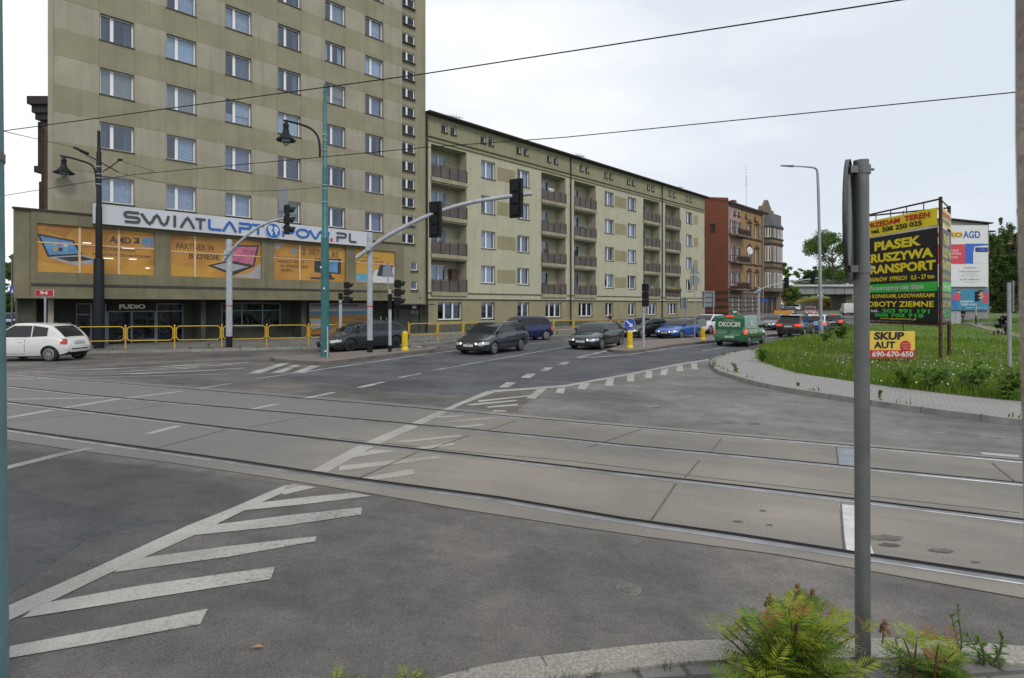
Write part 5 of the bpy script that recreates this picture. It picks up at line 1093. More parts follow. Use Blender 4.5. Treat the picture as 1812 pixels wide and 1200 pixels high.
def lamp_arm(t, p, pts, lamp, wpx, glassdrop=True):
    """curved bracket and a bell lamp hanging from its end (pixel coordinates in the pole's own depth)"""
    k = p.y/F; q = [Vector(hv(x, y, p.y, p)) for x, y in pts]; MB().tube(smooth_path3(q), .045, 8).build('lamp_arm', M_blk, t)
    x, y0, y1 = lamp; a = Vector(hv(x, y0, p.y, p)); h = (y1-y0)*k; r = wpx*k/2
    mb = MB(); mb.lathe([(.04, 0), (.10, -.12*h), (.13, -.2*h), (.10, -.28*h), (.13, -.50*h), (.2, -.62*h), (r*.75, -.76*h), (r, -.84*h), (r*.98, -.88*h), (.05, -.8*h)][::-1], 20, a); o = mb.build('lamp_shade', M_blk, t, smooth=50)
    mb = MB(); mb.lathe([(.02, -1.12*h), (r*.28, -1.05*h), (r*.45, -.9*h), (r*.45, -.84*h)], 16, a); mb.build('glass_bowl', M_lampg, o, smooth=60)
def smooth_path3(p):
    for _ in range(2):
        q = [p[0]]
        for a, b in zip(p[:-1], p[1:]): q += [a*.75+b*.25, a*.25+b*.75]
        p = q+[p[-1]]
    return p
lamp_arm(t, p, [(566, 278), (566, 258), (563, 242), (556, 232), (546, 225), (525, 218), (502, 213)], (506, 215, 254), 33)
TP = p.copy(); TPZ = zt_
# dark tram pole on the left pavement
p = G(175, 616.5, .12); t = thing('tram_pole', 'dark navy stepped tram pole in front of the orange laptop poster', 'tram pole', p); k_ = p.y/F; zt_ = lambda py: pyz(p.y, py)-p.z
mb = MB(); mb.lathe([(16*k_/2, 0), (15.8*k_/2, zt_(460)), (15*k_/2, zt_(459)), (10.4*k_/2, zt_(457)), (9.6*k_/2, zt_(367)), (8*k_/2, zt_(365)), (7.4*k_/2, zt_(270)), (5.4*k_/2, zt_(268)), (5*k_/2, zt_(232)), (0, zt_(231))], 20); mb.build('pole', M_blk, t, smooth=40)
mb = MB(); [mb.lathe([(r*k_/2, zt_(y)), (r*k_/2, zt_(y-1.4))], 14) for y, r in ((296, 8.6), (316, 9), (327, 9), (309, 9))]; mb.build('clamp', M_galv, t)
lamp_arm(t, p, [(171, 330), (170, 310), (167, 297), (160, 290), (145, 285), (125, 279), (107, 276)], (113, 278, 311), 32)
mb = MB(); q = [hv(x, y, p.y, p) for x, y in ((182, 304), (196, 295), (212, 283))]; mb.tube(q, .025, 6); mb.tube([hv(131, 261, p.y, p), hv(152, 273, p.y, p), hv(210, 305, p.y, p)], .03, 6); mb.tube([hv(131, 261, p.y, p), hv(147, 268, p.y, p), hv(156, 272, p.y, p)], .07, 6); mb.tube([hv(209, 283, p.y, p), hv(216, 283, p.y, p)], .06, 6); mb.build('wire_bracket', M_blk, t)
DP = p.copy()
# foreground pole at the left edge
p = Vector((-2.025, 2.077, H(-2.0, 2.08))); t = thing('tram_pole', 'pale teal pole cut by the left edge of the picture', 'tram pole', p)
mb = MB(); mb.lathe([(.150, 0), (.1445, .1), (.124, 2.65), (.105, 5.2)], 24); mb.build('pole', M_tealn, t, smooth=40)
mb = MB(); mb.box(.08, .115, -.12, -.08, 2.07, 2.11); mb.tube([(.10, -.10, 2.09), (.115, -.11, 2.06), (.125, -.11, 2.04), (.138, -.11, 1.99)], .006, 6); mb.lathe([(.133, 2.07), (.133, 2.10)], 20); mb.build('clamp', M_galvd, t)
# rough pillar at the right edge
p = Vector((.5395, .482, H(.5, .5)+.09)); t = thing('stone_pillar', 'rough beige pillar cut by the right edge of the picture', 'pillar', p)
M_pil = mat('rough beige stone', (.28, .235, .19), .95, var=.35, scale=9, bump=.8, bscale=60)
mb = MB(); pr = [(.078, 0), (.077, .4), (.0775, .8), (.0765, 1.1), (.080, 1.3), (.085, 1.6), (.086, 2.4), (.085, 2.6)]; mb.lathe(pr, 28); mb.build('shaft', M_pil, t, smooth=60); MB().lathe([(.1, 2.6), (.1, 2.7), (.02, 2.72)], 20).build('cap', M_pil, t)
# foreground sign post
p = G(1527, 1172, .09); t = thing('road_sign', 'grey post with a round sign seen edge-on, in front of the grass plot', 'road sign', p); z1 = pyz(p.y, 284)-p.z
mb = MB(); mb.tube([(0, 0, -.05), (-.008, 0, z1)], .030, 20); mb.build('post', M_galvd, t, smooth=40)
nrm = Vector((-.828, .56, 0)).normalized(); cz = pyz(p.y, 389)-p.z; c = Vector((-.058, .012, cz)); rr = 106*p.y/F
mb = MB(); mb.disc(c, rr, nrm, .004, 40); 
for a in (0,):
    tdir = Vector((0, 0, 1)).cross(nrm).normalized(); ring = [c+(tdir*math.cos(w)+Vector((0, 0, 1))*math.sin(w))*rr for w in [2*math.pi*k/40 for k in range(41)]]
    vs = []; [vs.extend([q-nrm*.012, q+nrm*.004, q*1.0+nrm*.004-(q-c)*.03, ]) for q in ring]; mb.add(vs, [(3*k, 3*k+3, 3*k+4, 3*k+1) for k in range(40)])
mb.build('sign_plate', mat('dark sign back', (.075, .075, .078), .5, .3, var=.15), t)
mb = MB(); [mb.lathe([(.034, z-.018), (.034, z+.018)], 16, (-.004, 0, 0)) for z in (pyz(p.y, 301)-p.z, pyz(p.y, 476)-p.z)]; [mb.box(-.064, -.028, -.02, .02, z-.015, z+.015) for z in (pyz(p.y, 301)-p.z, pyz(p.y, 476)-p.z)]; [mb.tube([(.02, -.012, z), (.038, -.014, z)], .006, 6) for z in (pyz(p.y, 301)-p.z, pyz(p.y, 476)-p.z)]; mb.build('clamp', M_galvd, t)
# mast arm signals
def mast(label, px, pyb, pyt, dz, r, arm, heads, mat_=M_gpaint, dark=.55, ra=.07):
    p = G(px, pyb, dz); t = thing('signal_mast', label, 'signal mast', p); zt2 = pyz(p.y, pyt)-p.z
    mb = MB(); mb.tube([(0, 0, dark), (0, 0, zt2)], r, 14); mb.build('pole', mat_, t, smooth=40); mb = MB(); mb.tube([(0, 0, 0), (0, 0, dark)], r+.004, 14); mb.build('dark_base', M_blk, t, smooth=40)
    mb = MB(); mb.tube([(0, 0, 2.05), (0, 0, 2.11)], r+.006, 14); mb.build('red_band', M_redb, t)
    q = smooth_path3([Vector(hv(x, y, p.y-.18, p)) for x, y in arm]); mb = MB(); mb.tube(q, ra, 10); mb.build('mast_arm', mat_, t, smooth=50)
    mb = MB(); mb.box(-.12, .12, -.3, .12, pyz(p.y, arm[1][1])-p.z-.12, pyz(p.y, arm[1][1])-p.z+.1); mb.build('arm_clamp', mat_, t)
    for (hx, y0, y1, face, bw, lb) in heads:
        v = V(hx, y1, p.y-.2); signal(lb, v, face, (y1-y0)*p.y/F, 3, bw)
    return p, t
p, t = mast('light grey signal mast in front of the orange shop posters', 405.5, 614.5, 424, .12, .15, [(394, 462), (405, 447), (424, 428), (446, 409), (472, 394), (500, 387), (516, 384)], [(508, 363, 415, 20, 0, 'traffic light hanging on the mast arm over the shop sign letters')], ra=.065)
q = V(501, 374, p.y+.1); s = thing('street_sign', 'small grey rectangular sign back standing on the short mast arm', 'sign', q); k_ = p.y/F
MB().box(-8*k_, 8*k_, 0, .03, 0, 44*k_).build('plate', M_signb, s); MB().box(-.03, .03, .03, .08, -.5, 44*k_).build('bracket', M_galv, s)
mast('grey signal mast on the median island with the long arm', 654.5, 623.5, 413.5, .13, .125, [(631, 456.5), (654, 439.5), (680, 421), (720, 399), (770, 376), (830, 358), (900, 347.5), (942, 342.5)], [(771, 360, 418, 65, .10, 'traffic light midway along the long mast arm, seen from behind'), (914, 320, 383, 62, .10, 'traffic light at the tip of the long mast arm, seen from behind')], ra=.095)
mast('thin grey signal mast before the corner turret of the tenement', 1342.6, 575, 508, .12, .09, [(1334, 519), (1342, 513.5), (1355, 508), (1371, 503), (1392, 499), (1410, 496.8), (1448, 492.4)], [(1391.5, 492.5, 509, 70, .12, 'small far traffic light on the thin mast arm, nearer the turret'), (1438, 486.5, 502, 70, .12, 'small far traffic light on the thin mast arm, nearer the street lamp')], ra=.06)
# post mounted signals
def postsig(label, plabel, px, pyb, pyt, dz, r, head, face, yoff=0., dark=.3, hoff=0):
    p = G(px, pyb, dz); t = thing('signal_post', plabel, 'signal post', p); zt2 = pyz(p.y, pyt)-p.z
    MB().tube([(0, 0, dark), (0, 0, zt2)], r, 12).build('post', M_gpaint, t, smooth=40)
    if dark: MB().tube([(0, 0, 0), (0, 0, dark)], r+.004, 12).build('dark_base', M_blk, t, smooth=40)
    z = pyz(p.y, pyt+8)-p.z; MB().tube([(0, 0, z-.06), (0, 0, z)], r+.005, 12).build('red_band', M_redb, t)
    hx, y0, y1 = head; v = V(hx, y1, p.y-.02); signal(label, v, face, (y1-y0)*p.y/F, 3); return p, t
p, t = postsig('traffic light with three visors on the post beside the long mast', 'slim signal post beside the yellow bollard on the long median', 690, 622.5, 512, .13, .075, (704, 495, 541), 0)
mb = MB(); z = pyz(p.y, 528)-p.z; mb.box(-.02, .35, -.04, .04, z-.04, z+.04); mb.box(-.08, .08, -.1, .1, z-.5, z+.2); mb.build('bracket', M_blk2, t)
s = thing('warning_sign', 'grey back of a triangular sign above the slim signal post', 'road sign', V(687, 545, p.y+.12)); k_ = p.y/F
MB().tube([(0, 0, 0), (0, 0, 55*k_)], .025, 8).build('post', M_galv, s); mb = MB(); mb.prism([(-11.5*k_, 55*k_), (11.5*k_, 55*k_), (10.5*k_, 57*k_), (.6*k_, 81*k_), (-.6*k_, 81*k_), (-10.5*k_, 57*k_)], -.06, -.03, 0, 'y'); mb.build('plate', M_signb, s)
p, t = postsig('traffic light with three visors behind the teal tram pole', 'signal post on the pavement beyond the dark wagon', 602.5, 612, 528, .12, .085, (614, 499, 536), 5)
mb = MB(); z = pyz(p.y, 527)-p.z; mb.box(0, .3, -.04, .04, z-.04, z+.04); mb.box(-.09, .09, -.1, .1, z-.1, z+.25); mb.build('bracket', M_blk2, t)
postsig('traffic light with its back turned, above the arrow bollard island', 'thin signal post on the reddish island beside the arrow sign', 1138.7, 613.5, 543, .13, .07, (1142, 502, 543), 60, 0, 0)
# bollards with signs
def bollard(label, px, pyb, pyt, dz=.13):
    p = G(px, pyb, dz); t = thing('bollard', label, 'bollard', p, 0, 'yellow island bollards'); h = pyz(p.y, pyt)-p.z; r = .15
    mb = MB(); mb.lathe([(r*1.25, 0), (r*1.25, .05), (r*1.05, .14), (r*.92, .16), (r*.9, h*.86), (r*.8, h*.94), (r*.5, h*.985), (0, h)], 16); [mb.box(r*.86*math.cos(a)-.012, r*.86*math.cos(a)+.012, r*.86*math.sin(a)-.02, r*.86*math.sin(a)+.02, .2, h*.84) for a in [2*math.pi*k/10 for k in range(10)]]; mb.build('shell', M_ybol, t, smooth=40); return p, h
bollard('ribbed yellow bollard behind the dark wagon on the long median', 716.5, 620, 586)
p, h = bollard('ribbed yellow bollard under the blue arrow sign', 1114.5, 616, 585)
s = thing('keep_right_sign', 'round blue sign with white diagonal arrow above the yellow bollard', 'road sign', p+Vector((0, -.02, h))); k_ = p.y/F
mb = MB(); c = (-.03, -.06, 12*k_); mb.disc(c, 10*k_, (0, 1, 0), .02, 28, 1); mb.disc((-.03, -.073, 12*k_), 9.5*k_, (0, 1, 0), .012, 28, 0)
u = k_; ar = [(-6.3, 4.6), (-4.6, 6.3), (2.4, -.6), (4.4, 1.6), (5.6, -5.8), (-1.8, -5), (.6, -2.4)]; mb.add([(-.03+a*u, -.082, (12+b)*u) for a, b in ar], [tuple(range(7))], 1); mb.build('plate', [M_sblue, M_swh], s); MB().tube([(0, -.04, -.2), (0, -.04, 14*k_)], .03, 8).build('post', M_galv, s)
p, h = bollard('ribbed yellow bollard at the far end of the island beside the green van', 1243.5, 601.5, 578)
s = thing('road_sign', 'grey back of a round sign above the far yellow bollard', 'road sign', p+Vector((0, .03, h))); k_ = p.y/F
mb = MB(); mb.disc((0, 0, 7*k_), 7.5*k_, (0, 1, 0), .025, 24); mb.build('plate', M_signb, s); MB().tube([(0, -.03, -.2), (0, -.03, 12*k_)], .03, 8).build('post', M_galv, s)
# sign pole with triangle and disc
p = G(1229.5, 603, .13); k_ = p.y/F; s = thing('road_sign', 'thin pole with grey backs of a triangle over a disc', 'road sign', p); zz = lambda py: pyz(p.y, py)-p.z
MB().tube([(0, 0, 0), (-.03, 0, zz(465))], .035, 8).build('post', M_galv, s); mb = MB(); mb.prism([(-10*k_, zz(484.8)), (9.3*k_, zz(484.8)), (-.2*k_, zz(465.5))], .04, .065, 0, 'y'); mb.build('triangle_plate', M_signb, s); MB().disc((-.02, .055, zz(496)), 9.6*k_, (0, 1, 0), .025, 28).build('round_plate', M_signb, s)
# direction board backs
def boardback(label, x0, x1, y0, y1, posts, pyb, m=M_signb, dz=.12):
    p = G((x0+x1)/2, pyb, dz); k = p.y/F; s = thing('direction_board', label, 'direction sign', p); zz = lambda py: pyz(p.y, py)-p.z; xx = lambda px: (px-906)*k-p.x
    mb = MB(); mb.box(xx(x0), xx(x1), 0, .05, zz(y1), zz(y0)); mb.build('plate', m, s); mb = MB(); [mb.box(xx(x0), xx(x1), -.06, 0, zz(y0+(y1-y0)*f_)-.05, zz(y0+(y1-y0)*f_)+.05) for f_ in (.08, .38, .68, .95)]; mb.build('stiffener', M_galvd, s)
    mb = MB(); [mb.tube([(xx(q), -.09, 0), (xx(q), -.09, zz(y0))], .05, 8) for q in posts]; mb.build('post', M_galv, s)
boardback('grey back of a large direction board by the orange gable', 1242.5, 1265, 515, 544, (1246, 1262), 580)
boardback('slim grey sign backs on two thin posts before the block end', 1204, 1217, 526.5, 546, (1206, 1214), 590)
p = G(1306, 576, .12); k_ = p.y/F; s = thing('direction_sign', 'green arrow direction sign in front of the old tenement', 'direction sign', p); zz = lambda py: pyz(p.y, py)-p.z
mb = MB(); mb.add([(-13*k_, -.04, zz(552)), (-8*k_, -.04, zz(557)), (0, -.04, zz(557)), (0, -.04, zz(547)), (-8*k_, -.04, zz(547))], [(0, 1, 2, 3, 4)], 0); mb.box(-12*k_, 0, -.03, .02, zz(557), zz(547), 0); mb.add([(-10*k_, -.05, zz(552)), (-6*k_, -.05, zz(555)), (-6*k_, -.05, zz(549))], [(0, 1, 2)], 1); mb.box(-6*k_, -2*k_, -.05, -.03, zz(552.8), zz(551), 1); mb.build('plate', [mat('sign green', (.01, .11, .05), .5), M_swh], s); MB().tube([(-5*k_, .05, 0), (-5*k_, .05, zz(547))], .05, 8).build('post', M_galv, s)
s = thing('street_name_sign', 'narrow blue street name plate by the turret', 'street sign', V(1352, 533, 84)); MB().box(-.7, .7, 0, .04, 0, .3).build('plate', M_sblue, s); MB().box(-.75, -.7, 0, .06, -3.0, .4).build('post', M_galv, s)
# 94 road number sign
p = Vector(((80-906)/1007*24.6, 24.6, 0)); p.z = H(p.x, p.y); k_ = p.y/F; s = thing('route_sign', 'red route number sign reading 94 on a grey pole', 'road sign', p); zz = lambda py: pyz(p.y, py)-p.z
mb = MB(); mb.box(-15.5*k_, 16.5*k_, -.06, -.035, zz(524.5), zz(513), 1); mb.box(-15*k_, 16*k_, -.066, -.06, zz(524), zz(513.5), 0); text(mb, '94', -7*k_, zz(521.5), 14*k_, 6*k_, -.068, 1, .03); mb.build('plate', [M_sred, M_swh], s); MB().tube([(0, 0, 0), (0, 0, zz(513))], .042, 10).build('post', M_galv, s)
# small signs far left
p = Vector((-31, 36, H(-31, 36))); k_ = p.y/F; s = thing('no_parking_sign', 'round blue and red no parking sign partly hidden under the overhang', 'road sign', V(45, 529, 36)); mb = MB(); mb.disc((0, 0, 0), 10*k_, (0, 1, 0), .03, 24, 1); mb.disc((0, -.018, 0), 8*k_, (0, 1, 0), .01, 24, 0); mb.add([(-6*k_, -.026, 5*k_), (-5*k_, -.026, 6*k_), (6*k_, -.026, -5*k_), (5*k_, -.026, -6*k_)], [(0, 1, 2, 3)], 1); mb.build('plate', [M_sblue, M_sred], s); MB().tube([(.1, .05, -2.4), (.1, .05, .4)], .05, 8).build('post', M_galv, s)
s = thing('crossing_sign', 'blue square sign at the podium corner on the far left', 'road sign', V(22, 513, 30)); k_ = 30/F; mb = MB(); mb.box(-3.5*k_, 3.5*k_, -.02, .02, -8*k_, 8*k_); mb.add([(-2*k_, -.025, -5*k_), (2.4*k_, -.025, -5*k_), (0, -.025, 2*k_)], [(0, 1, 2)], 1); mb.build('plate', [M_sblue, M_swh], s); MB().tube([(-.05, .04, -3), (-.05, .04, 1.8)], .045, 8).build('post', M_galvd, s)
# street lamp on the right
p = G(1452.5, 597.5, .12); t = thing('street_lamp', 'tall grey street lamp with a bent arm pointing left', 'street lamp', p); k_ = p.y/F; zz = lambda py: pyz(p.y, py)-p.z
mb = MB(); q = smooth_path3([Vector(hv(x, y, p.y, p)) for x, y in ((1451, 470), (1448.5, 350), (1447, 312), (1446, 300), (1441, 296.5), (1425, 295), (1404, 294))]); qq = [Vector((0, 0, .0)), Vector((0, 0, 1.2)), Vector((-.0, 0, 1.25))]; n0 = len(q)
mb.tube(qq+q, [.16, .16, .11]+[.105-.06*i/n0 for i in range(n0)], 12); mb.build('pole', M_galv, t, smooth=40)
mb = MB(); a = Vector(hv(1404, 294, p.y, p)); mb.add([(a.x, -.1, a.z+.05), (a.x, .1, a.z+.05), (a.x-.9, .06, a.z+.06), (a.x-.9, -.06, a.z+.06), (a.x, -.1, a.z-.07), (a.x, .1, a.z-.07), (a.x-.9, .06, a.z-.0), (a.x-.9, -.06, a.z-.0)], [(0, 1, 2, 3), (7, 6, 5, 4), (0, 3, 7, 4), (2, 1, 5, 6), (3, 2, 6, 7), (1, 0, 4, 5)]); mb.build('lamp_head', M_galvd, t)
# sign pole on the right of the grass plot
p = G(1786.5, 680, .13); t = thing('road_sign', 'thin grey pole with a sign edge at the right side of the grass', 'road sign', p, R(-41)); zz = lambda py: pyz(p.y, py)-p.z; k_ = p.y/F
MB().tube([(0, 0, -.1), (-.01, 0, zz(500))], .05, 12).build('post', M_galv, t, smooth=40); MB().box(.06, .10, -.02, .35, zz(552), zz(497)).build('plate', M_signb, t)
# far signals and posts by the right crossing
for px, pyb, lb in ((1719, 570, 'thin far signal post beside the red spot of the billboard'), (1727, 578, 'thin far signal post with dark base right of its twin')):
    p = G(px, pyb-3, .13); k_ = p.y/F; t = thing('signal_post', lb, 'signal post', p, 0); MB().tube([(0, 0, 0), (0, 0, 1.0)], .065, 8).build('dark_base', M_blk, t); MB().tube([(0, 0, 1.0), (0, 0, 3.2)], .06, 8).build('post', M_gpaint, t)
    signal('far traffic light before the blue billboard, on the '+('left' if px < 1722 else 'right')+' thin post', p+Vector((.0, -.1, 2.5)), 45 if px < 1722 else -20, 1.05, 3)
t = thing('utility_box', 'pale grey utility cabinet under the blue billboard', 'cabinet', G(1691, 573, .2)); k_ = 52/F; mb = MB(); mb.box(-.62, .55, 0, .6, 0, 1.25); mb.box(-.66, .59, -.03, .63, 1.25, 1.32); mb.build('body', mat('cabinet grey', (.33, .34, .35), .6, var=.08), t); MB().box(-.05, -.03, -.012, 0, .1, 1.2).build('door_gap', M_dark, t)
for px, pyb in ((1737, 570), (1773, 571)):
    t = thing('bollard', 'small white and yellow post on the far kerb, '+('nearer the signals' if px == 1737 else 'nearer the pram'), 'bollard', G(px, pyb, .2)); MB().tube([(0, 0, 0), (0, 0, .55)], .07, 8).build('post', M_swh, t); MB().tube([(0, 0, .55), (0, 0, .75)], .072, 8).build('band', M_ybol, t)
# yellow railings
def railing(label, pts, st=2.02):
    q = gxy(pts, .12); path = resample(q, .1); posts = [path[0]]; acc = 0
    for a, b in zip(path[:-1], path[1:]):
        acc += (b-a).length
        if acc >= st: posts.append(b); acc = 0
    o = posts[0]; zo = H(o.x, o.y)+.12; t = thing('street_railing', label, 'railing', (o.x, o.y, zo))
    hh = lambda v: H(v.x, v.y)+.12-zo
    pm = None
    for v in posts:
        mb = MB(); mb.tube([(0, 0, -.05), (0, 0, 1.12)], .034, 8); mb.lathe([(.045, 1.12), (.04, 1.15), (0, 1.165)], 8)
        if pm is None: pm = mb.build('post', M_yp, t, (v.x-o.x, v.y-o.y, hh(v)), smooth=40)
        else: c = pm.copy(); C.objects.link(c); c.parent = t; c.location = (v.x-o.x, v.y-o.y, hh(v))
    for a, b in zip(posts[:-1], posts[1:]):
        dv = (b-a); l = dv.length; u = dv/l; z0, z1, r, g = .40, 1.08, .17, .07; mb = MB(); pts = []
        for cx, cz, a0 in ((g+r, z0+r, 180), (l-g-r, z0+r, 270), (l-g-r, z1-r, 0), (g+r, z1-r, 90)):
            for i in range(6): w = R(a0+90*i/5); pts.append((cx+r*math.cos(w), cz+r*math.sin(w)))
        pts.append(pts[0]); ha, hb = hh(a), hh(b); P3 = [((a.x-o.x)+u.x*x, (a.y-o.y)+u.y*x, ha+(hb-ha)*x/l+z) for x, z in pts]
        mb.tube(P3, .025, 7)
        for z in (z0+.12, z1-.12):
            for x0, x1 in ((.0, g), (l-g, l)): mb.tube([((a.x-o.x)+u.x*x, (a.y-o.y)+u.y*x, ha+(hb-ha)*x/l+z) for x in (x0, x1)], .02, 6)
        mb.build('rail_frame', M_yp, t, smooth=60)
railing('yellow tubular railing along the pavement below the tower', [(133, 619.3), (205, 618.3), (361, 615.5), (508, 612), (640, 608.5), (721, 605.8)])
railing('yellow tubular railing along the pavement before the long block', [(723, 605.6), (761, 604), (836, 600), (976, 593.8), (1021, 592), (1100, 590.6), (1263, 586.5)])
# overhead wires
def wire(label, pts, r, sag=0.):
    p = [V(*q) for q in pts]; out = []
    for a, b in zip(p[:-1], p[1:]):
        for i in range(16): w = i/16; v = a.lerp(b, w); v.z -= sag*4*w*(1-w); out.append(v)
    out.append(p[-1]); o = out[0]; mb = MB(); mb.tube([q-o for q in out], r, 6); return tag(mb.build('overhead_wire', M_blk, None, o), label, 'wire', 'overhead tram wires')
wire('thick overhead wire crossing the upper tower windows', [(-40, 238, 12.2), (752, 130.5, 9.0), (1620, -4, 6.6)], .009)
wire('overhead wire crossing the attic of the long block', [(-40, 354, 19.5), (235, 309, 17.8), (752, 261, 14), (1000, 243, 12.5), (1860, 157, 9.3)], .010)
wire('thin wire from dark pole to the teal pole', [(DP and 209, 305, DP.y), (380, 336, TP.y+.3), (567, 331, TP.y)], .010, .1)
wire('thin wire rising from the left edge to dark pole', [(0, 231, 14), (131, 261, DP.y), (173, 290, DP.y)], .01)
wire('thin guy wire between dark pole bracket and shop sign', [(212, 284, DP.y), (265, 301, DP.y+3), (380, 322, DP.y+8)], .010)
# ================================================================ cars
def carpaint(name, col, metal=.3, rough=.3):
    if name in MATS: return MATS[name]
    m, nt, b = newmat(name); b.inputs['Metallic'].default_value = metal; b.inputs['Roughness'].default_value = rough; b.inputs['Coat Weight'].default_value = .8; b.inputs['Coat Roughness'].default_value = .04
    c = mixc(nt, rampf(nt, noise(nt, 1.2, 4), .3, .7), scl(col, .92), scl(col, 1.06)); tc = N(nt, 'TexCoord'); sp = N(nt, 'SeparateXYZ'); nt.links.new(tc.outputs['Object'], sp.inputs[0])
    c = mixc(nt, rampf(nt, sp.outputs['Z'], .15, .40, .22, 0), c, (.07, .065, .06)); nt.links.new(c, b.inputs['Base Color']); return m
M_cblk = mat('black plastic trim', (.012, .012, .013), .6, var=.2, scale=8); M_cgl = None
def carglass():
    m, nt, b = newmat('tinted car glass'); b.inputs['Base Color'].default_value = (.012, .015, .018, 1); b.inputs['Roughness'].default_value = .03; b.inputs['Specular IOR Level'].default_value = .42; return m
M_cgl = carglass(); M_tyre = mat('tyre rubber', (.016, .016, .017), .85, var=.2, scale=9); M_rim = mat('alloy rim', (.38, .39, .41), .35, .8, var=.1); M_rimd = mat('dark rim', (.03, .03, .033), .4, .6, var=.1)
M_hl = mat('headlight glass', (.45, .47, .5), .12, .3, var=.25, scale=14, coat=.8); M_hlon = mat('lit headlight', (1, .95, .85), .2, var=0, emit=1.5); M_tl = mat('red tail light', (.42, .012, .014), .18, var=.15, scale=10, coat=.8); M_tlon = mat('lit tail light', (1., .05, .015), .3, var=0, emit=.75)
M_plate = mat('number plate white', (.52, .53, .54), .5, var=.06, scale=20); M_ind = mat('amber indicator', (.9, .3, .03), .3, var=0, emit=.8); M_chr = mat('chrome', (.55, .56, .58), .18, 1., var=0)
def lerp_tab(tab, t):
    for a, b in zip(tab[:-1], tab[1:]):
        if t <= b[0]:
            w = (t-a[0])/max(1e-6, b[0]-a[0]); return [a[i]+(b[i]-a[i])*w for i in range(1, len(a))]
    return list(tab[-1][1:])
def smooth_tab(tab, n=34):
    """resample station table with a light smoothing"""
    t0, t1 = tab[0][0], tab[-1][0]; ts = sorted({t0+(t1-t0)*(i/n) for i in range(n+1)} | {t0+.03, t0+.08, t0+.15, t1-.03, t1-.08, t1-.15}); out = []
    for t in ts:
        e = min(.12, max(0, t-t0), max(0, t1-t)); a, b, c = lerp_tab(tab, t-e), lerp_tab(tab, t), lerp_tab(tab, t+e); out.append((t, *[(x+2*y+z)/4 for x, y, z in zip(a, b, c)]))
    return out
SEC = [(0., 0, 0), (.80, 0, 0), (.93, 0, .05), (.985, 0, .22), (1.0, .45, 0), (.992, .72, 0), (.955, .93, 0)]
def car(name, label, cat, loc, rz, L, Wd, Hh, wb, fo, R_, prof, gh, paint, group='cars on the road', opts=None):
    """prof: stations from the nose (t, z_bottom, z_shoulder, z_top, half width factor); gh: (t windscreen base, t roof front, t roof rear, t rear glass base)"""
    op = dict(rim=M_rim, lit=False, brake=False, plate=True, pillars=(.5,), clad=None, roofmat=None, rails=False, tailh=.26, tailw=.3, headh=.13, van=False, tint=None, twotone=None, doors=None, grille=.5, hw=.80, rw=.90, hz=0, wrap=1., arc=.035, drop=.03, rin=.92, rb=None, wend=.14, tsh=0., tz=None, spoiler=False, wagon=False); op.update(opts or {})
    root = thing(name, label, cat, loc, rz, group); hw = Wd/2; T = smooth_tab(prof); X = lambda t: L/2-t
    def sect(t):
        zb, zs, zt, wf = lerp_tab(T, t); w = hw*wf; q = []
        for f, k, e in SEC: q.append((w*f, zb+(zs-zb)*k if e == 0 else zb+e))
        q[0] = (0, zb); q[1] = (w*.8, zb); q[2] = (w*.93, zb+.04); q[3] = (w*.98, zb+.18)
        q += [(w*.87, zs), (w*.72, zs+(zt-zs)*.55), (w*.4, zs+(zt-zs)*.9), (0, zt)]; return q
    def ys(t, z):
        q = sect(t)
        for (a, za), (b, zb2) in zip(q[2:7], q[3:8]):
            if za <= z <= zb2: return a+(b-a)*(z-za)/max(1e-6, zb2-za)
        return q[2][0] if z < q[2][1] else q[7][0]
    bm = MB(); n = 11; ring = []
    for (t, *_) in T:
        q = sect(t); ring.append([(X(t), y, z) for y, z in q]+[(X(t), -y, z) for y, z in q[-2:0:-1]])
    m = len(ring[0]); vs = [p for r in ring for p in r]; fs = [(i*m+k, i*m+(k+1) % m, (i+1)*m+(k+1) % m, (i+1)*m+k) for i in range(len(ring)-1) for k in range(m)]; fs += [tuple(range(m))[::-1], tuple((len(ring)-1)*m+k for k in range(m))]
    bm.add(vs, fs, 0); me = bpy.data.meshes.new('body'); me.from_pydata(bm.v, [], bm.f); [me.materials.append(x) for x in (paint, M_cblk)]
    body = bpy.data.objects.new('body', me); C.objects.link(body)
    ta, tr = fo, fo+wb
    cu = MB(); [cu.tube([(X(t), -hw*1.3, R_), (X(t), -hw*.55, R_)], R_*1.13, 28) for t in (ta, tr)]; [cu.tube([(X(t), hw*.55, R_), (X(t), hw*1.3, R_)], R_*1.13, 28) for t in (ta, tr)]
    cme = bpy.data.meshes.new('cut'); cme.from_pydata(cu.v, [], cu.f); [cme.materials.append(x) for x in (paint, M_cblk)]; cme.polygons.foreach_set('material_index', [1]*len(cme.polygons)); co = bpy.data.objects.new('cut', cme); C.objects.link(co)
    for o_ in (me, cme):
        b2 = bmesh.new(); b2.from_mesh(o_); bmesh.ops.recalc_face_normals(b2, faces=b2.faces[:]); b2.to_mesh(o_); b2.free()
    md = body.modifiers.new('b', 'BOOLEAN'); md.operation = 'DIFFERENCE'; md.object = co; md.solver = 'EXACT'
    dg = bpy.context.evaluated_depsgraph_get(); nm = bpy.data.meshes.new_from_object(body.evaluated_get(dg)); body.modifiers.clear(); old = body.data; body.data = nm; bpy.data.meshes.remove(old); bpy.data.objects.remove(co); bpy.data.meshes.remove(cme)
    # lower cladding: faces low on the body turn black
    low = op['clad'] or 0
    for p in nm.polygons:
        if p.center.z < lerp_tab(T, L/2-p.center.x)[0]+.03+low: p.material_index = 1
    nm.polygons.foreach_set('use_smooth', [True]*len(nm.polygons)); nm.set_sharp_from_angle(angle=R(38)); body.parent = root
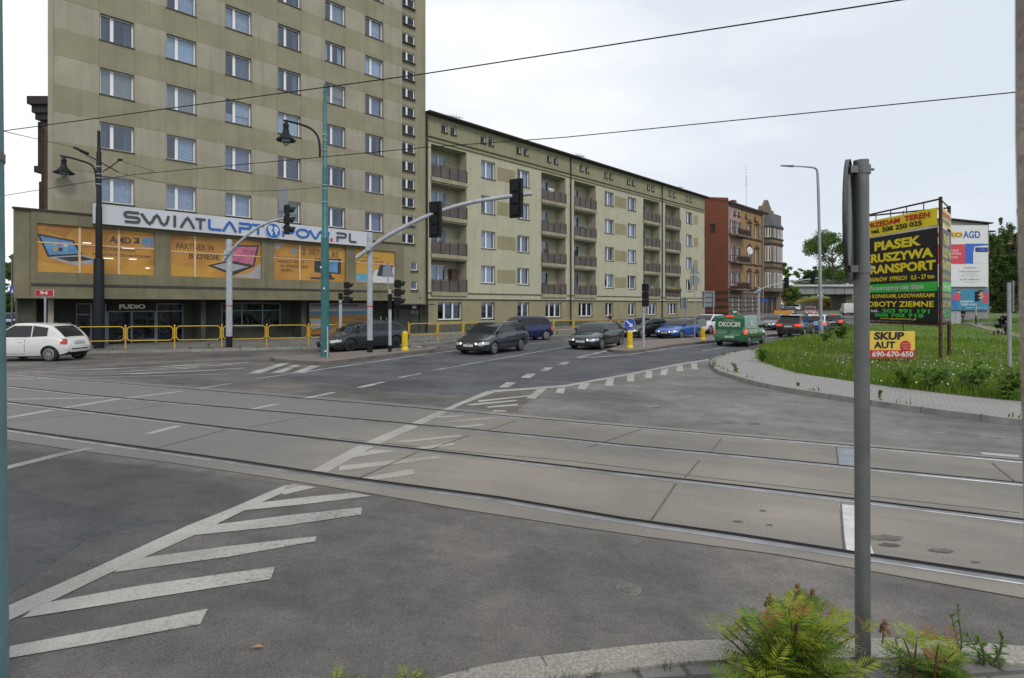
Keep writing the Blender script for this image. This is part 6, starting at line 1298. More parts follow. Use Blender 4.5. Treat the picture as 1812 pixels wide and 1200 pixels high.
    # greenhouse
    xa, xb, xc, xd = gh; bz = lambda t: lerp_tab(T, t)[1]-.03; wbz = lambda t: hw*lerp_tab(T, t)[3]*op['rw']; wr = hw*op['hw']; zr = Hh
    zbm = bz((xa+xd)/2)
    def top(t):
        if t < xb: u = (t-xa)/(xb-xa); return lerp_tab(T, xa)[2]+(zr-.03-lerp_tab(T, xa)[2])*(u+.16*math.sin(math.pi*u)*.6)
        if t <= xc: u = (t-xb)/max(.01, xc-xb); return zr-.03+op['arc']*math.sin(math.pi*min(1, u*.9+.1))-op['drop']*u*u*(0 if op['van'] else 1)
        u = (t-xc)/(xd-xc); z1 = lerp_tab(T, xd)[2]; zc_ = zr-.03-op['drop']*(0 if op['van'] else 1); return zc_+(z1-zc_)*(u-.10*math.sin(math.pi*u))
    def ysd(t, z): w0 = wbz(t); zb_ = bz(t); u = (z-zb_)/(zr-.03-zb_); return w0+(wr-w0)*(u**1.25 if u > 0 else 0)
    ts = sorted({xa+(xb-xa)*i/7 for i in range(8)} | {xb+(xc-xb)*i/8 for i in range(9)} | {xc+(xd-xc)*i/6 for i in range(7)}); g = MB(); ring = []
    for t in ts:
        zt = max(top(t), bz(t)+.02); zb_ = bz(t); q = [(ysd(t, zb_), zb_), (ysd(t, zb_+(zt-zb_)*.5), zb_+(zt-zb_)*.5), (ysd(t, zt-.035 if zt-zb_ > .1 else zt-.01), zt-.035 if zt-zb_ > .1 else zt-.01), (ysd(t, zt)*.93, zt), (ysd(t, zt)*.6, zt+.012), (0, zt+.02)]
        ring.append([(X(t), y, z) for y, z in q]+[(X(t), -y, z) for y, z in q[-2::-1]])
    m = len(ring[0]); vs = [p for r in ring for p in r]; fs = [(i*m+k, i*m+k+1, (i+1)*m+k+1, (i+1)*m+k) for i in range(len(ring)-1) for k in range(m-1)]; fs += [tuple(range(m)), tuple((len(ring)-1)*m+k for k in range(m))[::-1]]
    g.add(vs, fs, 0); b2 = bmesh.new(); me = bpy.data.meshes.new('cabin'); me.from_pydata(g.v, [], g.f); b2.from_mesh(me); bmesh.ops.recalc_face_normals(b2, faces=b2.faces[:]); b2.to_mesh(me); b2.free(); me.materials.append(op['roofmat'] or paint)
    if op['twotone']: me.materials.append(op['twotone'])
    me.polygons.foreach_set('use_smooth', [True]*len(me.polygons)); me.set_sharp_from_angle(angle=R(32)); cab = bpy.data.objects.new('cabin', me); C.objects.link(cab); cab.parent = root
    # glazing
    def screen(t0, t1, inset, sgn, nm_):
        mb = MB(); nu, nv = 8, 6; vs = []
        for j in range(nv+1):
            t = t0+(t1-t0)*(.07+.84*j/nv); z = top(t); e = 1e-3; dzt = (top(t+e)-top(t-e))/(2*e); nx, nz_ = dzt, 1.; l = math.hypot(nx, nz_); nx, nz_ = nx/l, nz_/l; w = ysd(t, z)*inset-.03
            for i in range(nu+1): y = w*(2*i/nu-1); q = 1-(2*i/nu-1)**2; vs.append((X(t)+nx*.016, y, z+.012*q+nz_*.013))
        mb.add(vs, [(j*(nu+1)+i, j*(nu+1)+i+1, (j+1)*(nu+1)+i+1, (j+1)*(nu+1)+i) for j in range(nv) for i in range(nu)]); return mb.build(nm_, op['tint'] or M_cgl, root, smooth=60)
    screen(xa, xb, .95, 1, 'windscreen')
    if not op['van']: screen(xd, xc, op['rin'], -1, 'rear_window')
    def sideglass(t0, t1, s):
        mb = MB(); k = 10; vs = []
        for i in range(k+1):
            t = t0+(t1-t0)*i/k; zb_ = bz(t)+.055; z1 = max(zb_+.004, min(top(t)-.075, zr-.10)); 
            for z in (zb_, (zb_+z1)/2, z1): vs.append((X(t), s*(ysd(t, z)+.006), z))
        mb.add(vs, [(3*i+j, 3*i+j+1, 3*i+j+4, 3*i+j+3) for i in range(k) for j in range(2)]); mb.build('side_window', M_cgl, root, smooth=60)
    wa, wd = xa+.16, (xd-op['wend'] if not op['van'] else op['doors'][1])
    cuts_ = [wa]+[wa+(wd-wa)*f_ for f_ in op['pillars']]+[wd]
    for s in (1, -1):
        for a, b in zip(cuts_[:-1], cuts_[1:]): sideglass(a+.025, b-.025, s)
    # wheels
    wm = None
    for t in (ta, tr):
        for s in (1, -1):
            if wm is None:
                mb = MB(); w_ = .205; mb.tube([(0, -w_/2, 0), (0, -w_/2+.025, 0), (0, w_/2-.025, 0), (0, w_/2, 0)], [R_*.93, R_, R_, R_*.93], 28); wm = mb.build('wheel', M_tyre, root, (X(t), s*(hw-.115), R_), smooth=35)
                mb = MB(); rr = R_*.68
                for sd in (1, -1):
                    y = sd*(w_/2+.002); mb.tube([(0, y, 0), (0, y+sd*.006, 0)], [rr*1.02, rr*.98], 26, 0); 
                    for k in range(10): a0 = 2*math.pi*k/10; mb.add([(rr*.40*math.cos(a0+d), y+sd*.0085, rr*.40*math.sin(a0+d)) for d in (-.10, .10)]+[(rr*.86*math.cos(a0+d), y+sd*.0085, rr*.86*math.sin(a0+d)) for d in (.20, -.20)], [(0, 1, 2, 3)], 1)
                mb.build('rim', [op['rim'], M_cblk], wm, smooth=35)
            else:
                c = wm.copy(); C.objects.link(c); c.parent = root; c.location = (X(t), s*(hw-.115), R_)
                for ch in wm.children: d = ch.copy(); C.objects.link(d); d.parent = c
    # lamps, grille, plates
    nose = lerp_tab(T, .12)[1]; z1 = nose-.035+op['hz']; z0 = z1-op['headh']
    for s in (1, -1):
        mb = MB(); pts = [(-.004, .56), (.0, .72)]; vs = []
        tt = [.0, .02, .05, .1, .18, .28, .42]; y0 = ys(.0, (z0+z1)/2)
        vs += [(X(-.008), s*y0*.60, z0+.045), (X(-.008), s*y0*.60, z1-.01)]
        for i, t in enumerate(tt): f_ = i/(len(tt)-1); za, zb_ = z0+.05*f_, z1+.035*f_; vs += [(X(t)+.008, s*(ys(t, z)+.009), z) for z in (za, za+(zb_-za)/3, za+(zb_-za)*2/3, zb_)]
        q_ = vs[0], vs[1]; vs = [(q_[0][0], q_[0][1], q_[0][2]+(q_[1][2]-q_[0][2])*j/3) for j in range(4)]+vs[2:]; mb.add(vs, [(4*i+j, 4*i+j+1, 4*i+j+5, 4*i+j+4) for i in range(len(tt)) for j in range(3)]); o = mb.build('headlight', M_hl, root, smooth=60)
        mb = MB(); mb.disc((X(-.012), s*y0*.76, (z0+z1)/2+.01), .045, (1, 0, 0), .02, 14); mb.build('bulb', M_hlon if op['lit'] else M_hl, o)
        # tail lamps
        tz1 = lerp_tab(T, L-.12)[1]-.02 if not op['van'] else lerp_tab(T, L-.12)[1]+.10; tz1 = op['tz'] or tz1; tz0 = tz1-op['tailh']; mb = MB(); y0 = ys(L-op['tsh'], tz0+.03); vs = [(X(L-op['tsh']+.012), s*y0*(1-op['tailw']), tz0+.02), (X(L-op['tsh']+.012), s*y0*(1-op['tailw']), tz1-.01)]
        tt = [L-op['tsh']-q*op['wrap'] for q in (0, .02, .05, .1, .17, .26)]
        for i, t in enumerate(tt): f_ = i/(len(tt)-1); za, zb_ = tz0+.03*f_, tz1-.0*f_; vs += [(X(t)-.010, s*(ys(t, min(z, lerp_tab(T, t)[1]))+.012), z) for z in (za, za+(zb_-za)/3, za+(zb_-za)*2/3, zb_)]
        q_ = vs[0], vs[1]; vs = [(q_[0][0], q_[0][1], q_[0][2]+(q_[1][2]-q_[0][2])*j/3) for j in range(4)]+vs[2:]; mb.add(vs, [(4*i+j, 4*i+j+4, 4*i+j+5, 4*i+j+1) for i in range(len(tt)) for j in range(3)]); mb.build('tail_light', M_tlon if op['brake'] else M_tl, root, smooth=60)
        # mirrors, handles, door lines
        tm = xa+.30; mz = bz(tm)+.10; mb = MB(); mb.add([(X(tm)+a, s*(ysd(tm, mz)+b), mz+c) for a, b, c in ((.02, -.02, -.06), (.09, .05, -.07), (.10, .20, -.05), (.02, .22, -.04), (.02, -.02, .05), (.09, .05, .08), (.08, .20, .09), (.02, .22, .08))], [(0, 1, 2, 3), (7, 6, 5, 4), (0, 4, 5, 1), (1, 5, 6, 2), (2, 6, 7, 3), (3, 7, 4, 0)]); mb.build('mirror', M_cblk if op['clad'] else paint, root, smooth=30)
        dd = op['doors'] or (xa+.12, cuts_[1], min(tr-.12, wd)); 
        for a, b in zip(dd[:-1], dd[1:]):
            mb = MB(); k = 8
            def shell(e, d0, mi):
                vs = []
                for i in range(k+1):
                    t = a+e+(b-a-2*e)*i/k; zb_ = lerp_tab(T, t)[0]+.12+e; zs_ = lerp_tab(T, t)[1]-.05-e
                    for j in range(6):
                        z = zb_+(zs_-zb_)*j/5; yy = ys(t, z); dx = t-(tr); 
                        vs.append((X(t), s*(yy+d0), z))
                fs_ = []
                for i in range(k):
                    t = a+e+(b-a-2*e)*(i+.5)/k
                    for j in range(5):
                        z = lerp_tab(T, t)[0]+.12+(lerp_tab(T, t)[1]-.17-lerp_tab(T, t)[0])*(j+.5)/5
                        if min(math.hypot(t-ta, z-R_), math.hypot(t-tr, z-R_)) > R_*1.3: fs_.append((i*6+j, i*6+j+1, (i+1)*6+j+1, (i+1)*6+j))
                mb.add(vs, fs_, mi)
            shell(0, .0025, 1); shell(.014, .006, 0); o = mb.build('door', [paint, M_cblk], root, smooth=60)
            th = b-.14 if b < L*.8 else b-.2; hz_ = lerp_tab(T, th)[1]-.16; MB().box(X(th)-.02, X(th)+.13, s*(ys(th, hz_)+.02)-.012, s*(ys(th, hz_)+.02)+.012, hz_-.012, hz_+.018).build('handle', M_cblk if op['clad'] else paint, o)
    y0 = ys(0, .4); zb0 = lerp_tab(T, 0)[0]
    mb = MB(); mb.box(X(-.012), X(.05), -y0*.80, y0*.80, zb0+.0, zb0+.13); mb.box(X(-.010), X(.05), -y0*.58, y0*.58, z0-.015, z0+.07); mb.box(X(-.014), X(.05), -y0*.52, y0*.52, z0+.072, z0+.086, 1); mb.build('grille', [M_cblk, M_chr], root)
    MB().disc((X(-.03), 0, z0+.08), .05, (1, 0, 0), .02, 16).build('badge', M_chr, root)
    zl = zb0+.13; MB().box(X(-.03), X(.01), -.26, .26, zl+.01, zl+.125).build('number_plate', M_plate, root)
    rz_ = lerp_tab(T, L)[0]; zp = op.get('rplate', rz_+.30); MB().box(X(L)-.02, X(L)+.02, -.26, .26, zp, zp+.115).build('number_plate', M_plate, root)
    rb0, rb1 = op['rb'] or (rz_-.02, rz_+.10); mb = MB(); mb.box(X(L)-.012, X(L)+.05, -y0*.86, y0*.86, rb0, rb1); mb.build('rear_bumper', M_cblk, root)
    if op['brake']: MB().box(X(xc)-.07, X(xc)-.02, -.2, .2, top(xc)-.02, top(xc)+.03).build('brake_light', M_tlon, root)
    if op['rails']:
        for s in (1, -1): MB().tube([(X(xb+.15), s*wr*.93, top(xb+.15)), (X(xb+.25), s*wr*.93, zr+.05), (X(xc-.3), s*wr*.93, zr+.03), (X(xc-.1), s*wr*.93, top(xc-.1))], .018, 6).build('roof_rail', op['rails'], root)
    if op['spoiler']: MB().box(X(xc)-.2, X(xc)+.1, -wr*.85, wr*.85, top(xc)-.03, top(xc)+.015).build('spoiler', paint, root)
    root['front'] = 1; return root, dict(X=X, ys=ys, top=top, bz=bz, ysd=ysd, T=T)
def place(a, b, wbm=None, fo=0, L=0, wb=0, side=1, hw=.85):
    """a, b: pixels where the front and rear wheel of the seen side touch the road; returns centre and heading"""
    A, B = G(*a), G(*b); d = (A-B); rz = math.atan2(d.y, d.x); return A, B, rz
def put(front, rear, L, wb, fo, Wd, side, rz=None, anchor='mid'):
    """side=+1: the left flank (local +y) faces the camera"""
    A = G(*front) if front else None; B = G(*rear) if rear else None
    if rz is None: d = A-B; rz = math.atan2(d.y, d.x)
    u = Vector((math.cos(rz), math.sin(rz), 0)); v = Vector((-math.sin(rz), math.cos(rz), 0))
    xf, xr = L/2-fo, L/2-fo-wb
    if A is not None and B is not None: mid = (A+B)/2; c = mid-u*((xf+xr)/2)
    elif A is not None: c = A-u*xf
    else: c = B-u*xr
    c = c-v*(side*(Wd/2-.11)); c.z = H(c.x, c.y); return c, rz
def hatch(L, nose=.66, cowl=.93, belt=.93, tail=.98, zb=.2): return [(0, .26, nose-.20, nose-.19, .70), (.05, zb, nose-.08, nose-.06, .86), (.22, zb-.01, nose, nose+.03, .95), (.6, zb, nose+.09, nose+.13, .99), (1.15, zb, cowl-.04, cowl, 1.0), (L*.55, zb, belt+.01, belt+.03, 1.0), (L-.7, zb+.02, tail, tail+.01, .99), (L-.2, zb+.05, tail-.01, tail, .945), (L-.04, .28, tail-.12, tail-.10, .90), (L, .33, tail-.30, tail-.29, .84)]
def sedan(L, nose=.66, cowl=.92, belt=.95, tail=1.0, zb=.2): return [(0, .26, nose-.20, nose-.19, .70), (.05, zb, nose-.08, nose-.06, .86), (.25, zb-.01, nose, nose+.03, .95), (.7, zb, nose+.10, nose+.14, .99), (1.3, zb, cowl-.03, cowl, 1.0), (L*.55, zb, belt, belt+.02, 1.0), (L-.9, zb+.02, tail-.01, tail+.01, .99), (L-.15, zb+.05, tail-.02, tail, .92), (L-.03, .3, tail-.10, tail-.08, .87), (L, .36, tail-.28, tail-.26, .82)]
P_dk = carpaint('graphite paint', (.034, .044, .058), .5, .24); P_dk2 = carpaint('dark blue grey paint', (.024, .036, .054), .5, .24); P_mat = carpaint('satin anthracite', (.034, .037, .047), .4, .36); P_navy = carpaint('navy blue paint', (.010, .017, .085), .4); P_blue = carpaint('bright blue paint', (.012, .10, .42), .4); P_wht = carpaint('white paint', (.62, .62, .61), 0, .35); P_blk = carpaint('black paint gloss', (.02, .023, .027), .4, .22); P_gry = carpaint('steel grey paint', (.10, .115, .14), .6); P_grn = carpaint('green van paint', (.010, .135, .045), .1, .35); P_brz = carpaint('dark brown grey paint', (.035, .033, .031), .5); P_red = carpaint('dark red paint', (.26, .02, .03), .2); P_slv = carpaint('silver paint', (.34, .36, .38), .6)
WHEELF = .315
# dark grey estate leading the queue
c, rz = put((869, 628.5), (923.5, 620), 4.60, 2.65, .90, 1.80, 1, None); rz += R(-3)
car('estate_car', 'dark grey estate car with silver roof rails, leading the oncoming traffic', 'car', c, rz, 4.60, 1.80, 1.47, 2.65, .90, WHEELF, hatch(4.60, .70, .98, .96, 1.0), (1.05, 1.95, 3.85, 4.45), P_dk, opts=dict(pillars=(.36, .68), rails=M_chr, lit=True, tailh=.22))
# dark wagon on the left lane
c, rz = put((611.6, 622.5), (705, 616.3), 4.72, 2.81, .91, 1.84, 1)
car('estate_car', 'satin black estate car with black wheels passing behind the teal pole', 'car', c, rz, 4.72, 1.84, 1.44, 2.81, .91, .335, hatch(4.72, .68, .95, .93, .97, .17), (1.15, 2.1, 3.95, 4.62), P_mat, opts=dict(rim=M_rimd, pillars=(.36, .68), rails=P_mat, tailh=.2, spoiler=True))
# blue MPV behind the estate
c, rz = put((911, 604.5), (967, 601.5), 4.05, 2.63, .80, 1.70, 1, None); c, rz = put(None, (966, 602), 4.05, 2.63, .80, 1.70, 1, math.pi+R(28))
car('compact_van', 'navy blue compact people carrier half hidden by the grey estate', 'car', c, rz, 4.05, 1.70, 1.59, 2.63, .80, .31, hatch(4.05, .74, 1.0, .98, 1.04), (.75, 1.65, 3.5, 3.98), P_navy, opts=dict(pillars=(.38, .72), tailh=.34))
# dark hatchback
c, rz = put((1062.5, 619), (1097.5, 614), 4.06, 2.56, .83, 1.78, 1, None); 
car('hatchback', 'dark blue grey hatchback waiting beside the arrow sign', 'car', c, rz, 4.06, 1.78, 1.44, 2.56, .83, WHEELF, hatch(4.06, .70, .97, .95, 1.0), (1.0, 1.85, 3.4, 3.97), P_dk2, opts=dict(pillars=(.46, .84), lit=True))
# black saloon in the far lane
c, rz = put((1135, 598), None, 4.9, 2.85, .95, 1.85, 1, math.pi+R(38))
car('saloon_car', 'black saloon in the far lane behind the blue arrow sign', 'car', c, rz, 4.9, 1.85, 1.45, 2.85, .95, .33, sedan(4.9, .68, .95, .95, .99), (1.35, 2.3, 3.55, 4.35), P_blk, opts=dict(pillars=(.42, .8), lit=True, tailh=.16))
# bright blue fastback
c, rz = put((1205, 599.8), (1234.5, 597), 4.6, 2.65, .9, 1.80, 1, math.pi+R(45))
car('saloon_car', 'bright blue fastback saloon with black roof by the triangle sign pole', 'car', c, rz, 4.6, 1.80, 1.43, 2.65, .9, WHEELF, sedan(4.6, .68, .95, .94, 1.0), (1.15, 2.05, 3.3, 4.25), P_blue, opts=dict(pillars=(.42, .8), lit=True, roofmat=P_blk))
# white city car at the left
A, B = G(82.5, 640.5), G(145.5, 634.0); u = (B-A); u.z = 0; rzF = math.atan2(u.y, u.x)+math.pi/2; mid = (A+B)/2; ex = Vector((math.cos(rzF), math.sin(rzF), 0)); Lf, wbf, fof = 3.57, 2.30, .68; c = mid-ex*(Lf/2-fof-wbf); c.z = H(c.x, c.y)
pr = [(0, .28, .52, .54, .60), (.06, .2, .66, .69, .80), (.25, .18, .78, .84, .93), (.6, .18, .87, .93, .99), (.95, .18, .93, .97, 1.0), (2.0, .18, .93, .95, 1.0), (2.8, .2, .97, .985, 1.0), (3.2, .22, .96, .98, .96), (3.42, .25, .90, .93, .89), (3.53, .29, .72, .76, .80), (3.57, .36, .60, .63, .70)]
ro, fn = car('city_car', 'small round white city car leaving at the left edge', 'car', c, rzF, Lf, 1.63, 1.49, wbf, fof, .30, pr, (.85, 1.5, 2.86, 3.40), P_wht, opts=dict(pillars=(.66,), tailh=.22, tailw=.05, wrap=.6, arc=.03, drop=.075, wend=.52, tsh=.05, tz=.88, rin=.80, rb=(.46, .50),  doors=(.95, 2.05), rplate=.70, hw=.76))
# green delivery van
c, rz = put((1349.8, 608.8), (1321.6, 613.8), 4.40, 2.79, .87, 1.85, -1, None)
vp = [(0, .28, .60, .62, .74), (.06, .22, .76, .78, .88), (.25, .2, .88, .93, .96), (.7, .2, 1.0, 1.06, 1.0), (1.0, .2, 1.06, 1.12, 1.0), (2.2, .22, 1.08, 1.10, 1.0), (4.2, .24, 1.08, 1.10, 1.0), (4.36, .28, 1.06, 1.08, .985), (4.40, .32, 1.0, 1.02, .97)]
ro, fn = car('delivery_van', 'green delivery van with white front and beer lettering, seen from behind', 'van', c, rz, 4.40, 1.85, 1.80, 2.79, .87, .32, vp, (.85, 1.75, 4.25, 4.39), P_grn, opts=dict(pillars=(), van=True, doors=(1.0, 2.0), tailh=.42, tailw=.08, clad=.06, roofmat=P_grn, rw=.955, hw=.88, brake=True, rplate=.52))
X, ys, top_, ysd = fn['X'], fn['ys'], fn['top'], fn['ysd']
mb = MB(); 
for s in (1, -1):
    k = 8; vs = []
    for i in range(k+1):
        t = .02+1.15*i/k; lo_ = .42; hi = lerp_tab(fn['T'], t)[1]
        for j in range(5): z = lo_+(hi-lo_)*j/4; vs.append((X(t), s*(ys(t, z)+.013), z))
    fs = [(i*5+j, i*5+j+1, (i+1)*5+j+1, (i+1)*5+j) for i in range(k) for j in range(4) if math.hypot(.02+1.15*(i+.5)/k-.87, .42+.6*(j+.5)/4-.32) > .42]; mb.add(vs, fs)
mb.add([(X(t)+.0, y, top_(t)+.024) for t in (1.72, 4.2) for y in (-.72, .72)], [(0, 1, 3, 2)]); mb.build('white_front_wrap', P_wht, ro)
M_vt = mat('van white lettering', (.60, .62, .58), .5, var=.05); M_vd = mat('van dark gap', (.006, .03, .012), .6, var=.1)
def on_rear(mb, s, y0, z0, w, h, mi=0, bo=.02):
    v, f = text_data(s, bo); lo = v.min(0); hi = v.max(0)
    mb.add([(X(4.40)-.035-(.0 if (z0+h) < 1.1 else .015*0), -(y0+(p[0]-lo[0])*w/(hi[0]-lo[0])), z0+(p[1]-lo[1])*h/(hi[1]-lo[1])) for p in v], f, mi)
mb = MB(); xr = X(4.40)-.02; mb.box(xr-.008, xr, -.80, .80, 1.02, 1.66, 2); 
on_rear(mb, 'OKOCIM', -.62, 1.16, 1.24, .30, 0, .04); on_rear(mb, 'WYSPIARSKI', -.3, 1.52, .6, .06, 0, 0); on_rear(mb, 'od 1845', -.62, .80, .5, .06, 0, 0); on_rear(mb, 'Browar Okocim', .05, .66, .55, .07, 0, 0)
mb.build('lettering', [M_vt, M_vd, P_grn], ro); mb = MB(); mb.box(xr-.012, xr-.006, -.006, .006, .4, 1.66); mb.box(X(4.3)-.0, X(4.3)+.05, -.18, .18, 1.74, 1.80, 1); mb.build('rear_door_gap', [M_vd, M_tlon], ro)
mb = MB(); v, f = text_data('OKO', .04); lo = v.min(0); hi = v.max(0)
for sgn in (-1,): mb.add([(X(3.3)+(p[0]-lo[0])*.62/(hi[0]-lo[0])-.1, sgn*(ysd(3.2, 1.2+(p[1]-lo[1])*.3/(hi[1]-lo[1]))+.012), 1.2+(p[1]-lo[1])*.32/(hi[1]-lo[1])) for p in v], f); mb.box(X(2.9), X(2.2), -ys(2.5, .8)-.012, -ys(2.5, .8)-.006, .78, .82); mb.box(X(3.6), X(3.1), -ys(3.3, .8)-.012, -ys(3.3, .8)-.006, .78, .83)
mb.build('side_lettering', M_vt, ro); MB().box(X(3.35), X(1.2), -ys(2, .5)-.02, -ys(2, .5)+.02, .48, .60).build('rubbing_strip', M_cblk, ro)
# dark SUV ahead of the van
c, rz = put((1437.5, 594.5), (1421.5, 597.8), 4.60, 2.66, .92, 1.85, -1, R(50))
car('suv', 'dark grey SUV braking, just right of the green van', 'car', c, rz, 4.60, 1.85, 1.69, 2.66, .92, .36, hatch(4.60, .85, 1.12, 1.08, 1.14, .28), (1.05, 1.9, 3.95, 4.5), P_brz, opts=dict(pillars=(.38, .72), clad=.16, brake=True, tailh=.16, tailw=.36, rails=M_chr, spoiler=True, rplate=.78))
# blue SUV behind the lamp post
c, rz = put(None, (1462, 590.8), 4.3, 2.6, .85, 1.80, -1, R(56))
car('compact_suv', 'bright blue compact SUV braking behind the street lamp', 'car', c, rz, 4.30, 1.80, 1.58, 2.6, .85, .34, hatch(4.30, .82, 1.06, 1.02, 1.08, .25), (1.0, 1.8, 3.65, 4.2), P_blue, opts=dict(pillars=(.4, .75), clad=.12, brake=True, tailh=.22, roofmat=P_wht, rplate=.75))
c, rz = put(None, (1490, 583.4), 4.3, 2.6, .85, 1.78, -1, R(60))
car('hatchback', 'dark navy hatchback braking right of the street lamp', 'car', c, rz, 4.30, 1.78, 1.46, 2.6, .85, .32, hatch(4.30, .72, .97, .95, 1.0), (1.0, 1.85, 3.5, 4.15), P_navy if False else P_dk2, opts=dict(pillars=(.46, .84), brake=True, tailh=.22))
# grey saloon coming past the tenement
c, rz = put((1375.5, 584.5), None, 4.6, 2.7, .9, 1.78, 1, math.pi+R(42))
car('saloon_car', 'steel grey car with lit headlights beyond the green van', 'car', c, rz, 4.6, 1.78, 1.44, 2.7, .9, .32, hatch(4.6, .70, .96, .95, 1.0), (1.05, 1.95, 3.7, 4.4), P_gry, opts=dict(pillars=(.42, .8), lit=True))
c, rz = put((1256, 591.3), None, 4.5, 2.7, .9, 1.85, 1, math.pi+R(44))
car('suv', 'white SUV with lit headlights half hidden by the green van', 'car', c, rz, 4.5, 1.85, 1.62, 2.7, .9, .35, hatch(4.5, .86, 1.08, 1.05, 1.1, .25), (1.05, 1.9, 3.8, 4.4), P_wht, opts=dict(pillars=(.4, .74), lit=True, clad=.08))
# far queue, small in the picture
far_cars = [('hatchback', 'white car roof showing behind the bright blue compact SUV', 1445, 583, R(58), P_wht, dict()), ('saloon_car', 'silver car ahead of the dark SUV, its roof showing above', 1413, 583.5, R(62), P_slv, dict(brake=True)),
            ('saloon_car', 'dark red car coming from under the overpass, headlights lit', 1434, 559, math.pi+R(62), P_red, dict(lit=True)), ('hatchback', 'black car with lit headlights by the orange barrier', 1397, 559, math.pi+R(60), P_blk, dict(lit=True)),
            ('saloon_car', 'white car far down the street, rightmost of three near the overpass', 1408, 550.5, math.pi+R(64), P_wht, dict()), ('hatchback', 'silver car far down the street between two white cars', 1393, 550, math.pi+R(64), P_slv, dict()), ('hatchback', 'white car far down the street, nearest the turret', 1378, 549.5, math.pi+R(30), P_wht, dict())]
for nm, lb, px, py, rz, pt, o_ in far_cars:
    p = G(px, py); p.z = H(p.x, p.y)
    if nm == 'hatchback': car(nm, lb, 'car', p, rz, 4.1, 1.76, 1.47, 2.56, .83, .31, hatch(4.1, .70, .97, .95, 1.0), (1.0, 1.85, 3.4, 3.97), pt, opts=dict(pillars=(.46, .84), **o_))
    else: car(nm, lb, 'car', p, rz, 4.6, 1.8, 1.46, 2.7, .9, .32, sedan(4.6), (1.2, 2.1, 3.4, 4.2), pt, opts=dict(pillars=(.42, .8), **o_))
c = G(1500, 557.5); c.z = H(c.x, c.y)
vp2 = [(0, .28, .60, .62, .74), (.06, .22, .80, .82, .88), (.25, .2, .92, .97, .96), (.7, .2, 1.04, 1.10, 1.0), (1.0, .2, 1.10, 1.16, 1.0), (2.2, .22, 1.12, 1.14, 1.0), (4.4, .24, 1.12, 1.14, 1.0), (4.6, .28, 1.1, 1.12, .985), (4.65, .32, 1.05, 1.07, .97)]
ro, fn = car('delivery_van', 'white delivery van driving away below the overpass pier', 'van', c, R(68), 4.65, 1.85, 1.92, 2.8, .9, .33, vp2, (.85, 1.75, 4.5, 4.64), P_wht, opts=dict(pillars=(), van=True, doors=(1.0, 2.0), tailh=.42, tailw=.08, clad=.08, rw=.955, hw=.88, rplate=.6))
# parked blue car in the side street
c = G(20, 580); c.z = H(c.x, c.y)
car('hatchback', 'dark blue car in the side street by the left edge pole', 'car', c, R(128), 4.1, 1.76, 1.47, 2.56, .83, .31, hatch(4.1, .70, .97, .95, 1.0), (1.0, 1.85, 3.4, 3.97), P_navy, opts=dict(pillars=(.46, .84)))
# orange barrier by the tenement corner
t = thing('barrier', 'orange road works barrier by the turret corner', 'barrier', G(1386, 562, 0)); mb = MB(); mb.box(-1.3, 1.3, -.05, .05, .25, 1.0); mb.build('panel', mat('barrier orange', (.55, .24, .02), .5, var=.2), t); MB().box(-1.1, -1.0, -.2, .2, 0, .25).build('foot', M_cblk, t); MB().box(1.0, 1.1, -.2, .2, 0, .25).build('foot', M_cblk, t)
# ================================================================ trees, grass, bush, people
M_bark = mat('bark', (.07, .055, .042), .95, var=.4, scale=5, bump=.5, bscale=25)
LG1 = leaf_mat('fresh green leaves', (.095, .18, .03)); LG2 = leaf_mat('dark green leaves', (.072, .135, .038)); LG3 = leaf_mat('yellow green leaves', (.14, .225, .038)); LG4 = leaf_mat('mid green leaves', (.10, .19, .045))
def quads(pos, size, rng, flat=.3, aspect=.55):
    """leaf quads at pos with random orientation"""
    n = len(pos); a = rng.normal(size=(n, 3)); a[:, 2] *= .6; a /= np.linalg.norm(a, axis=1)[:, None]; b = rng.normal(size=(n, 3)); b -= a*(a*b).sum(1)[:, None]; b /= np.linalg.norm(b, axis=1)[:, None]
    s = size*rng.uniform(.6, 1.4, n)[:, None]; v = np.stack([pos-a*s, pos+b*s*aspect, pos+a*s, pos-b*s*aspect], 1).reshape(-1, 3); f = np.arange(4*n).reshape(-1, 4); return v, f
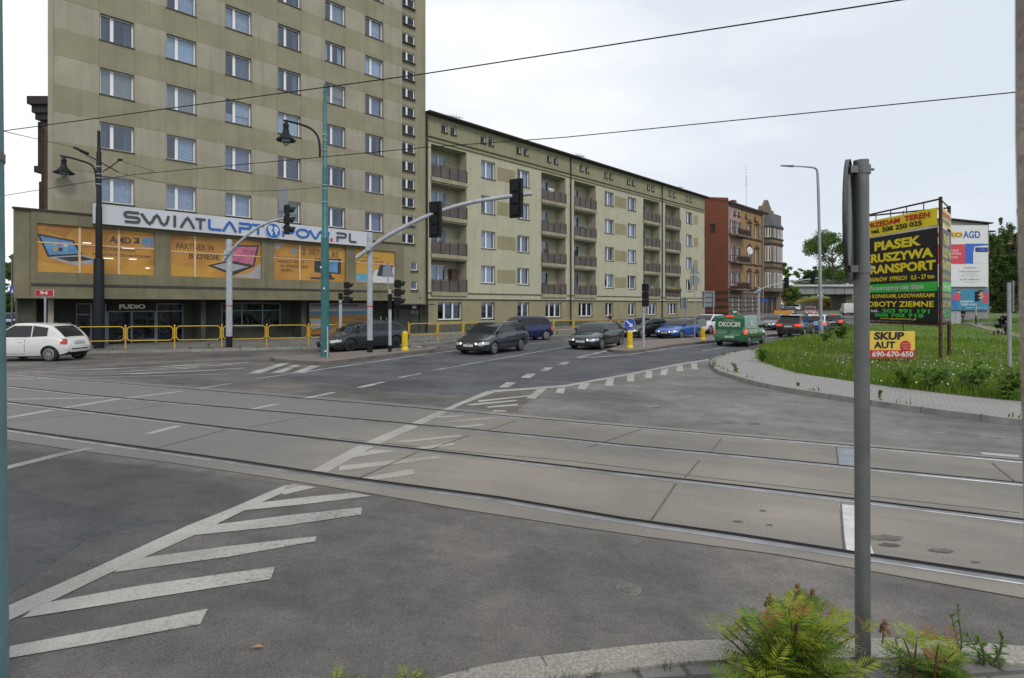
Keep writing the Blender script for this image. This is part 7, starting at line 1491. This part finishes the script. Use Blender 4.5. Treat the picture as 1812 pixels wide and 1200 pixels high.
def tree(name, label, base, h, cr, leafm, seed, n=7000, leaf=.16, trunk=.16, low=.25, clus=70, cs=.22, droop=0., group='trees', lean=0., sx=1.):
    """tapered trunk with limbs; crown of leaf clumps placed round the limb ends"""
    rng = np.random.default_rng(seed); t = thing(name, label, 'tree', base, 0, group); mb = MB(); ends = []
    top_ = h*.82; nn = 7; pts = [Vector((lean*(i/nn)**1.5*h+.12*h*.15*math.sin(i*1.9+seed), .1*math.cos(i*1.3+seed), top_*i/nn)) for i in range(nn+1)]; mb.tube(pts, [trunk*(1-.85*i/nn) for i in range(nn+1)], 8)
    for k in range(26):
        f_ = low+(1-low)*rng.random()*.95; o = pts[min(nn, int(f_*nn))].lerp(pts[min(nn, int(f_*nn)+1)], f_*nn % 1); a = rng.uniform(0, 6.283); prof = math.sin(math.pi*min(1, max(.12, (f_-low*.6)/(1.02-low*.6))))**.6
        l = cr*prof*rng.uniform(.55, 1.08); up = (.55 if not droop else .25)*l; e = o+Vector((math.cos(a)*l*sx, math.sin(a)*l, up)); m_ = o.lerp(e, .5)+Vector((0, 0, .12*l)); mb.tube([o, m_, e], [trunk*.38*(1-f_*.6), trunk*.2, trunk*.06], 5); ends += [(m_, l), (e, l), (o.lerp(e, .75), l)]
        for j in range(3): a2 = a+rng.uniform(-1, 1); e2 = m_+Vector((math.cos(a2)*sx, math.sin(a2), rng.uniform(.1, .7)))*l*.5; mb.tube([m_, e2], [trunk*.12, trunk*.04], 4); ends.append((e2, l))
    ends += [(pts[-1]+Vector((0, 0, h*.1)), cr*.5), (pts[-1], cr*.4)]
    mb.build('trunk', M_bark, t, smooth=60)
    P_, TN = [], []; idx = rng.integers(0, len(ends), clus); per = n//clus
    for i in idx:
        e, l = ends[i]; c = np.array(e[:])+rng.normal(size=3)*cr*.10; r = cr*cs*rng.uniform(.55, 1.35); q = rng.normal(size=(per, 3)); q /= np.linalg.norm(q, axis=1)[:, None]; q *= (rng.random((per, 1))**.45)*r; q[:, 2] *= .7
        if droop: q[:, 2] = q[:, 2]*.8-np.abs(rng.normal(size=per))*droop*cr; q[:, :2] *= .75
        P_.append(c+q); TN.append(np.clip(rng.normal(.45, .2)+rng.normal(0, .13, per), 0, 1))
    pos = np.concatenate(P_); tn = np.concatenate(TN); v, f = quads(pos, leaf, rng); npmesh('crown', v, f, leafm, t, tn); return t
def gz(px, Y): X = (px-906)/1007*Y; return Vector((X, Y, H(X, Y)))
# by the overpass
def tr(name, label, px, ytop, Y, wpx, m, seed, zb=0., **k):
    b = gz(px, Y); b.z += zb; h = CZ+(540-ytop)*Y/1007-b.z; return tree(name, label, b, h, wpx*Y/1007/2, m, seed, **k)
tr('broadleaf_tree', 'tall open leafy tree beside the street lamp beyond the overpass', 1474, 390, 142, 82, LG4, 21, 2, n=17000, leaf=.20, clus=110, cs=.30, trunk=.4, low=.12)
tr('broadleaf_tree', 'dark tapering tree left of the street lamp, beyond the overpass', 1447, 452, 190, 26, LG2, 22, 3, n=5000, leaf=.24, clus=40, cs=.3, trunk=.3)
tr('small_tree', 'light green small tree beside the turret edge', 1390, 448, 118, 26, LG3, 23, 0, n=6000, leaf=.15, clus=45, cs=.3, trunk=.18)
tr('small_tree', 'thin pale tree standing above the left end of the overpass', 1415, 470, 165, 30, LG3, 24, 3, n=3000, leaf=.18, clus=40, cs=.2, trunk=.2)
tr('bushy_tree', 'rounded green tree right behind the overpass railing, middle of the gap', 1432, 478, 150, 40, LG4, 25, 3, n=8000, leaf=.2, clus=50, cs=.32, trunk=.3, low=.1)
tr('bushy_tree', 'rounded yellow green tree behind the overpass railing near the round sign edge', 1468, 470, 152, 50, LG3, 26, 3, n=9000, leaf=.2, clus=50, cs=.32, trunk=.3, low=.1)
tr('bushy_tree', 'green tree behind the overpass, cut by the round sign edge', 1503, 472, 150, 44, LG4, 27, 3, n=8000, leaf=.2, clus=50, cs=.32, trunk=.3, low=.1)
tr('bushy_tree', 'green tree low under the left end of the overpass', 1395, 505, 122, 34, LG4, 28, 0, n=6000, leaf=.15, clus=40, cs=.32, trunk=.2, low=.1)
tr('bushy_tree', 'dark green tree seen under the overpass above the yellow band', 1425, 508, 200, 44, LG2, 29, 1, n=6000, leaf=.25, clus=40, cs=.34, trunk=.2, low=.1)
tr('bushy_tree', 'dark green tree under the overpass at its left', 1400, 505, 185, 44, LG2, 30, 1, n=6000, leaf=.25, clus=40, cs=.34, trunk=.2, low=.1)
# right side behind the billboards
tr('birch_tree', 'drooping birch tree just right of the billboard wall', 1768, 372, 84, 56, LG4, 31, 0, n=16000, leaf=.14, clus=120, cs=.2, droop=.20, trunk=.22, low=.2)
tr('birch_tree', 'drooping birch tree at the right edge beside the stone pillar', 1800, 362, 80, 60, LG2, 32, 0, n=16000, leaf=.14, clus=120, cs=.2, droop=.20, trunk=.22, low=.2)
tr('birch_tree', 'dark drooping tree filling the gap under the two birches', 1782, 425, 74, 70, LG2, 33, 0, n=14000, leaf=.16, clus=90, cs=.26, droop=.16, trunk=.2, low=.05)
tr('broadleaf_tree', 'dark tree behind the birches at the right edge', 1806, 400, 98, 84, LG2, 34, 0, n=11000, leaf=.2, clus=80, cs=.28, trunk=.3, low=.05)
t = thing('house', 'red roofed house glimpsed behind the birches', 'house', gz(1785, 115)); mb = MB(); mb.box(-6, 6, 0, 8, 0, 11); mb.build('wall', mat('brick house wall', (.20, .12, .08), .9, var=.2), t); mb = MB(); mb.add([(-7, -.6, 11), (7, -.6, 11), (7, 4, 15.5), (-7, 4, 15.5)], [(0, 1, 2, 3)]); mb.build('roof', mat('red tiles', (.26, .09, .05), .9, var=.3, scale=4), t)
# left edge
tr('broadleaf_tree', 'leafy green tree between the edge pole and podium corner', 22, 448, 62, 56, LG1, 35, 0, n=7000, leaf=.17, clus=70, cs=.27, trunk=.2, low=.1)
tr('bushy_tree', 'low green tree in the side street under the overhang', 52, 530, 70, 30, LG1, 36, 0, n=2500, leaf=.15, clus=40, cs=.3, trunk=.12, low=.05)
# ---- grass on the plot
def blades(name, pts, hts, widths, m, rng, lean=.35):
    n = len(pts); a = rng.uniform(0, 6.283, n); d = np.stack([np.cos(a), np.sin(a), np.zeros(n)], 1)*widths[:, None]; b = rng.uniform(0, 6.283, n); le = rng.uniform(.05, lean, n)*hts; tip = np.stack([np.cos(b)*le, np.sin(b)*le, hts], 1); mid = tip*np.array([.35, .35, .6])
    v = np.stack([pts-d, pts+d, pts+mid+d*.7, pts+mid-d*.7, pts+tip, pts+tip], 1); base = (np.arange(n)*6)[:, None]; f = np.concatenate([base+np.array([0, 1, 2, 3]), base+np.array([3, 2, 4, 5])]); tn = np.clip(rng.normal(.45, .22, n), 0, 1); return v.reshape(-1, 3), f, np.concatenate([tn, tn])
def inside(px, py, poly):
    r = np.zeros(len(px), bool); n = len(poly); j = n-1
    for i in range(n):
        xi, yi, xj, yj = poly[i][0], poly[i][1], poly[j][0], poly[j][1]; c = ((yi > py) != (yj > py)) & (px < (xj-xi)*(py-yi)/((yj-yi) if yj != yi else 1e-9)+xi); r ^= c; j = i
    return r
rg = np.random.default_rng(77); gp_ = [(p[0], p[1]) for p in grass_poly]; PX, PY = [], []
for n_, y0, y1, x0, x1 in ((240000, 12.5, 24, 7.5, 27), (150000, 20, 40, 9.5, 42), (40000, 38, 64, 20, 62)):
    x = rg.uniform(x0, x1, n_); y = rg.uniform(y0, y1, n_); PX.append(x); PY.append(y)
px_ = np.concatenate(PX); py_ = np.concatenate(PY); k_ = inside(px_, py_, gp_) & (px_/py_ < .93); px_, py_ = px_[k_], py_[k_]
def bare(x, y):
    s = (x/y*1007+906); v = 540+1007*2.25/y; return ((np.abs(v-(577+(s-1720)*.27)) < 2.2) & (s > 1712)) | ((v < 577.5) & (s > 1690))
k_ = ~bare(px_, py_); px_, py_ = px_[k_], py_[k_]
zz_ = np.array([H(a, b)+.12 for a, b in zip(px_, py_)]); cl = np.sin(px_*1.1+np.cos(py_*.7)*2)*np.cos(py_*1.3+px_*.3); edge = np.zeros(len(px_))
ge = np.array([(p.x, p.y) for p in resample([Vector(q) for q in gr], .4)]); dmin = np.min(np.hypot(px_[:, None]-ge[None, :, 0], py_[:, None]-ge[None, :, 1]), 1)
e_ = dmin < .3; px_ = px_+np.where(e_, rg.normal(0, .10, len(px_)), 0); py_ = py_+np.where(e_, rg.normal(0, .10, len(py_)), 0)
ht = (.105+.05*cl)*rg.uniform(.5, 1.5, len(px_))+.22*np.exp(-((dmin-.9)/1.0)**2)*rg.uniform(.3, 1.3, len(px_)); ht = np.clip(ht, .06, .7)*np.clip(dmin/.3+.35, .35, 1); ht = np.where((np.abs(px_-15.2) < 2.2) & (py_ < 21.6) & (py_ > 19.5), ht*.6, ht); wd = .0025+.00030*py_
v, f, tn = blades('g', np.stack([px_, py_, zz_], 1), ht, wd, None, rg); M_gr = leaf_mat('meadow grass blades', (.145, .26, .042), .5, .45, .6)
tn = np.clip(tn+np.tile(cl*.14+np.sin(px_*.45+py_*.3)*.12, 2), 0, 1)
tag(npmesh('grass', v, f, M_gr, None, tn), 'tall unmown grass on the corner plot', 'grass', kind='stuff')
# dry stalks and seed heads
k_ = rg.random(len(px_)) < .0035; q = np.stack([px_, py_, zz_], 1)[k_]; v, f, tn = blades('s', q, rg.uniform(.3, .62, len(q)), .003+.0003*q[:, 1], None, rg, .2)
tag(npmesh('dry_grass_stalks', v, f, mat('dry stalks', (.24, .22, .11), .8), None), 'pale dry grass stalks', 'grass', kind='stuff')
k_ = rg.random(len(px_)) < .006; q = np.stack([px_, py_, zz_+np.clip(ht*.9, .12, .5)], 1)[k_]; v, f = quads(q, .021, rg, aspect=1.); v2, f2 = quads(q, .021, rg, aspect=1.)
tag(npmesh('dandelion_clocks', np.concatenate([v, v2]), np.concatenate([f, f2+len(v)]), mat('dandelion white', (.6, .62, .58), .9), None), 'white dandelion clocks in the grass', 'flowers', kind='stuff')
# leafy weeds on the plot edge
def weed(label, base, h, r, n, m, seed, leaf=.05, name='weed', group='weeds'):
    rng = np.random.default_rng(seed); t = thing(name, label, 'plant', base, 0, group); mb = MB(); P_ = []
    for i in range(max(2, n//40)):
        a = rng.uniform(0, 6.283); l = rng.uniform(.3, 1)*r; hh = h*rng.uniform(.55, 1); mb.tube([(0, 0, 0), (math.cos(a)*l*.4, math.sin(a)*l*.4, hh*.6), (math.cos(a)*l, math.sin(a)*l, hh)], [.012*h, .009*h, .004], 5); s = rng.random(40)**.8; P_.append(np.stack([math.cos(a)*l*s*s, math.sin(a)*l*s*s, hh*s], 1)+rng.normal(0, .07*h, (40, 3)))
    pos = np.concatenate(P_); pos[:, 2] = np.abs(pos[:, 2])+.01; v, f = quads(pos, leaf, rng, aspect=.4); npmesh('foliage', v, f, m, t, np.clip(rng.normal(.5, .2, len(f)), 0, 1)); mb.build('stem', LG2 if False else mat('green stem', (.06, .08, .03), .8), t); return t
for i, (px, py, h, lb) in enumerate(((1486, 601, 1.25, 'tall leafy weed clump right of the street lamp base'), (1460, 606, .8, 'leafy weed clump left of the street lamp base'), (1352, 640, .55, 'weed tuft at the tip of the grass plot'), (1720, 698, .75, 'broad weed clump at the grass edge near the thin sign pole'), (1604, 686, .5, 'weed clump in the grass below the red sign'), (1650, 690, .6, 'weed clump at the grass edge below the billboard post'), (1780, 706, .7, 'weed clump at the right end of the grass edge'))):
    weed(lb, G(px, py, .13), h, h*.75, 320, LG4 if i % 2 else LG1, 50+i, leaf=.075*h+.03)
for i, (px, py, h, lb) in enumerate(((1303, 659, .42, 'spindly weed growing on the curved pavement'), (1262, 651, .22, 'low weed at the rounded kerb tip'), (1280, 628, .14, 'small weed on the far kerb of the curved pavement'), (1412, 683, .10, 'tiny weed in the kerb joint left of the sign post'), (1556, 703, .16, 'small weed beside the foreground sign post'), (368, 617, .3, 'weed at the foot of a railing post below the orange posters'), (985, 593, .35, 'green weed under the railing behind the dark hatchback'), (425, 618, .2, 'low weed beside the light grey mast foot'))):
    weed(lb, G(px, py, .12), h, h*.45, 100, LG1, 70+i, leaf=.05*max(.6, h*2))
# ---- foreground shrub with feathery leaves
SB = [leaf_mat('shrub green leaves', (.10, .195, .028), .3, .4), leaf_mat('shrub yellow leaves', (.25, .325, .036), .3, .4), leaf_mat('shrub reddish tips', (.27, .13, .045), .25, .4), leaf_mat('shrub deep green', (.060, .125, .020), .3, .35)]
def pinnate(o, d, up, l, npair, rng, lw=.18):
    """one feather leaf: leaflets in pairs along a drooping rachis; returns list of leaflets (5 points) """
    out = []; d = d.normalized(); sd = d.cross(up).normalized(); up = sd.cross(d).normalized()
    for i in range(1, npair+1):
        f_ = i/npair; c = o+d*(l*f_)-Vector((0, 0, 1))*(l*.22*f_*f_); ll = l*.40*math.sin(math.pi*min(.92, .25+.68*f_))*rng.uniform(.85, 1.1)
        for s in ((1, -1) if i < npair else (0,)):
            e = (d*.55+sd*s*.85 if s else d)+up*rng.uniform(-.12, .2)-Vector((0, 0, .12)); e.normalize(); w = e.cross(up).normalized()*ll*lw*.5; m_ = c+e*ll*.45+up*ll*.03; out.append((c, m_-w, c+e*ll, m_+w))
    return out
def shrub(label, base, stems, seed, name='feather_leaf_shrub', group='feather leaf shrubs'):
    rng = random.Random(seed); t = thing(name, label, 'shrub', base, 0, group); st = MB(); LV = [[], [], [], []]; sp = MB()
    for (dx, dy, h, tipc, nl, ll) in stems:
        o = Vector((rng.uniform(-.05, .05), rng.uniform(-.05, .05), 0)); tip = Vector((dx, dy, h)); md = o.lerp(tip, .5)+Vector((0, 0, h*.10)); pts = [o, o.lerp(md, .5), md, md.lerp(tip, .5)+Vector((0, 0, h*.02)), tip]; st.tube(pts, [.006, .005, .004, .003, .0018], 5)
        for i in range(nl):
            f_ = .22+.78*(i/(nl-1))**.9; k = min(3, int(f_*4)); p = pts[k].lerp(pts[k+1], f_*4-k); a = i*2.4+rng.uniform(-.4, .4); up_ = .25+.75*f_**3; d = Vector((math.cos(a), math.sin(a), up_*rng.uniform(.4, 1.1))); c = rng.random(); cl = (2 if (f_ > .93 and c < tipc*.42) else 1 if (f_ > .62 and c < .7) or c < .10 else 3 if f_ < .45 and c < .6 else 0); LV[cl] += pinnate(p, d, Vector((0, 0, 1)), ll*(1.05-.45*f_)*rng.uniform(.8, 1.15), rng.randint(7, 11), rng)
    for i, nm_ in enumerate(('green_foliage', 'yellow_foliage', 'reddish_foliage', 'dark_foliage')):
        if LV[i]:
            v = np.array([[tuple(q) for q in lf] for lf in LV[i]]).reshape(-1, 3); f = np.arange(len(v)).reshape(-1, 4); npmesh(nm_, v, f, SB[i], t, np.clip(np.random.default_rng(seed+i).normal(.45, .25, len(f)), 0, 1))
    st.build('stem', mat('reddish stem', (.11, .05, .03), .8, var=.2), t); return t, st
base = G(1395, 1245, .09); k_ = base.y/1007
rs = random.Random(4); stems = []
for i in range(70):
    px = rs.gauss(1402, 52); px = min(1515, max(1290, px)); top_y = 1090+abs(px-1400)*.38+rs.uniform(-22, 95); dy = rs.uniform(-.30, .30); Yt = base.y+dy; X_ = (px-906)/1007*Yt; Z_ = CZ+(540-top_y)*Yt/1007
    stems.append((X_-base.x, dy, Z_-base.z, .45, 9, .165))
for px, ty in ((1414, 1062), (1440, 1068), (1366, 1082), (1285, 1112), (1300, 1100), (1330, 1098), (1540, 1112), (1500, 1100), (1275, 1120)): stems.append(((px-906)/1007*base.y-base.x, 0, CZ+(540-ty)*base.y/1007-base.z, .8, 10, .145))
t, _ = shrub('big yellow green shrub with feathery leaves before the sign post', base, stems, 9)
# brown flower buds standing above the leaves
for px, ty, l in ((1412, 1034, .085), (1438, 1044, .07), (1418, 1046, .06), (1362, 1052, .05), (1425, 1052, .05), (1566, 1098, .05)):
    bd = MB(); b_ = Vector(((px-906)/1007*base.y-base.x, 0, CZ+(540-ty)*base.y/1007-base.z)); bd.tube([b_-Vector((.01, 0, l*1.8)), b_-Vector((.004, 0, l*.6)), b_], [.003, .0025, .001], 5)
    for k in range(46): f_ = rs.random(); a = rs.uniform(0, 6.28); r = .018*(1-f_*.75); c = b_-Vector((0, 0, l*(1-f_)))+Vector((math.cos(a)*r, math.sin(a)*r, 0)); s = .0055; bd.add([c+Vector((s, 0, 0)), c+Vector((0, s, s)), c+Vector((-s, 0, s*.5)), c+Vector((0, -s, -s))], [(0, 1, 2, 3)])
    bd.build('flower_bud', mat('brown buds', (.13, .06, .025), .8, var=.3, scale=60), t)
b2 = G(1640, 1215, .09); stems = []
for i in range(14): px = rs.uniform(1570, 1705); ty = 1125+abs(px-1640)*.25+rs.uniform(-8, 60); dy = rs.uniform(-.12, .12); stems.append(((px-906)/1007*(b2.y+dy)-b2.x, dy, CZ+(540-ty)*(b2.y+dy)/1007-b2.z, .9, 7, .15))
shrub('low shrub with feathery reddish leaves right of the sign post', b2, stems, 12)
for i, (px, top_, lb) in enumerate(((1592, 1130, 'thin upright green weed stem between the two shrubs'), (1697, 1072, 'taller weed with broad green leaves at the right of the pavement'), (1745, 1122, 'small leafy weed next to the granite kerb at right'))):
    b3 = G(px, 1176 if i else 1195, .09); h = CZ+(540-top_)*b3.y/1007-b3.z; rng = random.Random(60+i); t = thing('weed', lb, 'plant', b3, 0, 'pavement weeds'); st = MB(); lv = []
    for s_ in range((1, 2, 5)[i]):
        dx = rng.uniform(-.03, .03)*(1+2*(i == 2)); hh = h*rng.uniform(.75, 1.0) if s_ else h; pts = [Vector((dx*.3, 0, 0)), Vector((dx*.6+.012, 0, hh*.4)), Vector((dx, .01, hh))]; st.tube(pts, [.004, .003, .0015], 5); n_ = int(10+hh*30)
        for k in range(n_): f_ = .15+.85*k/n_; p = pts[0].lerp(pts[1], f_*2) if f_ < .5 else pts[1].lerp(pts[2], f_*2-1); a = k*2.4; d = Vector((math.cos(a), math.sin(a), rng.uniform(.1, .9) if f_ < .85 else 1.6)).normalized(); l = .042*rng.uniform(.7, 1.3)*(1.15-.4*f_); w = d.cross(Vector((0, 0, 1))).normalized()*l*.22; lv.append((p, p+d*l*.5-w, p+d*l-Vector((0, 0, l*.15)), p+d*l*.5+w))
    v = np.array([[tuple(q) for q in lf] for lf in lv]).reshape(-1, 3); npmesh('foliage', v, np.arange(len(v)).reshape(-1, 4), LG1, t, np.random.default_rng(i).random(len(lv))); st.build('stem', mat('green stem', (.06, .08, .03), .8), t)
# sprigs at the bottom edge and grass tufts between the pavers
for px, ty, lb in ((596, 1200, 'single reddish shoot at the bottom edge, left of the other sprig'), (716, 1194, 'yellow green sprig at the bottom edge left of the granite kerb')):
    b3 = G(px, 1240, .05); h = CZ+(540-ty)*b3.y/1007-b3.z; shrub(lb, b3, [(0, 0, h, .9, 8, .10), (.05, .02, h*.8, .5, 6, .09), (-.05, .0, h*.75, .5, 6, .09)], 33+px, 'shrub_sprig', 'shrub sprigs')
rg = np.random.default_rng(5); pts = []
for a, b in zip(nk[:-1], nk[1:]):
    for k in range(14):
        q = a.lerp(b, rg.random()); pts += [(q.x+rg.normal(0, .012), q.y-.19+rg.normal(0, .012)) for _ in range(int(rg.integers(2, 14)*(rg.random() < .09)))]
for k in range(60): c = (rg.uniform(-.6, 2.6), rg.uniform(1.6, 2.35)); pts += [(c[0]+rg.normal(0, .02), c[1]+rg.normal(0, .015)) for _ in range(7)]
pts = np.array([(x, y, H(x, y)+.085) for x, y in pts]); v, f, tn = blades('t', pts, rg.uniform(.015, .06, len(pts)), np.full(len(pts), .0016), None, rg, .6)
tag(npmesh('grass_tufts', v, f, leaf_mat('moss and tufts', (.07, .11, .02)), None, tn), 'small grass tufts in the pavement joints', 'grass', kind='stuff')
pts = []
for q in resample(kf, .25):
    if rg.random() < .55: pts += [(q.x+rg.normal(0, .12), q.y+.3+rg.normal(0, .1)) for _ in range(int(rg.integers(3, 14)))]
for q in resample(gxy(KR, .12), .3):
    if rg.random() < .25: pts += [(q.x+.2+rg.normal(0, .06), q.y+.08+rg.normal(0, .06)) for _ in range(int(rg.integers(2, 8)))]
pts = np.array([(x, y, H(x, y)+.11) for x, y in pts]); v, f, tn = blades('t', pts, rg.uniform(.04, .16, len(pts)), np.full(len(pts), .014), None, rg, .6)
tag(npmesh('grass_tufts', v, f, LG1, None, tn), 'weedy grass along the kerbs', 'grass', kind='stuff')
# ---- people
M_sk = mat('skin', (.42, .24, .17), .6, var=.05)
def skinmesh(joints, edges, name, m, parent, sub=1):
    me = bpy.data.meshes.new(name); me.from_pydata([j[0] for j in joints], edges, []); o = bpy.data.objects.new(name, me); C.objects.link(o)
    md = o.modifiers.new('s', 'SKIN'); me.skin_vertices or None
    for i, j in enumerate(joints): r = j[1]; me.skin_vertices[0].data[i].radius = r if isinstance(r, tuple) else (r, r)
    me.skin_vertices[0].data[0].use_root = True; sb = o.modifiers.new('u', 'SUBSURF'); sb.levels = sub
    dg = bpy.context.evaluated_depsgraph_get(); nm = bpy.data.meshes.new_from_object(o.evaluated_get(dg)); o.modifiers.clear(); o.data = nm; bpy.data.meshes.remove(me); nm.materials.clear(); nm.materials.append(m); nm.polygons.foreach_set('use_smooth', [True]*len(nm.polygons)); o.parent = parent; return o
def person(label, loc, rz, h, top, legs, hair, stride=.22, arms=(.12, -.12), fwd=0.):
    """standing or walking figure, facing local -y"""
    k = h/1.72; t = thing('person', label, 'person', loc, rz, 'people'); S = lambda x, y, z: (x*k, y*k, z*k)
    def fig(e, parts, nm_, m):
        J = []; E_ = []; ix = {}
        def j(n, p, r): ix[n] = len(J); J.append((S(*p), (r+e)*k if not isinstance(r, tuple) else tuple((q+e)*k for q in r)))
        def c(*ns): [E_.append((ix[a], ix[b])) for a, b in zip(ns[:-1], ns[1:])]
        if 'torso' in parts: j('hip', (0, 0, .95), (.15, .10)); j('waist', (0, -.01, 1.10), (.14, .10)); j('chest', (0, -.02-fwd*.5, 1.30), (.17, .11)); j('nb', (0, -.02-fwd*.8, 1.44), (.09, .08)); c('hip', 'waist', 'chest', 'nb')
        if 'head' in parts: j('nk', (0, -.03-fwd, 1.50), .05); j('hd', (0, -.05-fwd, 1.60), (.072, .088)); j('cr', (0, -.04-fwd, 1.68), (.062, .075)); c('nb', 'nk', 'hd', 'cr')
        if 'arms' in parts:
            for s, n in ((1, 'l'), (-1, 'r')):
                a = arms[0 if s > 0 else 1]; j('sh'+n, (.19*s, -.02-fwd*.6, 1.40), .058); j('el'+n, (.25*s, -.02-a*.5-fwd*.5, 1.14), .044); j('wr'+n, (.25*s, -.06-a*1.6-fwd*.5, .92 if abs(a) < .2 else 1.02), .033); c('chest', 'sh'+n, 'el'+n, 'wr'+n)
                if 'hands' in parts: j('ha'+n, (.245*s, -.09-a*1.8-fwd*.5, .84 if abs(a) < .2 else 1.0), .03); c('wr'+n, 'ha'+n)
        if 'legs' in parts:
            if 'hip' not in ix: j('hip', (0, 0, .95), (.155, .11))
            for s, n in ((1, 'l'), (-1, 'r')):
                st_ = stride*s; j('th'+n, (.095*s, -st_*.3, .82), .085); j('kn'+n, (.10*s, -st_*.6-.02, .50), .058); j('an'+n, (.10*s, -st_+.03, .10), .04); c('hip', 'th'+n, 'kn'+n, 'an'+n)
                if 'feet' in parts: j('to'+n, (.11*s, -st_-.14, .04), .036); c('an'+n, 'to'+n)
        return skinmesh(J, E_, nm_, m, t)
    fig(0, ('torso', 'head', 'arms', 'hands', 'legs', 'feet'), 'body', M_sk); fig(.016, ('torso', 'arms'), 'jacket', top); fig(.014, ('legs',), 'trousers', legs)
    mb = MB(); mb.lathe([(.088*k, 1.60*k), (.092*k, 1.65*k), (.085*k, 1.70*k), (.055*k, 1.745*k), (0, 1.755*k)], 14, (0, (-.02-fwd)*k, 0)); mb.build('hair', hair, t, smooth=60)
    mb = MB(); [mb.box((.11*s-.045)*k, (.11*s+.045)*k, (-stride*s-.2)*k, (-stride*s+.06)*k, .0, .07*k) for s in (1, -1)]; mb.build('shoes', M_blk, t); return t
M_dkc = mat('dark clothes', (.012, .012, .015), .9, var=.2); M_brc = mat('brown coat', (.13, .09, .07), .9, var=.2); M_jean = mat('jeans', (.04, .06, .10), .9, var=.2); M_hairb = mat('brown hair', (.05, .03, .02), .8); M_hairl = mat('fair hair', (.30, .20, .10), .8)
person('person in brown coat walking in the side street behind white car', G(59, 577, .1), R(150), 1.72, M_brc, M_dkc, M_hairl)
person('person in dark jacket and dark hair walking behind the black saloon', G(1080, 590, .12), R(-90), 1.70, M_dkc, M_dkc, mat('reddish hair', (.12, .04, .025), .8))
person('person in dark clothes standing beside the grey utility cabinet', G(1704, 573, .15), R(100), 1.72, M_dkc, M_jean, M_hairb)
pp_ = G(1779, 592, .16); person('person in long dark clothes pushing a pram on the path', pp_, R(-62), 1.72, M_dkc, M_dkc, M_hairb, .2, (.30, .30), .06)
t = thing('pram', 'dark pram pushed along the trodden path', 'pram', pp_+Vector((-.75, -.40, .0)), R(-62)); mb = MB(); n = 10
vs = [];
for i in range(n+1): a = R(180*i/n); vs += [(-.22, -.42*math.cos(a), .78-.26*math.sin(a)), (.22, -.42*math.cos(a), .78-.26*math.sin(a))]
mb.add(vs, [(2*i, 2*i+1, 2*i+3, 2*i+2) for i in range(n)]+[tuple(range(0, 2*n+2, 2)), tuple(range(1, 2*n+2, 2))[::-1]]); mb.build('basket', M_dkc, t)
mb = MB(); vs = []
for i in range(7): a = R(15*i); vs += [(-.23, .05+.38*math.sin(R(90)-a)*1., .78+.42*math.sin(a)), (.23, .05+.38*math.cos(a), .78+.42*math.sin(a))]
mb.add(vs, [(2*i, 2*i+1, 2*i+3, 2*i+2) for i in range(6)]); mb.build('hood', M_dkc, t)
mb = MB(); mb.tube([(-.2, .6, 1.02), (.2, .6, 1.02)], .015, 6); [mb.tube([(s*.2, .6, 1.02), (s*.2, -.3, .28)], .014, 6) for s in (1, -1)]; [mb.tube([(s*.2, -.35, .9), (s*.2, .35, .2)], .014, 6) for s in (1, -1)]; mb.build('frame', M_galvd, t)
for x, y, r in ((-.25, -.35, .13), (.25, -.35, .13), (-.25, .35, .17), (.25, .35, .17)): mb = MB(); mb.tube([(x-.02, y, r), (x+.02, y, r)], r, 16); mb.build('wheel', M_tyre, t)
# paper scraps and a leaf on the asphalt
for px, py, lb in ((455, 1146, 'small dry brown leaf lying on the near asphalt'), (1475, 702, 'tiny pale scrap of paper by the curved kerb')):
    p = G(px, py, .006); t = MB().add([(-.03, 0, 0), (0, -.012, .008), (.035, 0, .004), (0, .014, .01)], [(0, 1, 2, 3)]).build('dry_leaf' if px < 900 else 'paper_scrap', mat('dry leaf', (.30, .17, .08), .8) if px < 900 else M_swh, None, p); tag(t, lb, 'litter')
